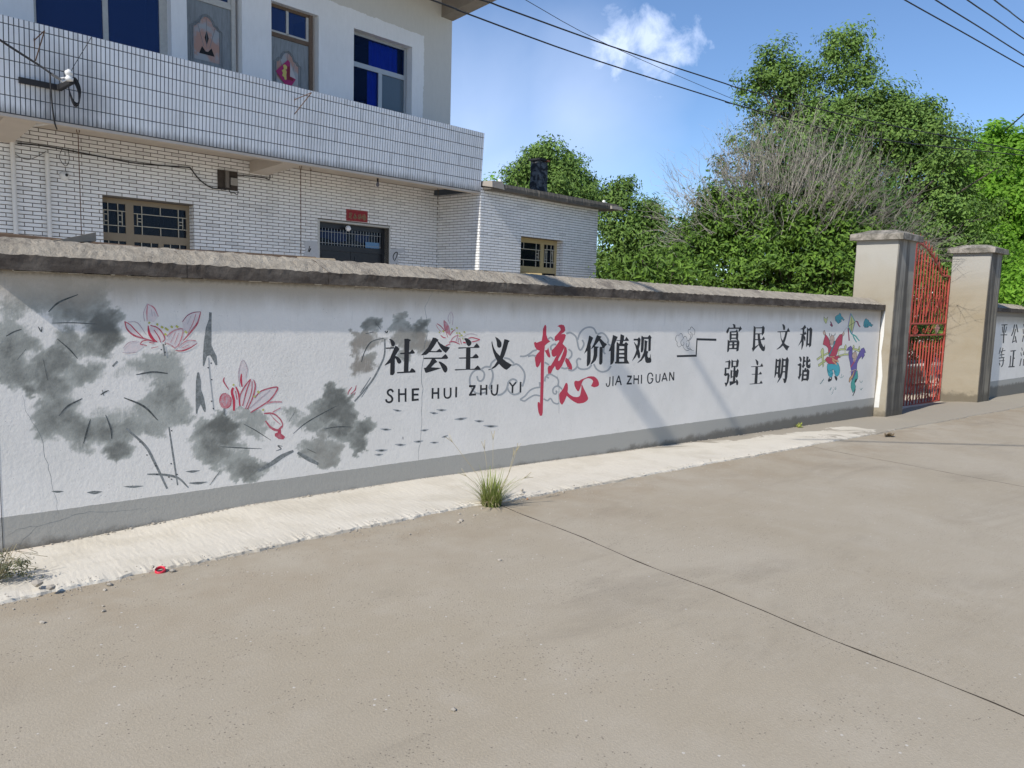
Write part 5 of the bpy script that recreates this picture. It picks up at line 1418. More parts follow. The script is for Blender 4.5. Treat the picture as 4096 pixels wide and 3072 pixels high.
# lattice window of the ground floor
def lattice(o, parent, HOFF, y, mat, w=.011, notch=None):
    """bars of a traditional lattice inside the pane rectangle o"""
    a, b_, c, d = o
    W, H = b_ - a, d - c
    u = min(.14, .22 * min(W, H) + .03)
    m = MB(HOFF)

    def hb(x0, x1, z): m.box((x0, y, z - w / 2), (x1, y + .014, z + w / 2))
    def vb(x, z0, z1): m.box((x - w / 2, y + .0145, z0), (x + w / 2, y + .028, z1))
    hb(a, b_, d - u); hb(a, b_, c + u); vb(a + u, c, d); vb(b_ - u, c, d)
    q = u * .55
    for sx, X in ((1, a + u), (-1, b_ - u)):
        for sz, Z in ((-1, d - u), (1, c + u)):
            x2, z2 = X - sx * q, Z + sz * q
            hb(min(x2, X), max(x2, X), z2); vb(x2, min(Z, z2), max(Z, z2))
        vb(X - sx * q, c + u + q, d - u - q)
    if W > .6: vb((a + b_) / 2, d - u, d); vb((a + b_) / 2, c, c + u)
    return m


def cut_vertical(m, holes):
    return m


y = FD + .15
x0, x1, z0, z1 = GW
# picture-measured frame divisions
wx = lambda u, v=880: fac(u, v, y)[0]
wz = lambda u, v: fac(u, v, y)[1]
m1a, m1b = wx(503), wx(535)
m2a, m2b = wx(745), x1
zr0, zr1 = 2.28, 2.40
ztop = z1 - .075
win = window_unit(house, HO, "lattice_window", [(x0, x0 + .02, z0, z1), (m1a, m1b, z0, z1), (m2a, x1, z0, z1), (x0 + .02, m1a, zr0, zr1), (m1b, m2a, zr0, zr1), (x0 + .02, m1a, ztop, z1), (m1b, m2a, ztop, z1), (wx(632), wx(652), z0, zr0)],
                  [(x0 + .02, m1a, zr1, ztop), (m1b, m2a, zr1, ztop), (x0 + .02, m1a, z0, zr0), (m1b, wx(632), z0, zr0), (wx(652), m2a, z0, zr0)], M_TAN, G_CLEAR, y, "tan window with pale lattice bars")
for o in ((x0 + .02, m1a, zr1, ztop), (m1b, m2a, zr1, ztop), (x0 + .02, m1a, z0 + .1, zr0), (m1b, wx(632), z0 + .1, zr0), (wx(652), m2a, z0 + .1, zr0)):
    lattice(o, win, HO, y - .012, M_LATT).build("lattice", M_LATT, win)
g = MB(HO)
for k in range(9):
    x = x0 + .1 + k * .15; g.tube([(x, y + .08, z0), (x, y + .08, z1)], .006, 5)
g.build("security_bar", M_RUST, win)
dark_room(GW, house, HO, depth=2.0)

# entrance: dark frame, glazed transom with bars, two dark leaves
x0, x1, z0, z1 = GD; y = FD + .14
zt = fac(1300, 990, y)[1]
door = MB(HO)
frame_boxes(door, [(x0, x0 + .05, z0, z1), (x1 - .06, x1, z0, z1), (x0 + .05, x1 - .06, z1 - .10, z1), (x0 + .05, x1 - .06, zt - .05, zt + .05)], y, .08)
df = door.build("door_frame", M_DOORBLK, house)
for k, (xa, xb) in enumerate(((x0 + .051, (x0 + x1) / 2 - .004), ((x0 + x1) / 2 + .004, x1 - .061))):
    d_ = MB(HO); d_.box((xa, y + .02, 0), (xb, y + .06, zt - .051)); d_.box((xa + .09, y + .008, 1.0), (xb - .09, y + .02, zt - .14)); d_.build("entrance_door", M_DOORBLK, house)
tw_ = window_unit(house, HO, "transom_window", [(x0 + .05, x0 + .07, zt + .05, z1 - .1), (x1 - .08, x1 - .06, zt + .05, z1 - .1)], [(x0 + .07, x1 - .08, zt + .05, z1 - .1)], M_DOORBLK, G_CLEAR, y + .03)
bars = MB(HO)
for k in range(22):
    x = x0 + .1 + k * (x1 - x0 - .2) / 21; bars.tube([(x, y + .018, zt + .05), (x, y + .018, z1 - .1)], .0045, 5)
for z in (zt + .09, z1 - .17): bars.tube([(x0 + .07, y + .010, z), (x1 - .08, y + .010, z)], .0045, 5)
bars.build("security_bar", M_ALU, tw_)
cur = MB(HO)
for (xa, xb, za, zb_) in ((x0 + .09, x0 + .80, zt + .16, z1 - .13), (x0 + 1.02, x0 + 1.33, zt + .17, z1 - .15)):
    vs, fs = [], []
    for i in range(41):
        x = xa + (xb - xa) * i / 40; yy = y + .16 + .02 * math.sin(x * 75)
        vs += [(x, yy, za + .03 * math.sin(x * 9)), (x, yy, zb_)]
        if i: fs.append((2 * i - 2, 2 * i, 2 * i + 1, 2 * i - 1))
    cur.add(vs, fs)
cur.build("curtain", simple("white_door_curtain", (0.55, 0.55, 0.54), 0.9, 0.2, 10), house, smooth=True)
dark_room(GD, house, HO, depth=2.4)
st = MB(HO); st.box((x1 - .46, y + .012, zt + .055), (x1 - .12, y + .016, zt + .17)); st.build("sticker", simple("blue_sticker", (0.12, 0.25, 0.42), 0.6, 0.4, 40), tw_)
# downpipes on the ground floor wall
for u_, v_ in ((50, 600), (187, 600)):
    x, _ = fac(u_, v_, FD - .05)
    m = MB(HO); m.tube([(x, FD - .05, 0.0), (x, FD - .05, 3.60 if u_ < 100 else 3.42)], .030, 10); m.box((x - .042, FD - .085, 2.2), (x + .042, FD - .012, 2.23)); m.build("downpipe", M_PIPE, house, smooth=False)
m = MB(HO)
x, _ = fac(50, 600, FD - .05)
m.tube([(x, FD - .05, 3.60), (x + .03, FD - .12, 3.66), (x + .12, FD - .5, 3.70), (x + .30, AD + .32, 3.72)], .028, 10)
m.build("drain_pipe", M_PIPE, house)
m = MB(HO); m.tube([(x + .30, AD + .32, 3.72), (x + .33, AD + .22, 3.72), (x + .34, AD + .18, 3.66)], .034, 10); m.build("pipe_elbow", M_PORC, house)

# ================================================================== ANNEX
annex, AO = house_root("annex", 11.2, AD, label="single storey white brick-tiled annex with a flat concrete roof right of the house", cat="building")
AX1 = 15.13
AW = (12.44, 13.87, 1.45, 2.878)
aw = MB(AO)
wall_holes(aw, 11.2, AX1, -0.4, 3.70, AD, [AW], 0.27)
aw.quad((11.2, AD, -0.4), (11.2, AD, 3.7), (11.2, AD + 5, 3.7), (11.2, AD + 5, -0.4)); aw.quad((AX1, AD, -0.4), (AX1, AD + 5, -0.4), (AX1, AD + 5, 3.7), (AX1, AD, 3.7))
awall = aw.build("annex_wall", M_GROUT2, annex)
clad(awall, AO, 11.2, AX1, 1.72, 3.70, AD, [AW], lambda r: r[0], zphase=3.758, x_phase=11.2 % .2195)
clad(awall, AO, AD, FD, 1.72, 3.758, 11.2, [], lambda r: 0, nbig=0, face='x', name="side_brick", zphase=3.758, x_phase=AD % .2195)
clad(awall, AO, AD + .002, AD + .25, 1.72, 2.878, AW[1], [], lambda r: 0, nbig=0, face='x', name="reveal_brick", zphase=3.758 - .0549 * 16, x_phase=AD - .02, depth=.004)
# roof slab with rough cast edge
nx = 120; P = []; Fq = []
for i in range(nx + 1):
    x = 11.26 + (15.62 - 11.26) * i / nx
    e = .012 * wob(x * 3) + random.uniform(-.006, .006)
    zt_ = 3.845 + e * .6; zb2 = 3.703 + .012 * math.sin(x * 1.7)
    yf_ = AD - .24 + e
    P += [(x, yf_, zb2), (x, yf_ - .01, (zb2 + zt_) / 2), (x, yf_ + .01, zt_), (x, AD + 5.2, zt_), (x, AD + 5.2, zb2)]
    if i:
        a0 = (i - 1) * 5
        Fq += [(a0 + k, a0 + 5 + k, a0 + 5 + (k + 1) % 5, a0 + (k + 1) % 5) for k in range(5)]
Fq += [(4, 3, 2, 1, 0), tuple(nx * 5 + k for k in range(5))]
m = MB(AO); m.add(P, Fq); m.build("roof_slab", simple("mossy_concrete_edge", (0.115, 0.105, 0.09), 0.95, 0.45, 7, bump=0.7, bscale=30), annex)
m = MB(AO); m.hexa([(11.23, AD - .30, 3.735), (11.60, AD - .28, 3.725), (11.60, AD + .1, 3.80), (11.23, AD + .1, 3.80), (11.24, AD - .28, 3.86), (11.58, AD - .25, 3.885), (11.58, AD + .1, 3.89), (11.24, AD + .1, 3.88)])
m.build("mortar_lump", M_CONC, annex)
m = MB(AO); m.hexa([(15.28, AD - .30, 3.72), (15.78, AD - .27, 3.73), (15.78, AD + .3, 3.73), (15.28, AD + .3, 3.73), (15.28, AD - .28, 3.79), (15.74, AD - .25, 3.81), (15.74, AD + .3, 3.86), (15.28, AD + .3, 3.86)])
m.build("roof_corner", M_CONC, annex)
# chimney
cx0, cx1, cy = 14.86, 15.20, 12.9
ch = MB(AO)
nz = 14
vs, fs = [], []
for k in range(nz + 1):
    z = 3.84 + (4.96 - 3.84) * k / nz
    for (x, y2) in ((cx0, cy), (cx1, cy), (cx1, cy + .28), (cx0, cy + .28)):
        vs.append((x + random.uniform(-.012, .012), y2 + random.uniform(-.012, .012), z))
    if k:
        a0 = 4 * (k - 1); fs += [(a0 + j, a0 + (j + 1) % 4, a0 + 4 + (j + 1) % 4, a0 + 4 + j) for j in range(4)]
fs.append(tuple(4 * nz + j for j in range(4)))
ch.add(vs, fs)


def m_chim():
    n = N("sooty_render")
    a_ = n.noise(6, 6, 0.7, 0.8)
    c = n.mix(n.ramp(a_, 0.42, 0.56), (0.16, 0.165, 0.17), (0.035, 0.037, 0.042))
    n.bump(a_, 0.8, 0.02)
    return n.done(c, 0.95, 0, 0.2)


chm = ch.build("chimney", m_chim(), annex)
m = MB(AO); m.box((cx0 - .04, cy - .05, 4.962), (cx0 + .24, cy + .3, 5.01)); m.build("chimney_cap", M_DARK, chm)
m = MB(AO); m.box((cx0 + .25, cy - .04, 4.962), (cx1 + .03, cy + .12, 5.0)); m.build("broken_brick", simple("red_brick", (0.34, 0.12, 0.06), 0.9, 0.2, 20), chm)
# annex window with open casement
x0, x1, z0, z1 = AW; y = AD + .18
wx = lambda u: fac(u, 1000, y)[0]
xm0, xm1 = wx(2162), wx(2176)
zr0, zr1 = 2.14, 2.27
zt2 = z1 - .10
win = window_unit(annex, AO, "lattice_window", [(x0, x0 + .03, z0, z1), (xm0, xm1, zr1, z1), (x1 - .09, x1, zr0, z1), (x0 + .03, x1 - .09, zr0, zr1), (x0 + .03, xm0, zt2, z1), (xm1, x1 - .09, zt2, z1), (wx(2157), wx(2172), z0, zr0), (x1 - .03, x1, z0, zr0)],
                  [(x0 + .03, xm0, zr1, zt2), (xm1, x1 - .09, zr1, zt2), (wx(2172), x1 - .03, z0, zr0)], M_TAN2, G_CLEAR, y, "yellow-brown window with lattice bars, lower sash open")
lattice((x0 - .25, xm0, zr1, zt2), win, AO, y - .012, M_LATT, w=.013).build("lattice", M_LATT, win)
lattice((xm1, x1 - .09, zr1, zt2), win, AO, y - .012, M_LATT, w=.013).build("lattice", M_LATT, win)
g = MB(AO)
for k in range(6):
    x = wx(2128) + k * .075; g.tube([(x, y + .06, z0), (x, y + .06, zr0)], .006, 5)
g.build("security_bar", M_ALU, win)
# sash swung outwards so that the sun catches it
sash = MB(AO)
import cmath
hx, hy = x0 + .02, AD + .10
ang = R(-28)


def sp(t, n_, z): return (hx + t * math.cos(ang) - n_ * math.sin(ang), hy + t * math.sin(ang) + n_ * math.cos(ang), z)


def sbox(t0, t1, za, zb_, th=.035):
    sash.hexa([sp(t0, 0, za), sp(t1, 0, za), sp(t1, th, za), sp(t0, th, za), sp(t0, 0, zb_), sp(t1, 0, zb_), sp(t1, th, zb_), sp(t0, th, zb_)])


sbox(0, .06, z0, zr0 - .02); sbox(.50, .57, z0, zr0 - .02); sbox(.06, .50, zr0 - .09, zr0 - .02)
sbox(.06, .50, zr0 - .225, zr0 - .21, .015); sbox(.40, .415, z0, zr0 - .09, .014); sbox(.34, .40, zr0 - .30, zr0 - .288, .014); sbox(.34, .352, zr0 - .30, zr0 - .225, .014)
ss = sash.build("open_sash", simple("yellow_sash_frame", (0.52, 0.40, 0.20), 0.5, 0.1, 12), win)
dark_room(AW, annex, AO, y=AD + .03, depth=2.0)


# ================================================================== THINGS ON THE HOUSE
def hw(xp, yp, z):
    p = BX * xp + BY * yp
    return (float(p[0]), float(p[1]), z)


def thing_on_house(name, xp, yp, z, **kw):
    o = empty(name, hw(xp, yp, z), BA)
    tag(o, **kw)
    return o


def poster_px(root, HOFF, name, pts, yp, mats, mi=0, depth=.002):
    pass


# security camera dome
x, z = fac(259, 703, FD - .03)
t = thing_on_house("security_camera", x, FD - .008, z, label="round white dome camera with dark eye on the white brick wall", cat="camera")
m = MB(); m.lathe((0, -.0, 0), [(.002, -.055), (.04, -.05), (.062, -.03), (.066, -.005), (.066, .0)], 16, 'Y'); m.build("camera_body", M_PORC, t, smooth=True)
m = MB(); m.lathe((.016, -.045, .010), [(.002, -.022), (.019, -.017), (.023, -.004), (.02, .01)], 12, 'Y'); m.build("lens", M_DOORBLK, t, smooth=True)
# electricity box
x, z = fac(914, 722, FD - .05)
t = thing_on_house("meter_box", x, FD - .008, z, label="small dusty electric meter board with sockets under the balcony", cat="meter box")
m = MB(); m.box((-.17, -.03, -.15), (.17, 0, .16)); m.build("backboard", simple("dirty_board", (0.055, 0.045, 0.038), 0.9, 0.4, 20), t)
m = MB(); m.box((-.06, -.07, -.12), (.0, -.031, .15)); m.build("fuse_holder", simple("dusty_fuse", (0.16, 0.145, 0.13), 0.8, 0.3, 40), t)
m = MB(); m.box((.03, -.065, -.07), (.155, -.031, .05)); m.build("socket", simple("dusty_socket", (0.30, 0.285, 0.26), 0.8, 0.3, 40), t)
m = MB(); m.tube([(.0, -.05, -.15), (.03, -.05, -.20), (.09, -.05, -.19), (.15, -.05, -.22), (.17, -.05, -.16)], .007, 6); m.tube([(-.18, -.04, -.12), (-.12, -.05, -.17), (-.02, -.05, -.15)], .006, 6); m.build("wiring", M_BLACK, t)
# hanging bulb
x, z = fac(1511, 720, 11.9)
t = thing_on_house("hanging_bulb", x, 11.9, 3.76, label="bare light bulb hanging from the balcony soffit", cat="light bulb")
m = MB(); m.tube([(0, 0, 0), (0, 0, -.05)], .004, 5); m.tube([(0, 0, -.04), (0, 0, -.11)], .018, 8); m.build("bulb_holder", M_BLACK, t)
m = MB(); m.lathe((0, 0, -.165), [(.004, -.035), (.022, -.028), (.03, -.005), (.024, .03), (.013, .055)], 10); m.build("glass_bulb", m_glass("bulb_glass", (0.3, 0.3, 0.3), thru=.5), t, smooth=True)
# small white globe on a short black base over the entrance
x, z = fac(1404, 913, FD - .06)
t = thing_on_house("entrance_globe", x, FD + .10, z, label="small white globe above the dark entrance", cat="fixture")
m = MB(); m.lathe((0, -.07, 0), [(.003, -.055), (.03, -.047), (.05, -.02), (.055, 0), (.05, .02), (.03, .047), (.003, .055)], 14); m.build("globe", simple("white_globe", (0.85, 0.86, 0.88), 0.3, 0.02, 2), t, smooth=True)
m = MB(); m.tube([(0, 0.03, 0), (0, -.03, 0)], .02, 8); m.build("globe_base", M_BLACK, t)

# red spring couplet banner
FA, SAF = (1360, 820), 9.07


def on_fac(u, v, yp):
    x_, z_ = fac(u, v, yp); return (x_, yp, z_)


bn, bo = house_root("door_banner", 9.12, FD - .009, label="red paper banner with four gold-edged black characters above the entrance", cat="banner")
m = MB((9.12, FD - .009, 0))
q = [on_fac(FA[0] + a / SAF, FA[1] + b2_ / SAF, FD - .012) for a, b2_ in ((232, 140), (1008, 228), (1000, 640), (228, 565))]
m.poly(q)
for (p, r_) in zip(q, q[1:] + q[:1]): m.quad(p, r_, (r_[0], FD - .0095, r_[2]), (p[0], FD - .0095, p[2]))
m.build("paper", simple("red_paper", (0.27, 0.022, 0.035), 0.7, 0.2, 20), bn)
CH4 = [  # 迎 春 接 福 as brush strokes in the close-up's pixels
    [[(320, 300), (345, 330)], [(330, 380), (355, 375), (345, 430)], [(310, 440), (345, 440), (400, 480), (440, 475)], [(380, 270), (365, 300), (360, 400), (385, 390)], [(400, 300), (425, 300), (415, 350), (400, 370)], [(402, 300), (398, 430)]],
    [[(510, 340), (575, 325)], [(515, 370), (570, 360)], [(500, 405), (590, 385)], [(550, 310), (530, 400), (480, 490)], [(560, 390), (590, 440), (620, 480)], [(530, 430), (530, 490), (565, 490), (565, 430), (530, 430)], [(532, 460), (562, 460)]],
    [[(650, 390), (700, 375)], [(685, 340), (680, 490), (660, 480)], [(650, 460), (700, 430)], [(715, 360), (765, 350)], [(720, 390), (770, 385)], [(740, 330), (745, 385)], [(710, 430), (785, 425)], [(745, 390), (720, 470), (780, 510)], [(775, 430), (750, 480), (700, 520)]],
    [[(835, 340), (845, 365)], [(800, 410), (850, 395), (800, 480)], [(838, 400), (832, 520)], [(870, 340), (910, 345)], [(875, 375), (905, 375), (900, 410), (875, 410), (875, 375)], [(870, 440), (930, 445), (915, 545), (865, 535), (870, 440)], [(868, 490), (920, 495)], [(895, 445), (890, 540)]]]
m_gold, m_ink2 = simple("gold_edge", (0.50, 0.33, 0.16), 0.5, 0.1, 20), PC['k']
for ch_ in CH4:
    m = MB((9.12, FD - .009, 0)); m.mats = 0
    for layer, (ww, yy) in enumerate(((34, FD - .0135), (16, FD - .0150))):
        m.cur = layer
        for si, st_ in enumerate(ch_):
            L, Rr = stroke_poly(st_, ww, .3)
            yq = yy - si * .00008
            vs = [on_fac(FA[0] + p[0] / SAF, FA[1] + p[1] / SAF, yq) for p in L] + [on_fac(FA[0] + p[0] / SAF, FA[1] + p[1] / SAF, yq) for p in Rr]
            n = len(L); m.add(vs, [(i, i + 1, n + i + 1, n + i) for i in range(n - 1)])
    m.build("character", [m_gold, m_ink2], bn)
m = MB((9.12, FD - .009, 0))
for a, b2_ in (((265, 180), (985, 262)), ((985, 262), (975, 612)), ((975, 612), (262, 535)), ((262, 535), (265, 180))):
    L, Rr = stroke_poly([a, b2_], 9)
    m.add([on_fac(FA[0] + p[0] / SAF, FA[1] + p[1] / SAF, FD - .0135) for p in L + Rr], [(0, 1, 3, 2)])
m.build("border", simple("faded_gold_border", (0.36, 0.13, 0.09), 0.6, 0.2, 20), bn)

# torn paper on the upper door
FA2, S2 = (1080, 180), 5.01
pp, po = house_root("door_paper", 7.8, FD + .11, label="torn magenta and yellow new year paper on the right upstairs door", cat="paper decoration")
YP = FD + .118


def pz(col, pts, lift, name):
    m = MB((7.8, FD + .11, 0)); m.poly([on_fac(FA2[0] + a / S2, FA2[1] + b2_ / S2, YP - lift) for a, b2_ in pts]); return m.build(name, col, pp)


pz(simple("magenta_paper", (0.36, 0.02, 0.13), 0.6, 0.15, 20), [(362, 295), (400, 350), (405, 430), (400, 630), (430, 640), (520, 690), (430, 822), (300, 790), (200, 650), (115, 520), (200, 440)], .010, "paper_sheet")
pz(simple("paper_back", (0.50, 0.48, 0.48), 0.7, 0.1, 20), [(408, 380), (525, 700), (400, 628)], .008, "paper_fold")
pz(simple("yellow_print", (0.56, 0.50, 0.14), 0.6, 0.1, 20), [(260, 405), (300, 388), (342, 430), (340, 485), (305, 490), (335, 530), (325, 600), (332, 690), (300, 700), (280, 640), (240, 610), (262, 560), (235, 510), (280, 478)], .012, "yellow_shape")
pz(simple("maroon_print", (0.20, 0.015, 0.03), 0.6, 0.2, 20), [(350, 430), (398, 430), (398, 630), (480, 680), (455, 725), (395, 700), (350, 705), (340, 600)], .013, "dark_shape")

# white scars of old notices beside the entrance
for nm, pts, blk, lab in (("paint_patch", [(410, 790), (455, 785), (530, 790), (545, 930), (470, 935), (400, 930), (430, 860)], [[(470, 850), (460, 880), (475, 850)], [(465, 830), (450, 880)]], "white paint scar with black scribble left of the entrance"),
                          ("paint_patch", [(1165, 855), (1280, 850), (1290, 880), (1225, 900), (1235, 1010), (1170, 1010), (1155, 960)], [[(1190, 950), (1185, 920), (1200, 890), (1220, 885), (1215, 920), (1195, 960)], [(1190, 1010), (1185, 985)], [(1215, 980), (1217, 1000)]], "white paint scar with black squiggles right of the entrance")):
    cx_ = fac(1024 + pts[0][0] / 2.16, 600 + pts[0][1] / 2.16, FD)[0]
    r_, ro = house_root(nm, cx_, FD - .008, label=lab, cat="paint patch", group=None)
    m = MB((cx_, FD - .008, 0)); m.poly([on_fac(1024 + a / 2.16, 600 + b2_ / 2.16, FD - .0105) for a, b2_ in pts]); m.build("patch", simple("patch_white", (0.50, 0.51, 0.52), 0.85, 0.15, 30), r_)
    m = MB((cx_, FD - .008, 0))
    for k, s_ in enumerate(blk):
        L, Rr = stroke_poly(s_, 9, .3); n = len(L)
        m.add([on_fac(1024 + p[0] / 2.16, 600 + p[1] / 2.16, FD - .0125 - k * .0002) for p in L + Rr], [(i, i + 1, n + i + 1, n + i) for i in range(n - 1)])
    m.build("scribble", PC['k'], r_)

# wires on the house
def wire(name, pts, r, label, cat="cable", group=None, mat=None, n=6):
    m = MB(pts[0])
    P_ = [np.array(p, float) for p in pts]
    if len(P_) > 2:
        Q = []; ext = [2 * P_[0] - P_[1]] + P_ + [2 * P_[-1] - P_[-2]]
        for i in range(1, len(ext) - 2):
            for t_ in (0, .25, .5, .75):
                a_, b3, c_, d_ = ext[i - 1], ext[i], ext[i + 1], ext[i + 2]
                Q.append(0.5 * ((2 * b3) + (-a_ + c_) * t_ + (2 * a_ - 5 * b3 + 4 * c_ - d_) * t_ * t_ + (-a_ + 3 * b3 - 3 * c_ + d_) * t_ ** 3))
        Q.append(P_[-1]); P_ = Q
    m.tube(P_, r, n)
    o = m.build(name, mat or M_BLACK, None, smooth=True); o.location = tuple(float(c) for c in pts[0])
    tag(o, label, cat, group)
    return o


def fw(u, v, yp):
    x_, z_ = fac(u, v, yp); return np.array(hw(x_, yp, z_))


wire("wall_cable", [fw(70, 573, FD - .02), fw(200, 588, FD - .02), fw(420, 630, FD - .025), (fw(560, 655, FD - .03)), fw(760, 670, FD - .02)], .010, "black cable sagging along the brick wall under the balcony")
wire("wall_cable", [fw(760, 670, FD - .02), fw(800, 720, FD - .04), fw(850, 752, FD - .04), fw(905, 752, FD - .05), fw(925, 742, FD - .05)], .010, "black cable looping down to the meter board")
wire("wall_cable", [fw(50, 575, FD - .04), fw(60, 615, FD - .03), fw(110, 638, FD - .02), (fw(150, 625, FD - .03)), fw(185, 605, FD - .03)], .004, "thin wire hanging between the two white downpipes")
wire("wall_cable", [fw(250, 590, FD - .02), fw(238, 630, FD - .03), fw(262, 664, FD - .03), fw(277, 640, FD - .03), fw(272, 595, FD - .02)], .004, "thin wire loop above the dome camera")
wire("wall_cable", [fw(950, 700, FD - .02), fw(1010, 706, FD - .02), fw(1060, 712, FD - .03), fw(1078, 718, FD - .04), fw(1080, 695, FD - .03)], .009, "short conduit right of the meter board ending in a hook")
wire("wall_cable", [fw(1240, 682, FD - .015), fw(1380, 700, FD - .015), fw(1511, 712, FD - .2)], .007, "cable running along the soffit to the hanging bulb")
for (u1, v1, v2, lab) in ((312, 528, 960, "thin iron rod hanging left of the lattice window"), (1203, 668, 1035, "thin iron rod hanging left of the entrance")):
    pt = fw(u1, v1, 11.9); x_, z_ = fac(u1, v1, 11.9); x2_, z2_ = fac(u1 + (10 if u1 < 400 else 0), v2, 11.9)
    t = thing_on_house("hanging_rod", x_, 11.9, 3.76, label=lab, cat="rod")
    m = MB(); m.tube([(0, 0, 0), (-.02, 0, -.06), (0, 0, -.13), (.02, 0, -.06), (0, 0, 0)], .006, 5); m.build("hook", M_RUST, t)
    m = MB(); m.tube([(0, 0, -.13), (0, 0, 1.5 - 3.76)], .006, 5); m.build("rod", M_RUST, t)
for (u1, v1, lab) in ((1243, 668, "small bent hook under the soffit right of the long rod"), (1753, 752, "small iron hook at the inner corner of the soffit")):
    x_, z_ = fac(u1, v1, 12.0)
    t = tag(empty("soffit_hook", hw(x_, 12.0, 3.76), BA), lab, "hook")
    m = MB(); m.tube([(0, 0, 0), (-.015, 0, -.05), (0, 0, -.09), (.015, 0, -.06)], .006, 5); m.tube([(0, 0, -.09), (0, 0, -.30), (.01, 0, -.36)], .004, 5); m.build("hook_wire", M_RUST, t)

# bracket with insulator and coiled cable on the parapet
YB = 11.15
F5, S5 = (60, 230), 3.283
fp = lambda a, b2_, yp=YB: np.array(fac(F5[0] + a / S5, F5[1] + b2_ / S5, yp))


def L3(a, b2_, yp, o3):
    x_, z_ = fac(F5[0] + a / S5, F5[1] + b2_ / S5, yp)
    return (x_ - o3[0], yp - o3[1], z_ - o3[2])


bx_, bz_ = fac(F5[0] + 550 / S5, F5[1] + 400 / S5, YB)
o3 = (bx_, YB, bz_)
t = thing_on_house("cable_bracket", bx_, YB, bz_, label="black angle-iron bracket with white insulator and cable coil on the balcony parapet", cat="bracket")
m = MB()
p1, p2 = L3(45, 295, 11.20, o3), L3(575, 400, 11.19, o3)
m.hexa([(p1[0], p1[1] - .03, p1[2] - .035), (p2[0], p2[1] - .03, p2[2] - .035), (p2[0], p2[1], p2[2] - .035), (p1[0], p1[1], p1[2] - .035), (p1[0], p1[1] - .03, p1[2] + .035), (p2[0], p2[1] - .03, p2[2] + .035), (p2[0], p2[1], p2[2] + .035), (p1[0], p1[1], p1[2] + .035)])
p3 = L3(740, 300, 10.75, o3)
m.hexa([(p2[0] - .03, p2[1] - .031, p2[2] - .035), (p3[0], p3[1], p3[2] - .03), (p3[0] + .04, p3[1] + .02, p3[2] - .03), (p2[0] + .03, p2[1], p2[2] - .035), (p2[0] - .03, p2[1] - .031, p2[2] + .03), (p3[0], p3[1], p3[2] + .03), (p3[0] + .04, p3[1] + .02, p3[2] + .03), (p2[0] + .03, p2[1], p2[2] + .03)])
m.build("angle_iron", M_BLACK, t)
ins = L3(708, 235, 10.76, o3)
m = MB(); m.lathe((ins[0], ins[1], ins[2]), [(.02, -.07), (.045, -.065), (.05, -.03), (.03, -.02), (.03, .0), (.045, .012), (.047, .045), (.03, .055), (.01, .075)], 12); m.build("insulator", M_PORC, t, smooth=True)
for k in range(8):
    rr = [(700, 380), (720, 450 + 6 * k), (765, 560 + 8 * k), (815, 600 + 6 * k), (850, 560), (862 - 6 * k, 420), (820 - 8 * k, 300), (765 - 3 * k, 245)]
    pts = [Vector(L3(a, b2_, 10.78 + .02 * math.sin(k * 1.7), o3)) for a, b2_ in rr]
    Q = []
    ext = [2 * pts[0] - pts[1]] + pts + [2 * pts[-1] - pts[-2]]
    for i in range(1, len(ext) - 2):
        for t_ in (0, .33, .66):
            a_, b3, c_, d_ = ext[i - 1], ext[i], ext[i + 1], ext[i + 2]
            Q.append(0.5 * ((2 * b3) + (-a_ + c_) * t_ + (2 * a_ - 5 * b3 + 4 * c_ - d_) * t_ * t_ + (-a_ + 3 * b3 - 3 * c_ + d_) * t_ ** 3))
    m = MB(); m.tube(Q, .006, 5); m.build("cable_coil", M_BLACK, t)
m = MB(); m.tube([L3(480, 215, 10.72, o3), L3(600, 290, 10.74, o3)], .018, 6); m.build("cable_clamp", simple("grey_tape", (0.18, 0.18, 0.18), 0.6, 0.2, 30), t)
m = MB(); m.tube([L3(595, 275, 10.74, o3), L3(640, 265, 10.73, o3), L3(680, 290, 10.74, o3), L3(620, 320, 10.74, o3), L3(600, 300, 10.73, o3)], .010, 6); m.build("white_tape", M_PIPE, t)
dc = wire("drop_cable", [at_dist(-500, -280, 11.0), at_dist(-120, 75, 11.2), fw(0, 160, 10.9), fw(108, 230, 10.85), fw(F5[0] + 330 / S5, F5[1] + 110 / S5, 10.8), fw(F5[0] + 480 / S5, F5[1] + 215 / S5, 10.72)], .014, "thick black service cable coming in from the upper left to the bracket")
wire("drop_cable", [fw(F5[0] + 460 / S5, F5[1] + 225 / S5, 11.1), fw(F5[0] + 470 / S5, F5[1] + 400 / S5, 11.1), fw(F5[0] + 490 / S5, F5[1] + 640 / S5, 11.12), fw(F5[0] + 520 / S5, F5[1] + 850 / S5, 11.18), fw(F5[0] + 550 / S5, F5[1] + 940 / S5, 11.3)], .010, "black cable dropping over the parapet to the white pipe elbow")
wire("stay_wire", [fw(F5[0] + 735 / S5, F5[1] + 200 / S5, 10.8), fw(F5[0] + 780 / S5, F5[1] + 100 / S5, 10.9), fw(365, 150, 11.15)], .004, "thin wire rising from the insulator to the parapet top", cat="wire")
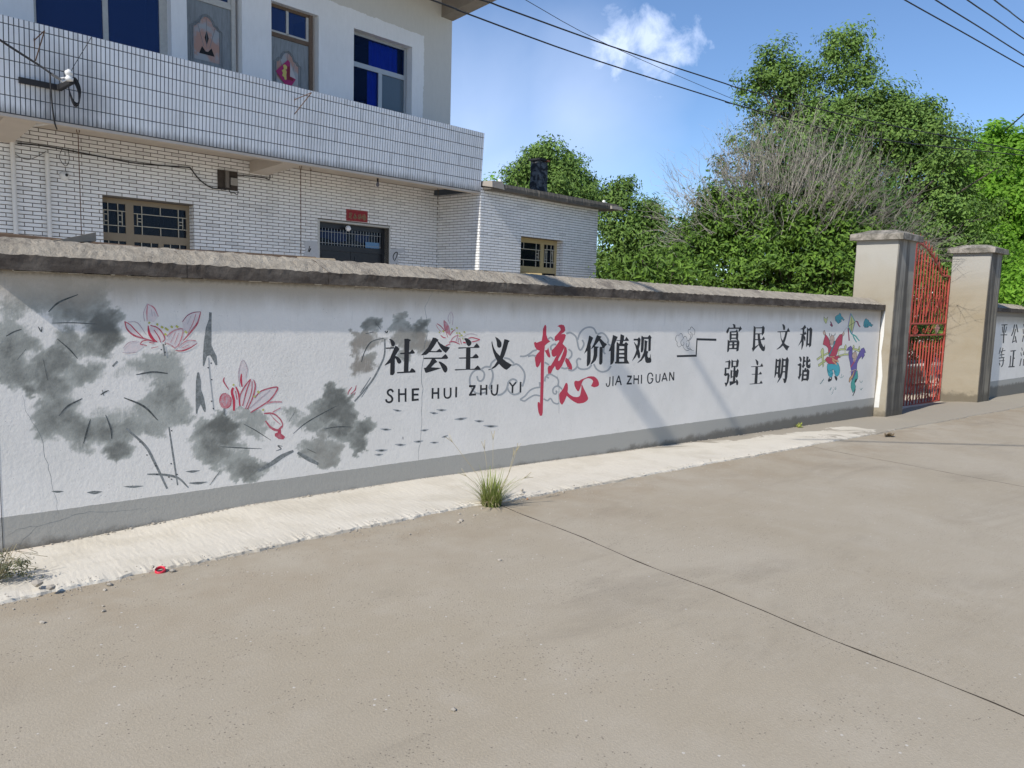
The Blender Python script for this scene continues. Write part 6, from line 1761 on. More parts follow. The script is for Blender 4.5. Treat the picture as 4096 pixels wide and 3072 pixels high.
# folding clothes-line brackets on the parapet
for (F6, S6, pts, lab) in (((0, 0), 2.16, [(385, 265), (295, 350), (385, 265), (305, 530)], "thin iron clothes-line bracket on the parapet, near the cable bracket"),
                           ((1024, 0), 2.16, [(480, 800), (335, 860), (480, 800), (330, 990)], "thin iron clothes-line bracket on the parapet below the torn door paper")):
    yy_ = [10.85, 11.17, 10.85, 11.20]
    P3 = [fac(F6[0] + a / S6, F6[1] + b2_ / S6, yv) + (yv,) for (a, b2_), yv in zip(pts, yy_)]
    x_, z_, yv = P3[1]
    t = thing_on_house("clothesline_bracket", x_, 11.18, z_, label=lab, cat="bracket")
    m = MB((x_, 11.18, z_)); m.tube([(P3[0][0], P3[0][2], P3[0][1]), (P3[1][0], P3[1][2], P3[1][1])], .007, 5); m.build("arm", M_RUST, t)
    m = MB((x_, 11.18, z_)); m.tube([(P3[2][0], P3[2][2], P3[2][1]), (P3[3][0], P3[3][2], P3[3][1])], .007, 5); m.build("brace", M_RUST, t)
    m = MB((x_, 11.18, z_)); m.tube([(P3[1][0], P3[1][2], P3[1][1] + .03), (P3[3][0], P3[3][2] + .01, P3[3][1])], .006, 5); m.build("back_rod", M_RUST, t)
# porcelain insulators on the annex roof
for (u_, v_, lab) in ((1999, 735, "white porcelain insulator on the annex roof edge nearer the house"), (2415, 817, "white porcelain insulator on the far corner of the annex roof")):
    x_, z_ = fac(u_, v_, AD - .15)
    t = thing_on_house("insulator", x_, AD - .15, max(z_ - .02, 3.80), label=lab, cat="insulator")
    m = MB(); m.lathe((0, 0, 0), [(.03, 0), (.03, .03), (.065, .035), (.06, .06), (.03, .07), (.045, .085), (.028, .105), (.01, .112)], 12); m.build("bell", M_PORC, t, smooth=True)
    m = MB(); m.tube([(0, 0, -.03), (0, 0, .0)], .014, 6); m.tube([(0, 0, .11), (0, 0, .14)], .006, 6); m.build("pin", M_RUST, t)
# ================================================================== GATE PILLARS AND GATE
def m_pillar():
    n = N("pillar_render")
    x, y, z = n.xyz()
    a = n.noise(1.6, 6, 0.65, 0.4); f = n.noise(70, 4, 0.7)
    c = n.mix(n.ramp(a, 0.35, 0.7), (0.315, 0.285, 0.23), (0.27, 0.23, 0.165))
    c = n.mix(n.ramp(n.math('ADD', z, n.math('MULTIPLY', n.math('SUBTRACT', a, 0.5), 1.2)), 1.7, 2.6), c, (0.35, 0.335, 0.30))
    c = n.mix(n.math('MULTIPLY', n.math('GREATER_THAN', x, 16.0), n.math('MULTIPLY', n.math('SUBTRACT', 1.0, n.ramp(z, 1.6, 2.7)), 0.4)), c, (0.31, 0.26, 0.175))
    # road face painted darker to stand for grazing light; black run-off streaks over it
    s = n.noise(1.0, 6, 0.65, 0.5, stretch=(3.6, 3.6, 0.22))
    fr = n.math('LESS_THAN', y, 5.315)
    c = n.mix(n.math('MULTIPLY', fr, 0.35), c, (0.22, 0.20, 0.17))
    c = n.mix(n.math('MULTIPLY', n.math('MULTIPLY', fr, n.ramp(s, 0.44, 0.56)), 0.8), c, (0.060, 0.052, 0.045))
    foot = n.math('ADD', n.math('ADD', z, 0.30), n.math('MULTIPLY', n.math('SUBTRACT', n.noise(6, 6, 0.75), 0.5), 0.35))
    c = n.mix(n.math('MULTIPLY', n.math('SUBTRACT', 1.0, n.ramp(foot, 0.02, 0.16)), 0.75), c, (0.11, 0.095, 0.07))
    c = n.scale(c, n.math('ADD', 0.93, n.math('MULTIPLY', f, 0.14)))
    n.bump(n.math('ADD', f, a), 0.35, 0.006)
    return n.done(c, 0.9, 0, 0.2)


M_PIL = m_pillar()


def m_cap():
    n = N("pillar_cap_concrete")
    a = n.noise(6, 7, 0.72, 0.5)
    c = n.mix(n.ramp(a, 0.38, 0.66), (0.13, 0.12, 0.10), (0.33, 0.30, 0.26))
    n.bump(n.math('ADD', a, n.noise(60, 4, 0.7)), 0.7, 0.01)
    return n.done(c, 0.95, 0, 0.15)


M_CAP = m_cap()


def pillar(x0, x1, y0, y1, zb, zt, label):
    r = tag(empty("gate_pillar", ((x0 + x1) / 2, (y0 + y1) / 2, zb)), label, "pillar")
    off = ((x0 + x1) / 2, (y0 + y1) / 2, zb)
    m = MB(off)
    # shaft with slightly worn arrises
    ch = .012; n_ = 26; vs, fs = [], []
    for k in range(n_ + 1):
        z = zb - .15 + (zt - zb + .15) * k / n_
        j = lambda: random.uniform(-.003, .003)
        ring = [(x0 + ch, y0), (x1 - ch, y0), (x1, y0 + ch), (x1, y1 - ch), (x1 - ch, y1), (x0 + ch, y1), (x0, y1 - ch), (x0, y0 + ch)]
        vs += [(a + j(), b_ + j(), z) for a, b_ in ring]
        if k:
            a0 = 8 * (k - 1); fs += [(a0 + i, a0 + (i + 1) % 8, a0 + 8 + (i + 1) % 8, a0 + 8 + i) for i in range(8)]
    m.add(vs, fs); m.build("shaft", M_PIL, r)
    o = .085
    m = MB(off)
    prof = [(o, 0.0), (o + .001, .05), (o, .098), (o - .012, .105), (-.06, .148), (-.14, .178)]
    vs, fs = [], []
    for k, (e, h) in enumerate(prof):
        base = [(x0 - e, y0 - e), (x1 + e, y0 - e), (x1 + e, y1 + e), (x0 - e, y1 + e)]
        ring = []
        for i in range(4):
            a, b_ = base[i], base[(i + 1) % 4]
            for t in np.linspace(0, 1, 9)[:-1]:
                ring.append((a[0] + (b_[0] - a[0]) * t + random.uniform(-.0018, .0018), a[1] + (b_[1] - a[1]) * t + random.uniform(-.0018, .0018), zt + h + random.uniform(-.003, .003) * (k > 1)))
        vs += ring
        if k: fs += [((k - 1) * 32 + i, (k - 1) * 32 + (i + 1) % 32, k * 32 + (i + 1) % 32, k * 32 + i) for i in range(32)]
    fs += [tuple(range(31, -1, -1)), tuple(5 * 32 + i for i in range(32))]
    m.add(vs, fs); m.build("cap", M_CAP, r)
    return r


p1 = pillar(13.75, 14.50, 5.30, 6.02, -0.30, 2.735, "cement gate pillar with black streaks joining the painted wall, left of the red gate")
pillar(18.63, 19.40, 5.30, 6.05, -0.40, 2.80, "sandy cement gate pillar right of the red gate")
# strip of white limewash where the mural wall meets the pillar
m = MB((13.75, 5.5, 0))
cr = []
pts = [(620, 820), (600, 880), (592, 1000), (583, 1120), (575, 1300), (555, 1440), (545, 1530)]
rt = [(628, 820), (624, 900), (618, 1000), (600, 1120), (608, 1300), (590, 1440), (582, 1530)]
L_ = [on_x(3200 + a / 1.844, 800 + b_ / 1.844, 13.7465) for a, b_ in pts]; Rr_ = [on_x(3200 + a / 1.844, 800 + b_ / 1.844, 13.7465) for a, b_ in rt]
m.add([tuple(p) for p in L_ + Rr_], [(i, i + 1, len(pts) + i + 1, len(pts) + i) for i in range(len(pts) - 1)])
o = m.build("limewash_strip", simple("limewash", (0.60, 0.59, 0.56), 0.9, 0.12, 18), None); o.parent = p1
o.location = (13.75 - (13.75 + 14.5) / 2, 5.5 - 5.66, 0.30)

M_RED = simple("red_oxide_paint", (0.36, 0.060, 0.042), 0.5, 0.18, 9, bump=0.2)
gx0, gx1, gy = 14.56, 18.58, 6.06
gc = (gx0 + gx1) / 2
gate = tag(empty("iron_gate", (gc, gy, -0.45)), "red painted double iron gate of pointed bars with scrollwork between the two pillars", "gate")
OG = (gc, gy, -0.45)


def top_z(t):                      # t=0 at the meeting edge, 1 at the hinge: swan-neck rail
    if t > .78: return 2.30
    k = t / .78
    return 2.30 + .60 * (1 - k ** 1.9) if k < 1 else 2.30


for sgn in (1, -1):
    xe = gc + sgn * .02; xh = gx1 if sgn > 0 else gx0
    leaf = empty("gate_leaf", (0, 0, 0)); leaf.parent = gate
    X = lambda t: xe + (xh - xe) * t
    fr = MB(OG)
    fr.tube([(X(0), gy, -.40), (X(0), gy, top_z(0))], .022, 8); fr.tube([(X(1), gy, -.43), (X(1), gy, top_z(1))], .026, 8)
    fr.tube([(X(t), gy, top_z(t)) for t in np.linspace(0, 1, 26)], .022, 8)
    for z in (-.415, 1.04, 1.28): fr.tube([(X(0), gy, z), (X(1), gy, z)], .022, 8)
    fr.build("frame", M_RED, leaf)
    nb = 12
    for k in range(1, nb):
        t = k / nb; x = X(t)
        b1 = MB(OG); b1.tube([(x, gy, 1.30), (x, gy, top_z(t) - .17)], .0165, 6); b1.tube([(x, gy, top_z(t) - .17), (x, gy, top_z(t) - .03)], .0165, 6, r1=.003)
        b1.build("bar", M_RED, leaf)
        b2 = MB(OG); b2.tube([(x, gy, -.40), (x, gy, .84)], .0165, 6); b2.tube([(x, gy, .84), (x, gy, .99)], .0165, 6, r1=.003)
        b2.build("bar", M_RED, leaf)
        # spearhead with two curls on the rail
        z = top_z(t) + .02
        sp_ = MB(OG); sp_.tube([(x, gy, z), (x, gy, z + .07), (x, gy, z + .10), (x, gy, z + .17)], .014, 6, r1=.002)
        for q in (-1, 1): sp_.tube([(x, gy, z + .03), (x + q * .035, gy, z + .05), (x + q * .045, gy, z + .085), (x + q * .025, gy, z + .09)], .006, 5)
        sp_.build("spearhead", M_RED, leaf)
    # scrolls
    for base, h in ((-.40, .30), (-.12, .34)):
        for k in range(0, nb - 1, 3):
            xm = X((k + 1.5) / nb); w = abs(xh - xe) / nb
            sc = MB(OG)
            for q in (-1, 1):
                sc.tube([(xm + q * w * 1.0, gy - .02, base), (xm + q * w * .55, gy - .02, base + h * .35), (xm + q * w * .08, gy - .02, base + h * .62), (xm + q * w * .12, gy - .02, base + h * .85), (xm + q * w * .5, gy - .02, base + h * 1.1), (xm + q * w * .85, gy - .02, base + h * 1.05), (xm + q * w * .8, gy - .02, base + h * .88), (xm + q * w * .5, gy - .02, base + h * .92)], .0075, 5)
            sc.build("scroll", M_RED, leaf)
    for k in (1.5, 4.5, 7.5, 10):
        xm = X(k / nb)
        sc = MB(OG)
        for q in (-1, 1):
            sc.tube([(xm + q * .01, gy - .02, 1.34 + .02 * k), (xm + q * .07, gy - .02, 1.55), (xm + q * .14, gy - .02, 1.75), (xm + q * .16, gy - .02, 1.86), (xm + q * .09, gy - .02, 1.88), (xm + q * .07, gy - .02, 1.80)], .0075, 5)
        sc.build("scroll", M_RED, leaf)
    # lotus and curls in the middle panel
    sc = MB(OG); xm = X(.12)
    for q in (-1, -.5, 0, .5, 1):
        sc.tube([(xm, gy - .02, 1.05), (xm + q * .11, gy - .02, 1.10), (xm + q * .13, gy - .02, 1.17), (xm + q * .05, gy - .02, 1.24)], .007, 5)
    sc.tube([(xm - .17, gy - .02, 1.15), (xm - .1, gy - .02, 1.07), (xm + .1, gy - .02, 1.07), (xm + .17, gy - .02, 1.15)], .006, 5)
    sc.build("scroll", M_RED, leaf)
    for xm in (X(.42), X(.55)):
        sc = MB(OG); sc.tube([(xm - .16, gy - .02, 1.10), (xm - .18, gy - .02, 1.15), (xm - .12, gy - .02, 1.18), (xm - .10, gy - .02, 1.12), (xm - .04, gy - .02, 1.08), (xm + .10, gy - .02, 1.22), (xm + .17, gy - .02, 1.24), (xm + .19, gy - .02, 1.18), (xm + .13, gy - .02, 1.16)], .007, 5)
        sc.build("scroll", M_RED, leaf)
    if sgn > 0:
        lp = MB(OG)
        for k in range(9):
            a = -1.1 + k * .28
            lp.tube([(X(.74) - .05, gy - .025, 1.06), (X(.74) - .02 + .13 * math.sin(a), gy - .025, 1.10 + .10 * math.cos(a * .6)), (X(.74) + .01 + .06 * math.sin(a), gy - .025, 1.25)], .012, 5)
        lp.build("leaf_plaque", simple("dull_pink_plaque", (0.33, 0.18, 0.15), 0.6, 0.2, 10), leaf)

# yard things seen through the gate
t = tag(empty("low_brick_kerb", (22.0, 8.4, -0.55)), "low pale masonry ledge in the yard seen through the red gate", "ledge")
m = MB(); m.box((-3.6, 0, 0), (3.2, .35, .42)); m.box((-3.65, -.04, .42), (3.25, .39, .48)); m.build("ledge_block", simple("pale_ledge", (0.55, 0.51, 0.45), 0.9, 0.2, 6, bump=.4, bscale=40), t)
for k, (x, y, s_) in enumerate(((20.2, 7.6, .30), (20.75, 7.75, .26))):
    bm_v, bm_f = [], []
    t = tag(empty("plastic_sack", (x, y, -0.55)), ("rumpled white plastic sack in the yard, the larger one seen through the gate", "smaller white plastic sack beside the larger in the yard")[k], "sack")
    m = MB(); n_ = 12
    for i in range(7):
        ph = math.pi * i / 6
        for j in range(n_):
            th_ = 2 * math.pi * j / n_
            rr = s_ * (math.sin(ph) * .95 + .08) * (1 + .18 * math.sin(3 * th_ + i) + .08 * math.sin(7 * th_ + 2 * i))
            bm_v.append((rr * math.cos(th_), rr * .8 * math.sin(th_), s_ * .75 * (1 - math.cos(ph)) * .6 - .01))
        if i: bm_f += [((i - 1) * n_ + j, (i - 1) * n_ + (j + 1) % n_, i * n_ + (j + 1) % n_, i * n_ + j) for j in range(n_)]
    m.add(bm_v, bm_f); m.build("sack_body", simple("white_sack", (0.62, 0.60, 0.62), 0.5, 0.15, 8), t, smooth=True)

# ================================================================== SECOND LENGTH OF WALL
sw2 = tag(empty("street_wall", (0, 0, 0)), "short white wall with black word columns continuing right of the second gate pillar", "wall")
wall_run(sw2, 19.402, 34.0, WALL_Y, z_base, lambda x: 1.775 - 0.0103 * np.asarray(x), False)
xs_ = [19.41, 21.9, 24.2, 26.8, 29.5, 34.0]
for a_, b_ in zip(xs_[:-1], xs_[1:]): coping_piece(sw2, a_, b_, lambda x: 1.775 - 0.0103 * x)
A = (3960, 1200); SA = 4.147
for grp in ([(16, [(190, 415), (290, 410)]), (14, [(205, 440), (213, 540)]), (13, [(277, 440), (255, 540)]), (20, [(238, 412), (222, 715)]), (14, [(175, 580), (285, 577)])],
            [(18, [(408, 405), (385, 520), (355, 595)]), (18, [(436, 405), (462, 535)]), (16, [(425, 480), (372, 712)]), (14, [(370, 695), (440, 672)]), (18, [(418, 600), (438, 708)])],
            [(13, [(175, 790), (150, 895)]), (11, [(177, 840), (192, 880)]), (13, [(215, 795), (200, 860)]), (11, [(207, 845), (255, 835)]), (13, [(160, 915), (238, 903)]), (12, [(197, 850), (195, 960)]), (15, [(145, 965), (240, 952)]), (12, [(150, 1012), (238, 1002)]), (17, [(222, 965), (215, 1060), (188, 1110)]), (14, [(155, 1040), (165, 1085)])],
            [(17, [(340, 848), (430, 838)]), (24, [(395, 845), (372, 1100)]), (18, [(345, 925), (330, 1105)]), (16, [(385, 972), (412, 962)]), (18, [(305, 1110), (408, 1104)])],
            [(13, [(558, 400), (565, 440)]), (13, [(548, 480), (556, 560)]), (16, [(538, 695), (558, 590)]), (14, [(575, 470), (645, 462)]), (16, [(612, 400), (605, 560)]), (14, [(565, 565), (655, 556)]), (14, [(610, 565), (580, 680), (645, 668)])],
            [(13, [(526, 790), (536, 840)]), (13, [(512, 870), (522, 930)]), (16, [(494, 1095), (520, 970)]), (14, [(590, 800), (552, 905), (630, 890)]), (14, [(560, 985), (552, 1090)]), (14, [(560, 985), (632, 975), (622, 1090)]), (12, [(553, 1080), (622, 1078)])]):
    paint("painted_character", A, SA, [('S', 'k', w, p) for w, p in grp], parent=sw2)

# end stub of the neighbouring wall at the left
t = tag(empty("end_pier", (0.55, 5.62, -0.08)), "narrow white pier closing the left end of the painted wall", "pier")
m = MB((0.55, 5.62, -0.08)); m.box((.20, 5.498, -.25), (.896, 5.80, 1.60)); m.build("pier_body", M_WALL, t)
# ================================================================== TREES
def m_leaf(name, dark, light, trans=0.20, rough=0.6):
    n = N(name)
    isl = n.g().outputs['Random Per Island']
    cl = n.noise(0.7, 4, 0.6)
    c = n.mix(isl, dark, light)
    c = n.mix(n.ramp(cl, 0.35, 0.65), c, n.scale(c, 1.35))
    n.done(c, rough, 0, 0.3)
    tr = n.t.nodes.new("ShaderNodeBsdfTranslucent")
    n.t.links.new(n.scale(c, 1.5), tr.inputs[0])
    mx = n.t.nodes.new("ShaderNodeMixShader"); mx.inputs[0].default_value = trans
    n.t.links.new(n.b.outputs[0], mx.inputs[1]); n.t.links.new(tr.outputs[0], mx.inputs[2])
    n.t.links.new(mx.outputs[0], n.out.inputs[0])
    return n.m


L_DARK = m_leaf("dark_green_leaves", (0.030, 0.070, 0.014), (0.070, 0.135, 0.022))
L_MID = m_leaf("camphor_leaves", (0.070, 0.130, 0.028), (0.140, 0.225, 0.044))
L_BRIGHT = m_leaf("fresh_green_leaves", (0.105, 0.225, 0.020), (0.190, 0.350, 0.036), 0.45)
L_BUSH = m_leaf("bush_leaves", (0.040, 0.085, 0.012), (0.125, 0.215, 0.028))
M_BARK = simple("tree_bark", (0.085, 0.070, 0.055), 0.95, 0.35, 8, bump=0.8, bscale=40)
M_TWIG = simple("grey_dead_twigs", (0.30, 0.275, 0.235), 0.95, 0.25, 12)
M_TWIGL = simple("living_twigs", (0.11, 0.085, 0.06), 0.95, 0.25, 12)


def norm(a): return a / (np.linalg.norm(a, axis=-1, keepdims=True) + 1e-9)


def leaf_mesh(name, C, D, size, mat, droop=0.35, ratio=0.42, fold=0.25):
    """C centres (n,3), D leaf axis directions (n,3); each leaf is two triangles folded on its midrib"""
    n = len(C)
    O = norm(norm(D) + RNG.normal(size=(n, 3)) * .33 + np.array([0, 0, .35]))
    D = norm(norm(np.cross(O, RNG.normal(size=(n, 3)))) + np.array([0, 0, -droop]) + norm(D) * .35)
    W = norm(np.cross(D, O)); Nn = np.cross(W, D)
    L = size * RNG.uniform(0.65, 1.25, (n, 1)); w = L * ratio * 0.5
    base = C - D * L * 0.5; tip = C + D * L * 0.5 - Nn * L * 0.08
    mid = C + D * L * 0.02
    l = mid + W * w + Nn * w * fold; r = mid - W * w + Nn * w * fold
    v = np.stack([base, r, tip, l], 1).reshape(-1, 3)
    k = np.arange(n)[:, None] * 4
    f = np.concatenate([k + np.array([[0, 1, 2]]), k + np.array([[0, 2, 3]])], 0)
    return np_mesh(name, v, f, [mat])


def crown_points(lobes, clump_r, per_clump, dens, hollow=0.55, flat=1.0):
    """lobes: (centre, radii) ellipsoids in metres -> leaf positions and outward directions"""
    C, D, K = [], [], []
    for c, rad in lobes:
        c = np.array(c, float); rad = np.array(rad, float)
        area = 4 * math.pi * (np.prod(rad) ** (2 / 3))
        m = max(4, int(area * dens))
        d = norm(RNG.normal(size=(m, 3)))
        # lumpy radius: big boughs and gaps
        ph = RNG.uniform(0, 6, 6)
        lump = 1 + 0.16 * np.sin(d[:, 0] * 5 + ph[0]) * np.sin(d[:, 2] * 4 + ph[1]) + 0.07 * np.sin(d[:, 1] * 9 + ph[2] + d[:, 2] * 7)
        q = c + d * rad * (RNG.uniform(hollow ** 2, 1.0, (m, 1)) ** 0.5) * lump[:, None]
        K.append(q)
        cr = clump_r * RNG.uniform(0.55, 1.35, (m, 1))
        for i in range(m):
            pc = int(per_clump * RNG.uniform(0.5, 1.4))
            o = np.clip(RNG.normal(size=(pc, 3)), -1.7, 1.7) * cr[i] * np.array([.62, .62, .45 * flat])
            C.append(q[i] + o); D.append(norm(o + d[i] * cr[i] * .9))
    return np.vstack(C), np.vstack(D), np.vstack(K)


def px_lobe(u, v, r, dist, ry=None, depth=None):
    """a lobe that sits at a distance (m) in the direction of photo point u,v, with radius given in photo px"""
    p = at_dist(u, v, dist)
    s = np.linalg.norm(p - EYE) / F_PX * math.cos(math.atan((u - U0) / F_PX)) ** -0.0
    R_ = r * s; Rz = (ry or r) * s
    return (p, (R_, depth or R_, Rz))


def limb_mesh(mb, base, K, trunk_r, fork, nlimb):
    """tapered limbs from the fork to clump centres"""
    base = np.array(base, float); fork = np.array(fork, float)
    mb.tube([tuple(base), tuple(base * .5 + fork * .5 + np.array([.04, .03, 0])), tuple(fork)], trunk_r, 10, r1=trunk_r * .72)
    idx = RNG.choice(len(K), min(nlimb, len(K)), replace=False)
    for i in idx:
        e = K[i]
        st = fork + (base - fork) * RNG.uniform(0, .25)
        m1 = st * .66 + e * .34 + RNG.normal(size=3) * .15 + np.array([0, 0, .25]); m2 = st * .3 + e * .7 + RNG.normal(size=3) * .12
        mb.tube([tuple(st), tuple(m1), tuple(m2), tuple(e)], trunk_r * RNG.uniform(.22, .42), 5, r1=.012)


def tree(name, cat, label, base, lobes, mat, leaf=.12, clump=.38, per=46, dens=2.6, trunk_r=.16, fork_h=2.6, nlimb=26, group=None, droop=.35, hollow=.55, ratio=.42):
    C, D, K = crown_points(lobes, clump, per, dens, hollow)
    root = tag(empty(name, tuple(float(x) for x in base)), label, cat, group)
    b0 = np.array(base, float)
    cr = link("crown", leaf_mesh("crown", C - b0, D, leaf, mat, droop, ratio), root)
    m = MB(tuple(base))
    cen = K.mean(0)
    fork = np.array([base[0] + (cen[0] - base[0]) * .3, base[1] + (cen[1] - base[1]) * .3, base[2] + fork_h])
    limb_mesh(m, (base[0], base[1], base[2] - .2), K, trunk_r, fork, nlimb)
    m.build("trunk", M_BARK, root)
    return root


def gz(x, y): return float(z_road(x)) - .15


# tall camphor in the middle distance
d = 27.0
lob = [px_lobe(3070, 270, 82, d), px_lobe(3010, 340, 56, d), px_lobe(3140, 225, 44, d), px_lobe(2990, 440, 40, d), px_lobe(3150, 330, 70, d), px_lobe(3210, 300, 50, d), px_lobe(3090, 420, 45, d), px_lobe(3350, 165, 52, d), px_lobe(3400, 140, 36, d), px_lobe(3330, 235, 52, d), px_lobe(3430, 190, 36, d), px_lobe(3450, 265, 34, d), px_lobe(3370, 300, 55, d), px_lobe(3455, 325, 30, d), px_lobe(3260, 330, 40, d),
       px_lobe(3290, 440, 100, d, depth=2.0), px_lobe(3440, 440, 95, d, depth=2.0), px_lobe(3570, 430, 75, d), px_lobe(3680, 465, 70, d), px_lobe(3640, 590, 130, d, depth=2.0), px_lobe(3720, 540, 60, d), px_lobe(3690, 720, 130, d, depth=2.0), px_lobe(3700, 860, 120, d, depth=2.0), px_lobe(3480, 560, 150, d, depth=2.2), px_lobe(3300, 580, 150, d, depth=2.2), px_lobe(3150, 560, 110, d, depth=2.0), px_lobe(3720, 1000, 140, d, depth=2.0)]
b0 = at_dist(3330, 1230, d)
tree("camphor_tree", "tree", "tallest tree, a camphor with two domed tops rising behind the half-dead bush", (b0[0], b0[1], gz(*b0[:2])), lob, L_MID, leaf=.125, clump=.34, per=105, dens=3.2, trunk_r=.26, fork_h=4.2, nlimb=60, droop=.3, hollow=.35, ratio=.46)
# bright green trees on the right
d = 31.0
lob = [px_lobe(3960, 650, 125, d), px_lobe(3880, 760, 130, d), px_lobe(4080, 680, 130, d), px_lobe(4000, 860, 190, d, depth=2.6), px_lobe(3830, 900, 120, d), px_lobe(3800, 1020, 140, d), px_lobe(3950, 1060, 190, d, depth=2.6), px_lobe(4130, 900, 160, d), px_lobe(4180, 1060, 170, d), px_lobe(4260, 780, 160, d), px_lobe(3960, 560, 40, d), px_lobe(4060, 570, 50, d)]
b0 = at_dist(4000, 1230, d)
tree("camphor_tree", "tree", "bright fresh-green broad tree right of the tall camphor, above the second gate pillar", (b0[0], b0[1], gz(*b0[:2])), lob, L_BRIGHT, leaf=.155, clump=.42, per=85, dens=3.2, trunk_r=.24, fork_h=3.0, nlimb=40, droop=.25, hollow=.35, ratio=.55)
d = 24.0
lob = [px_lobe(4110, 1180, 120, d), px_lobe(4060, 1130, 70, d), px_lobe(3740, 1130, 70, d), px_lobe(3700, 1200, 60, d), px_lobe(4200, 1080, 130, d)]
b0 = at_dist(4120, 1240, d)
tree("young_camphor_tree", "tree", "low bright green tree just behind the short wall at the right edge", (b0[0], b0[1], gz(*b0[:2])), [lob[0], lob[1], lob[4]], L_BRIGHT, leaf=.16, clump=.42, per=36, dens=3.2, trunk_r=.10, fork_h=1.0, nlimb=14, droop=.5)
d = 22.5
lob = [px_lobe(3735, 1160, 60, d), px_lobe(3700, 1090, 45, d), px_lobe(3790, 1230, 55, d), px_lobe(3650, 1250, 60, d), px_lobe(3720, 1330, 80, d)]
b0 = at_dist(3735, 1320, d)
tree("yard_shrub", "shrub", "loose green shrub seen through the bars of the red gate", (b0[0], b0[1], gz(*b0[:2])), lob, L_MID, leaf=.14, clump=.34, per=30, dens=3.0, trunk_r=.04, fork_h=.6, nlimb=14)
# tree behind the annex
d = 28.0
lob = [px_lobe(2190, 660, 85, d), px_lobe(2120, 690, 80, d), px_lobe(2070, 730, 62, d), px_lobe(2188, 600, 36, d), px_lobe(2250, 690, 85, d), px_lobe(2300, 730, 75, d), px_lobe(2345, 780, 58, d), px_lobe(2200, 780, 150, d, ry=90), px_lobe(2370, 830, 50, d), px_lobe(2130, 630, 38, d), px_lobe(2270, 650, 36, d)]
b0 = at_dist(2190, 1180, d)
tree("camphor_tree", "tree", "round tree with a pointed top behind the annex chimney", (b0[0], b0[1], gz(*b0[:2])), lob, L_MID, leaf=.145, clump=.34, per=85, dens=5.0, trunk_r=.2, fork_h=4.0, nlimb=30, droop=.7, hollow=.4, ratio=.40)
d = 36.0
b0 = at_dist(1950, 1180, d)
tree("far_tree", "tree", "sliver of bright yellow-green tree between the balcony and the annex roof", (b0[0], b0[1], gz(*b0[:2])), [px_lobe(1955, 760, 50, d), px_lobe(2010, 770, 40, d), px_lobe(1960, 830, 70, d)], L_BRIGHT, leaf=.2, clump=.4, per=34, dens=4.0, trunk_r=.2, fork_h=4.0, nlimb=10)
# drooping tree right of the annex
d = 23.0
lob = [px_lobe(2480, 800, 60, d), px_lobe(2500, 740, 26, d), px_lobe(2440, 790, 40, d), px_lobe(2500, 880, 105, d), px_lobe(2430, 900, 50, d), px_lobe(2580, 930, 80, d), px_lobe(2460, 1000, 90, d), px_lobe(2560, 1040, 100, d), px_lobe(2640, 990, 70, d), px_lobe(2420, 1080, 70, d), px_lobe(2620, 870, 34, d)]
b0 = at_dist(2500, 1180, d)
tree("drooping_tree", "tree", "dark drooping-leaved tree immediately right of the annex", (b0[0], b0[1], gz(*b0[:2])), lob, L_MID, leaf=.13, clump=.32, per=90, dens=5.0, trunk_r=.15, fork_h=2.2, nlimb=30, droop=.7, hollow=.45, ratio=.40)
d = 24.5
lob = [px_lobe(2600, 830, 34, d), px_lobe(2640, 850, 40, d), px_lobe(2580, 820, 28, d), px_lobe(2660, 900, 50, d), px_lobe(2700, 930, 50, d), px_lobe(2650, 1000, 80, d), px_lobe(2740, 980, 70, d), px_lobe(2790, 900, 50, d)]
b0 = at_dist(2660, 1180, d)
tree("feathery_tree", "tree", "thin feathery tree between the drooping tree and the half-dead bush", (b0[0], b0[1], gz(*b0[:2])), lob, L_MID, leaf=.16, clump=.36, per=34, dens=8.0, trunk_r=.06, fork_h=2.5, nlimb=40, droop=.3, ratio=.2)
# loquat-like shrub low against the wall
d = 17.0
lob = [px_lobe(2560, 1080, 90, d), px_lobe(2680, 1100, 80, d), px_lobe(2460, 1120, 70, d), px_lobe(2620, 1150, 110, d, ry=60), px_lobe(2760, 1130, 80, d)]
b0 = at_dist(2600, 1240, d)
tree("leathery_shrub", "shrub", "low shrub with long leathery leaves behind the wall, right of the annex", (b0[0], b0[1], gz(*b0[:2])), lob, L_BUSH, leaf=.17, clump=.26, per=26, dens=7.0, trunk_r=.05, fork_h=.7, nlimb=26, droop=-.1, ratio=.30)

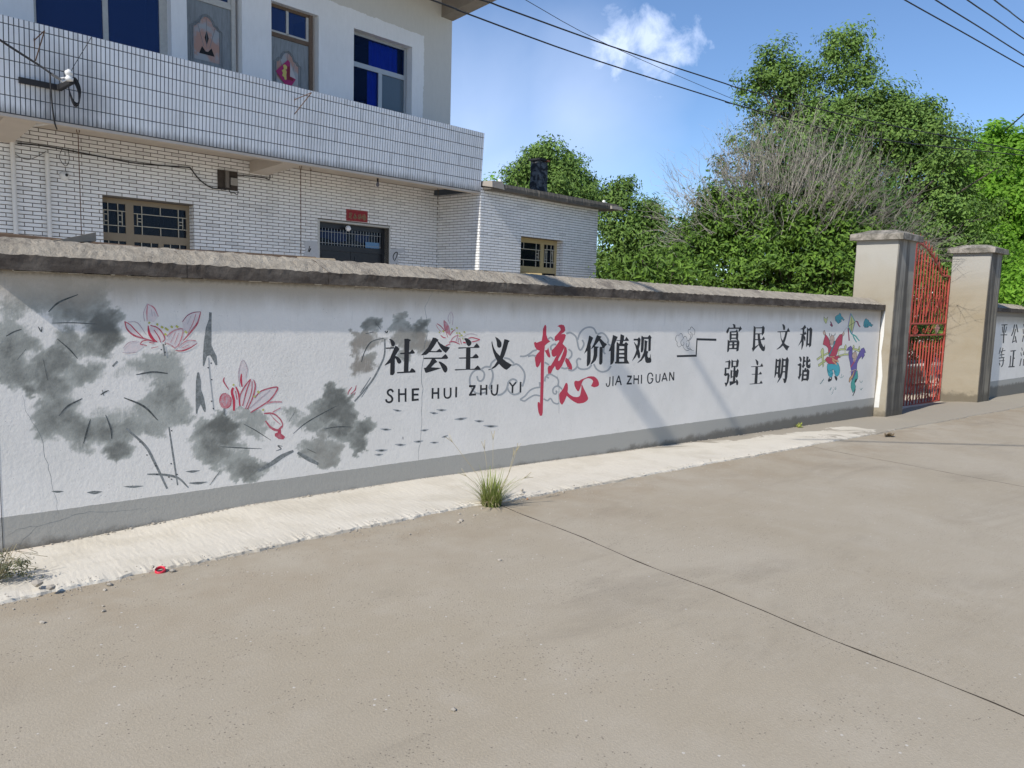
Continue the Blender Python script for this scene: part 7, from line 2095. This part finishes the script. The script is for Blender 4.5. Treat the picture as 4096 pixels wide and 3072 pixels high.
# the half-dead bush: green below, bare twigs on top
d = 19.5
cB = at_dist(3150, 1180, d)
lobB = [px_lobe(u_, v_, r_, d + .6, depth=1.2) for u_, v_, r_ in ((3130, 690, 150), (3000, 760, 130), (3270, 680, 130), (3390, 780, 140), (3200, 850, 170), (2880, 860, 110), (3470, 880, 110), (3500, 1000, 80), (2780, 960, 100), (3020, 900, 150), (3350, 950, 150), (3520, 1120, 60))]
lob = [px_lobe(2780, 1010, 120, d), px_lobe(2900, 960, 110, d), px_lobe(2760, 1130, 130, d), px_lobe(2930, 1100, 160, d), px_lobe(3080, 1130, 170, d), px_lobe(3240, 1110, 170, d), px_lobe(3380, 1120, 160, d), px_lobe(3060, 990, 120, d), px_lobe(3230, 860, 80, d), px_lobe(3290, 960, 120, d), px_lobe(3430, 940, 80, d), px_lobe(3110, 890, 80, d), px_lobe(2880, 900, 80, d), px_lobe(2990, 870, 80, d), px_lobe(2960, 800, 45, d), px_lobe(3110, 800, 36, d), px_lobe(3360, 870, 60, d), px_lobe(2830, 850, 40, d), px_lobe(3480, 1010, 90, d), px_lobe(2700, 1080, 80, d), px_lobe(2870, 800, 34, d), px_lobe(3020, 820, 28, d), px_lobe(3270, 790, 40, d), px_lobe(3420, 760, 22, d)]
lob = [(p_ - norm(p_ - EYE) * .9, r_) for p_, r_ in lob]
C, D, K = crown_points(lob, .26, 62, 5.2, .4)
bb = (float(cB[0]), float(cB[1]), gz(cB[0], cB[1]))
bush = tag(empty("half_dead_bush", bb), "huge round bush, green below with bare grey twigs on top, left of the gate pillar", "bush")
link("crown", leaf_mesh("crown", C - np.array(bb), D, .125, L_BUSH, -.1, .42), bush)
C2, D2, K2 = crown_points(lobB, .3, 34, 5.0, .3)
link("inner_foliage", leaf_mesh("inner_foliage", C2 - np.array(bb), D2, .14, L_DARK, .1, .45), bush)
# the fan of bare branches
sc_ = np.linalg.norm(cB - EYE) / F_PX
tw = MB(bb)
up_c = at_dist(3130, 860, d)
SEG = []
V_, F_ = [], []


def add_twig(p, dr, ln, r, depth_):
    n_ = 4
    pts = [p]
    q = p.copy(); dd = dr.copy()
    for i in range(n_):
        dd = norm(dd + RNG.normal(size=3) * .17 + np.array([0, 0, .05]))
        q = q + dd * ln / n_
        pts.append(q)
    base = len(V_)
    t0 = norm(np.cross(dr, np.array([.3, .2, .9]))); t1 = np.cross(dr, t0)
    for i, c in enumerate(pts):
        rr = r * (1 - .75 * i / n_)
        for k in range(3):
            a = k * 2.094
            V_.append(c + (t0 * math.cos(a) + t1 * math.sin(a)) * rr)
    for i in range(n_):
        for k in range(3):
            F_.append((base + i * 3 + k, base + i * 3 + (k + 1) % 3, base + (i + 1) * 3 + (k + 1) % 3, base + (i + 1) * 3 + k))
    if depth_ > 0:
        for j in range(3 if depth_ > 1 else 2):
            i = RNG.integers(1, n_ + 1)
            nd = norm(dr + RNG.normal(size=3) * .42)
            add_twig(pts[i], nd, ln * RNG.uniform(.4, .7), r * .6, depth_ - 1)


origin = at_dist(3120, 1150, d)
for (u_, v_, ru, rv, cnt) in [(q_[0], q_[1], q_[2], q_[3], int(q_[4] * .6)) for q_ in ((3130, 730, 290, 190, 420), (3290, 740, 220, 180, 230), (2980, 760, 160, 140, 150), (3440, 830, 180, 120, 180), (3590, 1020, 120, 110, 140), (2830, 820, 150, 110, 90), (3050, 860, 300, 100, 50), (2760, 960, 110, 90, 50))]:
    for _ in range(cnt):
        a = RNG.uniform(0, 2 * math.pi); rr = math.sqrt(RNG.uniform(0, 1))
        tp = at_dist(u_ + ru * rr * math.cos(a) * .92, v_ + rv * rr * math.sin(a) * .92, d + RNG.uniform(-1.8, 1.0))
        dr = norm(tp - origin + RNG.normal(size=3) * .3)
        st = tp - dr * RNG.uniform(.25, .65)
        add_twig(st, dr, RNG.uniform(.5, 1.0), .0075, 2)
V_ = np.array(V_) - np.array(bb)
tag(link("dead_twigs", np_mesh("dead_twigs", V_, np.array(F_), [M_TWIG]), bush), kind='stuff')
lm = MB(bb)
for k in range(60):
    u_ = 3150 + 420 * math.cos(k * 2.4) * RNG.uniform(.15, 1); v_ = 560 + 330 * ((u_ - 3150) / 430) ** 2 + RNG.uniform(0, 160)
    e = at_dist(u_, v_, d + RNG.uniform(-.4, 1.0))
    s_ = np.array(bb) + np.array([RNG.uniform(-.4, .4), RNG.uniform(-.4, .4), .1])
    m1 = s_ * .6 + e * .4 + np.array([0, 0, -.2]) + RNG.normal(size=3) * .25; m2 = s_ * .28 + e * .72 + RNG.normal(size=3) * .22
    lm.tube([tuple(s_), tuple(m1), tuple(m2), tuple(e)], .018, 5, r1=.006)
lm.build("branches", simple("bush_branches", (0.25, 0.22, 0.18), 0.95, 0.25, 10), bush)
lm = MB(bb)
for i in RNG.choice(len(K), 160, replace=False):
    e = K[i]; s_ = e * .55 + (np.array(bb) + np.array([0, 0, 1.0])) * .45 + RNG.normal(size=3) * .2
    lm.tube([tuple(s_), tuple((s_ + e) / 2 + RNG.normal(size=3) * .08), tuple(e)], .014, 4, r1=.005)
tag(lm.build("living_twigs", M_TWIGL, bush), kind='stuff')

# dark hedge closing the back of the yard
hx_, hd_ = [], []
C, D, K = crown_points([((24 + k * 3.2, 13.5 + .5 * math.sin(k), .9), (2.2, 1.2, 2.2)) for k in range(9)] + [((14.5 + k * 2.2, 15.0, .6), (1.6, 1.2, 1.6)) for k in range(4)] + [((19.5 + k * 1.9, 9.6 + .5 * k, 1.3), (1.3, .8, 2.2)) for k in range(8)], .4, 40, 3.2, .4)
hd = link("undergrowth", leaf_mesh("undergrowth", C, D, .18, L_DARK, .2, .42))
tag(hd, "dark undergrowth filling the back of the yard under the trees", "undergrowth", kind='stuff')
# ================================================================== OVERHEAD LINES
def sky_wire(ptsd, r, label, group="street wires overhead"):
    P_ = [at_dist(u, v, dd) for u, v, dd in ptsd]
    return wire("overhead_wire", P_, r, label, "wire", group, n=5)


sky_wire([(1500, -110, 11.0), (1924, 0, 12.5), (2039, 40, 13), (2446, 186, 15), (2900, 334, 18), (2962, 354, 18.4), (3450, 478, 20.5), (4096, 604, 24), (4500, 675, 27)], .0135, "upper thick wire running from the house eave to the trees")
sky_wire([(1400, -120, 11.0), (1800, 27, 12.5), (1875, 57, 13), (2347, 229, 15.5), (2900, 405, 18.5), (2933, 416, 18.7), (3440, 545, 20.5), (4096, 622, 24), (4500, 660, 27)], .0135, "lower thick wire crossing in front of the trees")
sky_wire([(1900, -120, 13), (2103, 0, 14), (2421, 174, 17), (2900, 383, 21), (2990, 415, 22)], .006, "thin wire slanting across the small cloud")
for (a, b_, lab) in (((3620, 0), (4096, 268), "lowest of the four wires crossing the top right corner"), ((3743, 0), (4096, 221), "second lowest of the four wires crossing the top right corner"), ((3870, 0), (4096, 155), "second highest of the four wires crossing the top right corner"), ((3978, 0), (4096, 90), "highest of the four wires crossing the top right corner")):
    sl = (b_[1] - a[1]) / (b_[0] - a[0])
    sky_wire([(a[0] - 300, a[1] - 300 * sl * 1.05, 15.5), (a[0], a[1], 17.5), ((a[0] + b_[0]) / 2, (a[1] + b_[1]) / 2 - 1, 19.5), (b_[0], b_[1], 22), (b_[0] + 300, b_[1] + 290 * sl, 25)], .0135, lab)
wire("overhead_wire", [at_dist(4018, 524, 29.5), at_dist(4096, 456, 27), at_dist(4300, 270, 22)], .020, "short stay wire rising out of the bright tree at the right edge", "wire")


# cables crossing the road above: their blurred shadows lie on the wall
def cable_for_shadow(u, v, back, r, label, y1=13.0):
    p = on_y(u, v, WALL_Y)
    c = p - SUN_DIR * back
    y0 = c[1] - .16
    o = wire("crossing_cable", [np.array([c[0], y0, c[2] + .05]), np.array([c[0], (y0 + y1) / 2, c[2]]), np.array([c[0], y1, c[2]])], r, label, "cable")
    return o


cable_for_shadow(2530, 1585, 11.5, .125, "thick bundled cable high overhead, seen only by its broad shadow on the wall")
cable_for_shadow(2840, 1550, 15.0, .05, "thinner cable high overhead, seen only by its faint shadow on the wall")
# a line along the street whose shadow is the thin stripe on the road
pA, pB = at_dist(3350, 1763, 1.0), None


def road_hit(u, v):
    d_ = ray(u, v); t = -1.6 / d_[2]
    for _ in range(6):
        p = EYE + d_ * t; t = (float(z_road(p[0])) - 1.6) / d_[2]
    return EYE + d_ * t


a_ = road_hit(3300, 1762) - SUN_DIR * 12.0; b_ = road_hit(4096, 1783) - SUN_DIR * 12.5
wire("crossing_cable", [a_ + (a_ - b_) * .15, (a_ + b_) / 2, b_ + (b_ - a_) * 1.5], .022, "cable over the road whose thin shadow crosses the concrete near the gate", "cable")

# ================================================================== SMALL THINGS
# bamboo poles and a board lying behind the coping
def pole(u0, v0, y0_, u1, v1, y1_, r, mat, label):
    p, q = on_y(u0, v0, y0_), on_y(u1, v1, y1_)
    m = MB(p); n_ = 12
    pts = [p + (q - p) * k / n_ for k in range(n_ + 1)]
    m.tube(pts, r, 8)
    ob = m.build("bamboo_pole", mat, None, smooth=False); ob.location = tuple(float(x) for x in p)
    return tag(ob, label, "pole", None)


M_BAM = simple("brown_bamboo", (0.11, 0.070, 0.042), 0.7, 0.35, 14)
M_BAM2 = simple("pale_bamboo", (0.34, 0.27, 0.18), 0.7, 0.25, 14)
pole(-60, 942, 5.95, 560, 1000, 5.95, .028, M_BAM, "brown bamboo pole lying along the back of the coping at the left")
pole(520, 996, 5.97, 1262, 1037, 5.97, .020, M_BAM, "long thin brown pole lying behind the coping below the lattice window")
pole(1190, 1040, 5.95, 1338, 1047, 5.95, .026, M_BAM2, "short pale pole end resting on the coping below the entrance")
p = on_y(205, 966, 5.83); q = on_y(378, 953, 6.02)
m = MB(p); m.hexa([tuple(p + np.array(o)) for o in ((0, -.03, -.012), (.03, .05, -.012))] + [tuple(q + np.array(o)) for o in ((.02, .06, -.02), (0, -.04, -.02))] + [tuple(p + np.array(o)) for o in ((0, -.03, .002), (.03, .05, .002))] + [tuple(q + np.array(o)) for o in ((.02, .06, .045), (0, -.04, .04))])
ob = m.build("wooden_board", simple("grey_board", (0.30, 0.255, 0.20), 0.9, 0.2, 20), None); ob.location = tuple(float(x) for x in p)
tag(ob, "weathered board lying aslant on the poles at the left of the coping", "board")
pole(200, 966, 5.80, 250, 961, 5.86, .008, M_BAM2, "thin pale stick under the weathered board")


# grass tuft on the road edge
def blades(base, n, hmin, hmax, spread, mat, name="blades", w=.0035, curl=.5, rad=.05):
    V_, F_ = [], []
    for _ in range(n):
        a = RNG.uniform(0, 2 * math.pi); r0 = rad * math.sqrt(RNG.uniform())
        b = np.array([r0 * math.cos(a), r0 * math.sin(a), 0.0])
        h = RNG.uniform(hmin, hmax); out = RNG.uniform(.1, 1) * spread * h
        dirn = np.array([math.cos(a + RNG.normal() * .6), math.sin(a + RNG.normal() * .6), 0])
        side = np.array([-dirn[1], dirn[0], 0]); k0 = len(V_)
        S = 5
        cz = RNG.uniform(.0, curl)
        for i in range(S + 1):
            t = i / S
            c = b + dirn * out * t ** 1.5 + np.array([0, 0, h * (t - cz * t * t * .6)])
            ww = w * (1 - t ** 1.6) + .0006
            V_ += [c - side * ww, c + side * ww]
        F_ += [(k0 + 2 * i, k0 + 2 * i + 1, k0 + 2 * i + 3, k0 + 2 * i + 2) for i in range(S)]
    return np_mesh(name, np.array(V_), np.array(F_), [mat])


M_GRASS = m_leaf("grass_blades", (0.16, 0.20, 0.045), (0.26, 0.29, 0.09), 0.3)
M_DRY = m_leaf("dry_grass", (0.34, 0.29, 0.17), (0.42, 0.37, 0.24), 0.3)
gp_ = road_hit(1965, 2022)
gt = tag(empty("grass_tuft", (float(gp_[0]), float(gp_[1]), float(gp_[2]))), "green grass tuft with dry stalks growing from the joint between pale strip and road", "grass tuft")
link("green_blades", blades(None, 260, .11, .30, .9, M_GRASS, w=.0036, rad=.075), gt)
link("dry_blades", blades(None, 110, .05, .22, 1.7, M_DRY, w=.0028, curl=1.4, rad=.06), gt)
sm = MB()
Rg, Ug = _r, np.array([0, 0, 1.0])
for (px, py, qx, qy) in ((-90, -150, -180, -285), (-10, -190, 0, -300), (60, -120, 105, -250), (40, -90, 155, -125), (-60, -80, -125, -140), (-40, -180, -38, -260), (70, -150, 90, -230)):
    s_ = 5.9 / F_PX
    a0 = np.zeros(3); m1 = Rg * px * s_ * .8 - Ug * py * s_ * .9; e = Rg * qx * s_ - Ug * qy * s_
    m1 = m1 + np.array([0, -.03, 0])
    sm.tube([tuple(a0), tuple(m1), tuple(e)], .0016, 4)
    for q in (-1, 1):
        dd = norm(e - m1); sd_ = np.cross(dd, np.array([.4, -.8, 0])); sd_ = norm(sd_)
        sm.tube([tuple(e - dd * .05), tuple(e + dd * .02 + sd_ * q * .035)], .002, 4)
sm.build("seed_stalks", M_DRY, gt)
# weed at the left edge
wp = road_hit(-10, 2330)
wd = tag(empty("weed", (float(wp[0]), float(wp[1]), float(wp[2]) + .01)), "low sprawling grey-green weed at the left edge of the pale strip", "weed")
C, D, K = crown_points([((0, 0, .07), (.17, .15, .10)), ((.10, -.03, .05), (.14, .10, .05)), ((-.1, .05, .1), (.15, .12, .13))], .035, 22, 110, .2)
link("leaves", leaf_mesh("leaves", C, D, .022, m_leaf("weed_leaves", (0.10, 0.105, 0.06), (0.19, 0.19, 0.11), .25), .1, .4), wd)
sm = MB()
for _ in range(70):
    a = RNG.uniform(0, 6.28); h = RNG.uniform(.03, .2); rr = RNG.uniform(.1, .26)
    sm.tube([(0, 0, 0), (rr * .5 * math.cos(a), rr * .4 * math.sin(a), h), (rr * math.cos(a), rr * .7 * math.sin(a), h * .6)], .0014, 4)
sm.build("stems", M_DRY, wd)
# small yellow-green plant at the foot of the wall
pp_ = on_y(3195, 1695, 5.46)
wd = tag(empty("seedling", (float(pp_[0]), 5.44, float(z_base(pp_[0])))), "tiny yellow-green seedling at the foot of the wall below the painted children", "plant")
C, D, K = crown_points([((0, 0, .04), (.06, .03, .04))], .03, 8, 300, .2)
link("leaves", leaf_mesh("leaves", C, D, .04, m_leaf("seedling_leaves", (0.22, 0.26, 0.04), (0.34, 0.36, 0.08), .3), .1, .5), wd)
# weeds at the very foot near the wall: dark grime tufts
# red bottle ring
rp = road_hit(642, 2288)
rg = tag(empty("bottle_ring", (float(rp[0]), float(rp[1]), float(rp[2]) + .001)), "small red plastic ring-shaped cap lying at the strip edge", "cap")
m = MB(); n_ = 20; pr = [(.026, 0), (.030, .004), (.028, .020), (.024, .022), (.021, .018), (.021, .003)]
vs = [(r_ * math.cos(2 * math.pi * j / n_), r_ * math.sin(2 * math.pi * j / n_), h) for r_, h in pr for j in range(n_)]
fs = [(i * n_ + j, i * n_ + (j + 1) % n_, ((i + 1) % 6) * n_ + (j + 1) % n_, ((i + 1) % 6) * n_ + j) for i in range(6) for j in range(n_)]
m.add(vs, fs); m.build("ring", simple("red_plastic", (0.62, 0.03, 0.06), 0.35, 0.05, 10), rg, smooth=True)
rg.rotation_euler = (R(18), R(-12), 0)
# cigarette end
cp = road_hit(2108, 1999)
m = MB(); m.tube([(0, 0, .005), (.018, .004, .005)], .004, 8); m.cur = 1; m.tube([(.0185, .0041, .005), (.032, .007, .005)], .004, 8)
cg = m.build("cigarette_end", [simple("orange_filter", (0.50, 0.20, 0.06), 0.7, 0.1, 30), M_PORC], None); cg.location = tuple(float(x) for x in cp)
tag(cg, "orange filter cigarette end just right of the grass tuft", "cigarette end")
# crumpled leaf litter on the road
lp_ = road_hit(3557, 1746)
lt = tag(empty("dead_leaf", (float(lp_[0]), float(lp_[1]), float(lp_[2]) + .004)), "crumpled dark dead leaf lying on the road in front of the gate pillar", "leaf")
m = MB(); n_ = 9
vs, fs = [], []
for i in range(n_ + 1):
    t_ = i / n_
    w_ = .055 * math.sin(math.pi * t_) + .004
    vs += [(-.13 + .26 * t_, -w_, .03 + .02 * math.sin(i * 1.3)), (-.13 + .26 * t_, 0, .008 + .01 * math.sin(i)), (-.13 + .26 * t_, w_, .028 + .015 * math.cos(i * 1.7))]
    if i: a0 = 3 * (i - 1); fs += [(a0, a0 + 1, a0 + 4, a0 + 3), (a0 + 1, a0 + 2, a0 + 5, a0 + 4)]
m.add(vs, fs); m.build("blade", simple("brown_leaf", (0.13, 0.095, 0.055), 0.8, 0.3, 20), lt)

# stones: a handful one can pick out, and fine rubble along the joint
M_STONE = simple("grey_stone", (0.36, 0.32, 0.265), 0.95, 0.25, 30, bump=.4, bscale=80)


def stone_arrays(n, smin, smax):
    V0 = norm(np.array([(x, y, z) for x in (-1, 0, 1) for y in (-1, 0, 1) for z in (-1, 0, 1) if (x, y, z) != (0, 0, 0) and abs(x) + abs(y) + abs(z) in (1, 3)], float))
    return V0


from mathutils.geometry import convex_hull_2d
import bmesh


def rock_mesh(name, s, seed):
    r_ = random.Random(seed)
    bm = bmesh.new()
    bmesh.ops.create_icosphere(bm, subdivisions=1, radius=1.0)
    for v in bm.verts:
        k = r_.uniform(.7, 1.2)
        v.co = Vector((v.co.x * k * s * r_.uniform(.9, 1.1), v.co.y * k * s * .85, v.co.z * k * s * .55))
    me = bpy.data.meshes.new(name); bm.to_mesh(me); bm.free()
    me.materials.append(M_STONE)
    return me


for k, (u_, v_, s_, lab) in enumerate(((2087, 1977, .020, "rounded stone at the strip edge right of the grass tuft"), (2252, 1971, .016, "dark round stone on the road joint farther right of the tuft"), (1843, 2085, .022, "pale stone pair on the road left below the grass tuft"), (1835, 2092, .016, "smaller of two pale stones left below the grass tuft"),
                                    (1896, 2063, .012, "pebble on the road directly below the grass tuft, left one"), (1926, 2036, .014, "pebble touching the base of the grass tuft"), (1838, 2058, .013, "pebble at the strip edge left of the grass tuft"), (690, 2288, .022, "lump of mortar just right of the red cap"),
                                    (610, 2292, .020, "lump of mortar just left of the red cap"), (150, 2365, .040, "broken lump of cement at the left end of the strip edge"), (205, 2378, .028, "smaller cement lump beside the broken one at the left"), (440, 2342, .020, "flat chip on the road left of the red cap"),
                                    (420, 2362, .013, "small chip lowest left of the red cap"), (413, 2447, .012, "dark pebble alone on the road below the red cap"), (168, 2492, .016, "flat dark flake on the road at the far left"), (1998, 2241, .012, "brown stone chip on the road right of centre"), (1815, 2842, .014, "dark oval chip near the bottom centre of the road"))):
    p = road_hit(u_, v_)
    o = link("stone", rock_mesh("stone", s_, k)); o.location = (float(p[0]), float(p[1]), float(z_road(p[0])) + s_ * .3)
    if 4.44 < p[1]: o.location.z += .03
    o.rotation_euler = (0, 0, random.uniform(0, 6))
    tag(o, lab, "stone", "stones along the strip edge")
ico = rock_mesh("r", 1.0, 3); n0 = len(ico.vertices)
v0 = np.zeros(n0 * 3, np.float32); ico.vertices.foreach_get("co", v0); v0 = v0.reshape(-1, 3)
f0 = np.array([list(p.vertices) for p in ico.polygons])
VS, FS = [], []
cnt = 900
for k in range(cnt):
    x = RNG.uniform(.2, 9.0) if k % 3 else RNG.uniform(.3, 5.0)
    near_edge = RNG.uniform() < .75
    e = 4.44 + 0.035 * float(wob(np.array([x]))[0])
    y = e + (RNG.normal() * .025 if near_edge else -abs(RNG.normal()) * .25)
    s_ = RNG.uniform(.002, .006) if near_edge else RNG.uniform(.0015, .005)
    if RNG.uniform() < .1: s_ *= 1.9
    z = float(z_road(x)) + (.03 if y > e + .01 else 0) + s_ * .3
    an = RNG.uniform(0, 6.28); c_, s2 = math.cos(an), math.sin(an)
    vv = v0 * s_ * RNG.uniform(.8, 1.3, 3)
    vv = np.stack([vv[:, 0] * c_ - vv[:, 1] * s2, vv[:, 0] * s2 + vv[:, 1] * c_, vv[:, 2]], 1) + np.array([x, y, z])
    VS.append(vv); FS.append(f0 + k * n0)
for k2 in range(500):       # crumbs fallen along the foot of the wall
    k = cnt + k2
    x = RNG.uniform(.95, 12.5); s_ = RNG.uniform(.003, .010) * (1.6 if RNG.uniform() < .12 else 1)
    vv = v0 * s_ + np.array([x, 5.487 - abs(RNG.normal()) * .012, float(z_base(x)) + s_ * .3])
    VS.append(vv); FS.append(f0 + k * n0)
tag(link("rubble", np_mesh("rubble", np.vstack(VS), np.vstack(FS), [M_STONE])), "fine rubble and crumbs along the edge of the pale strip and the wall foot", "rubble", kind='stuff')
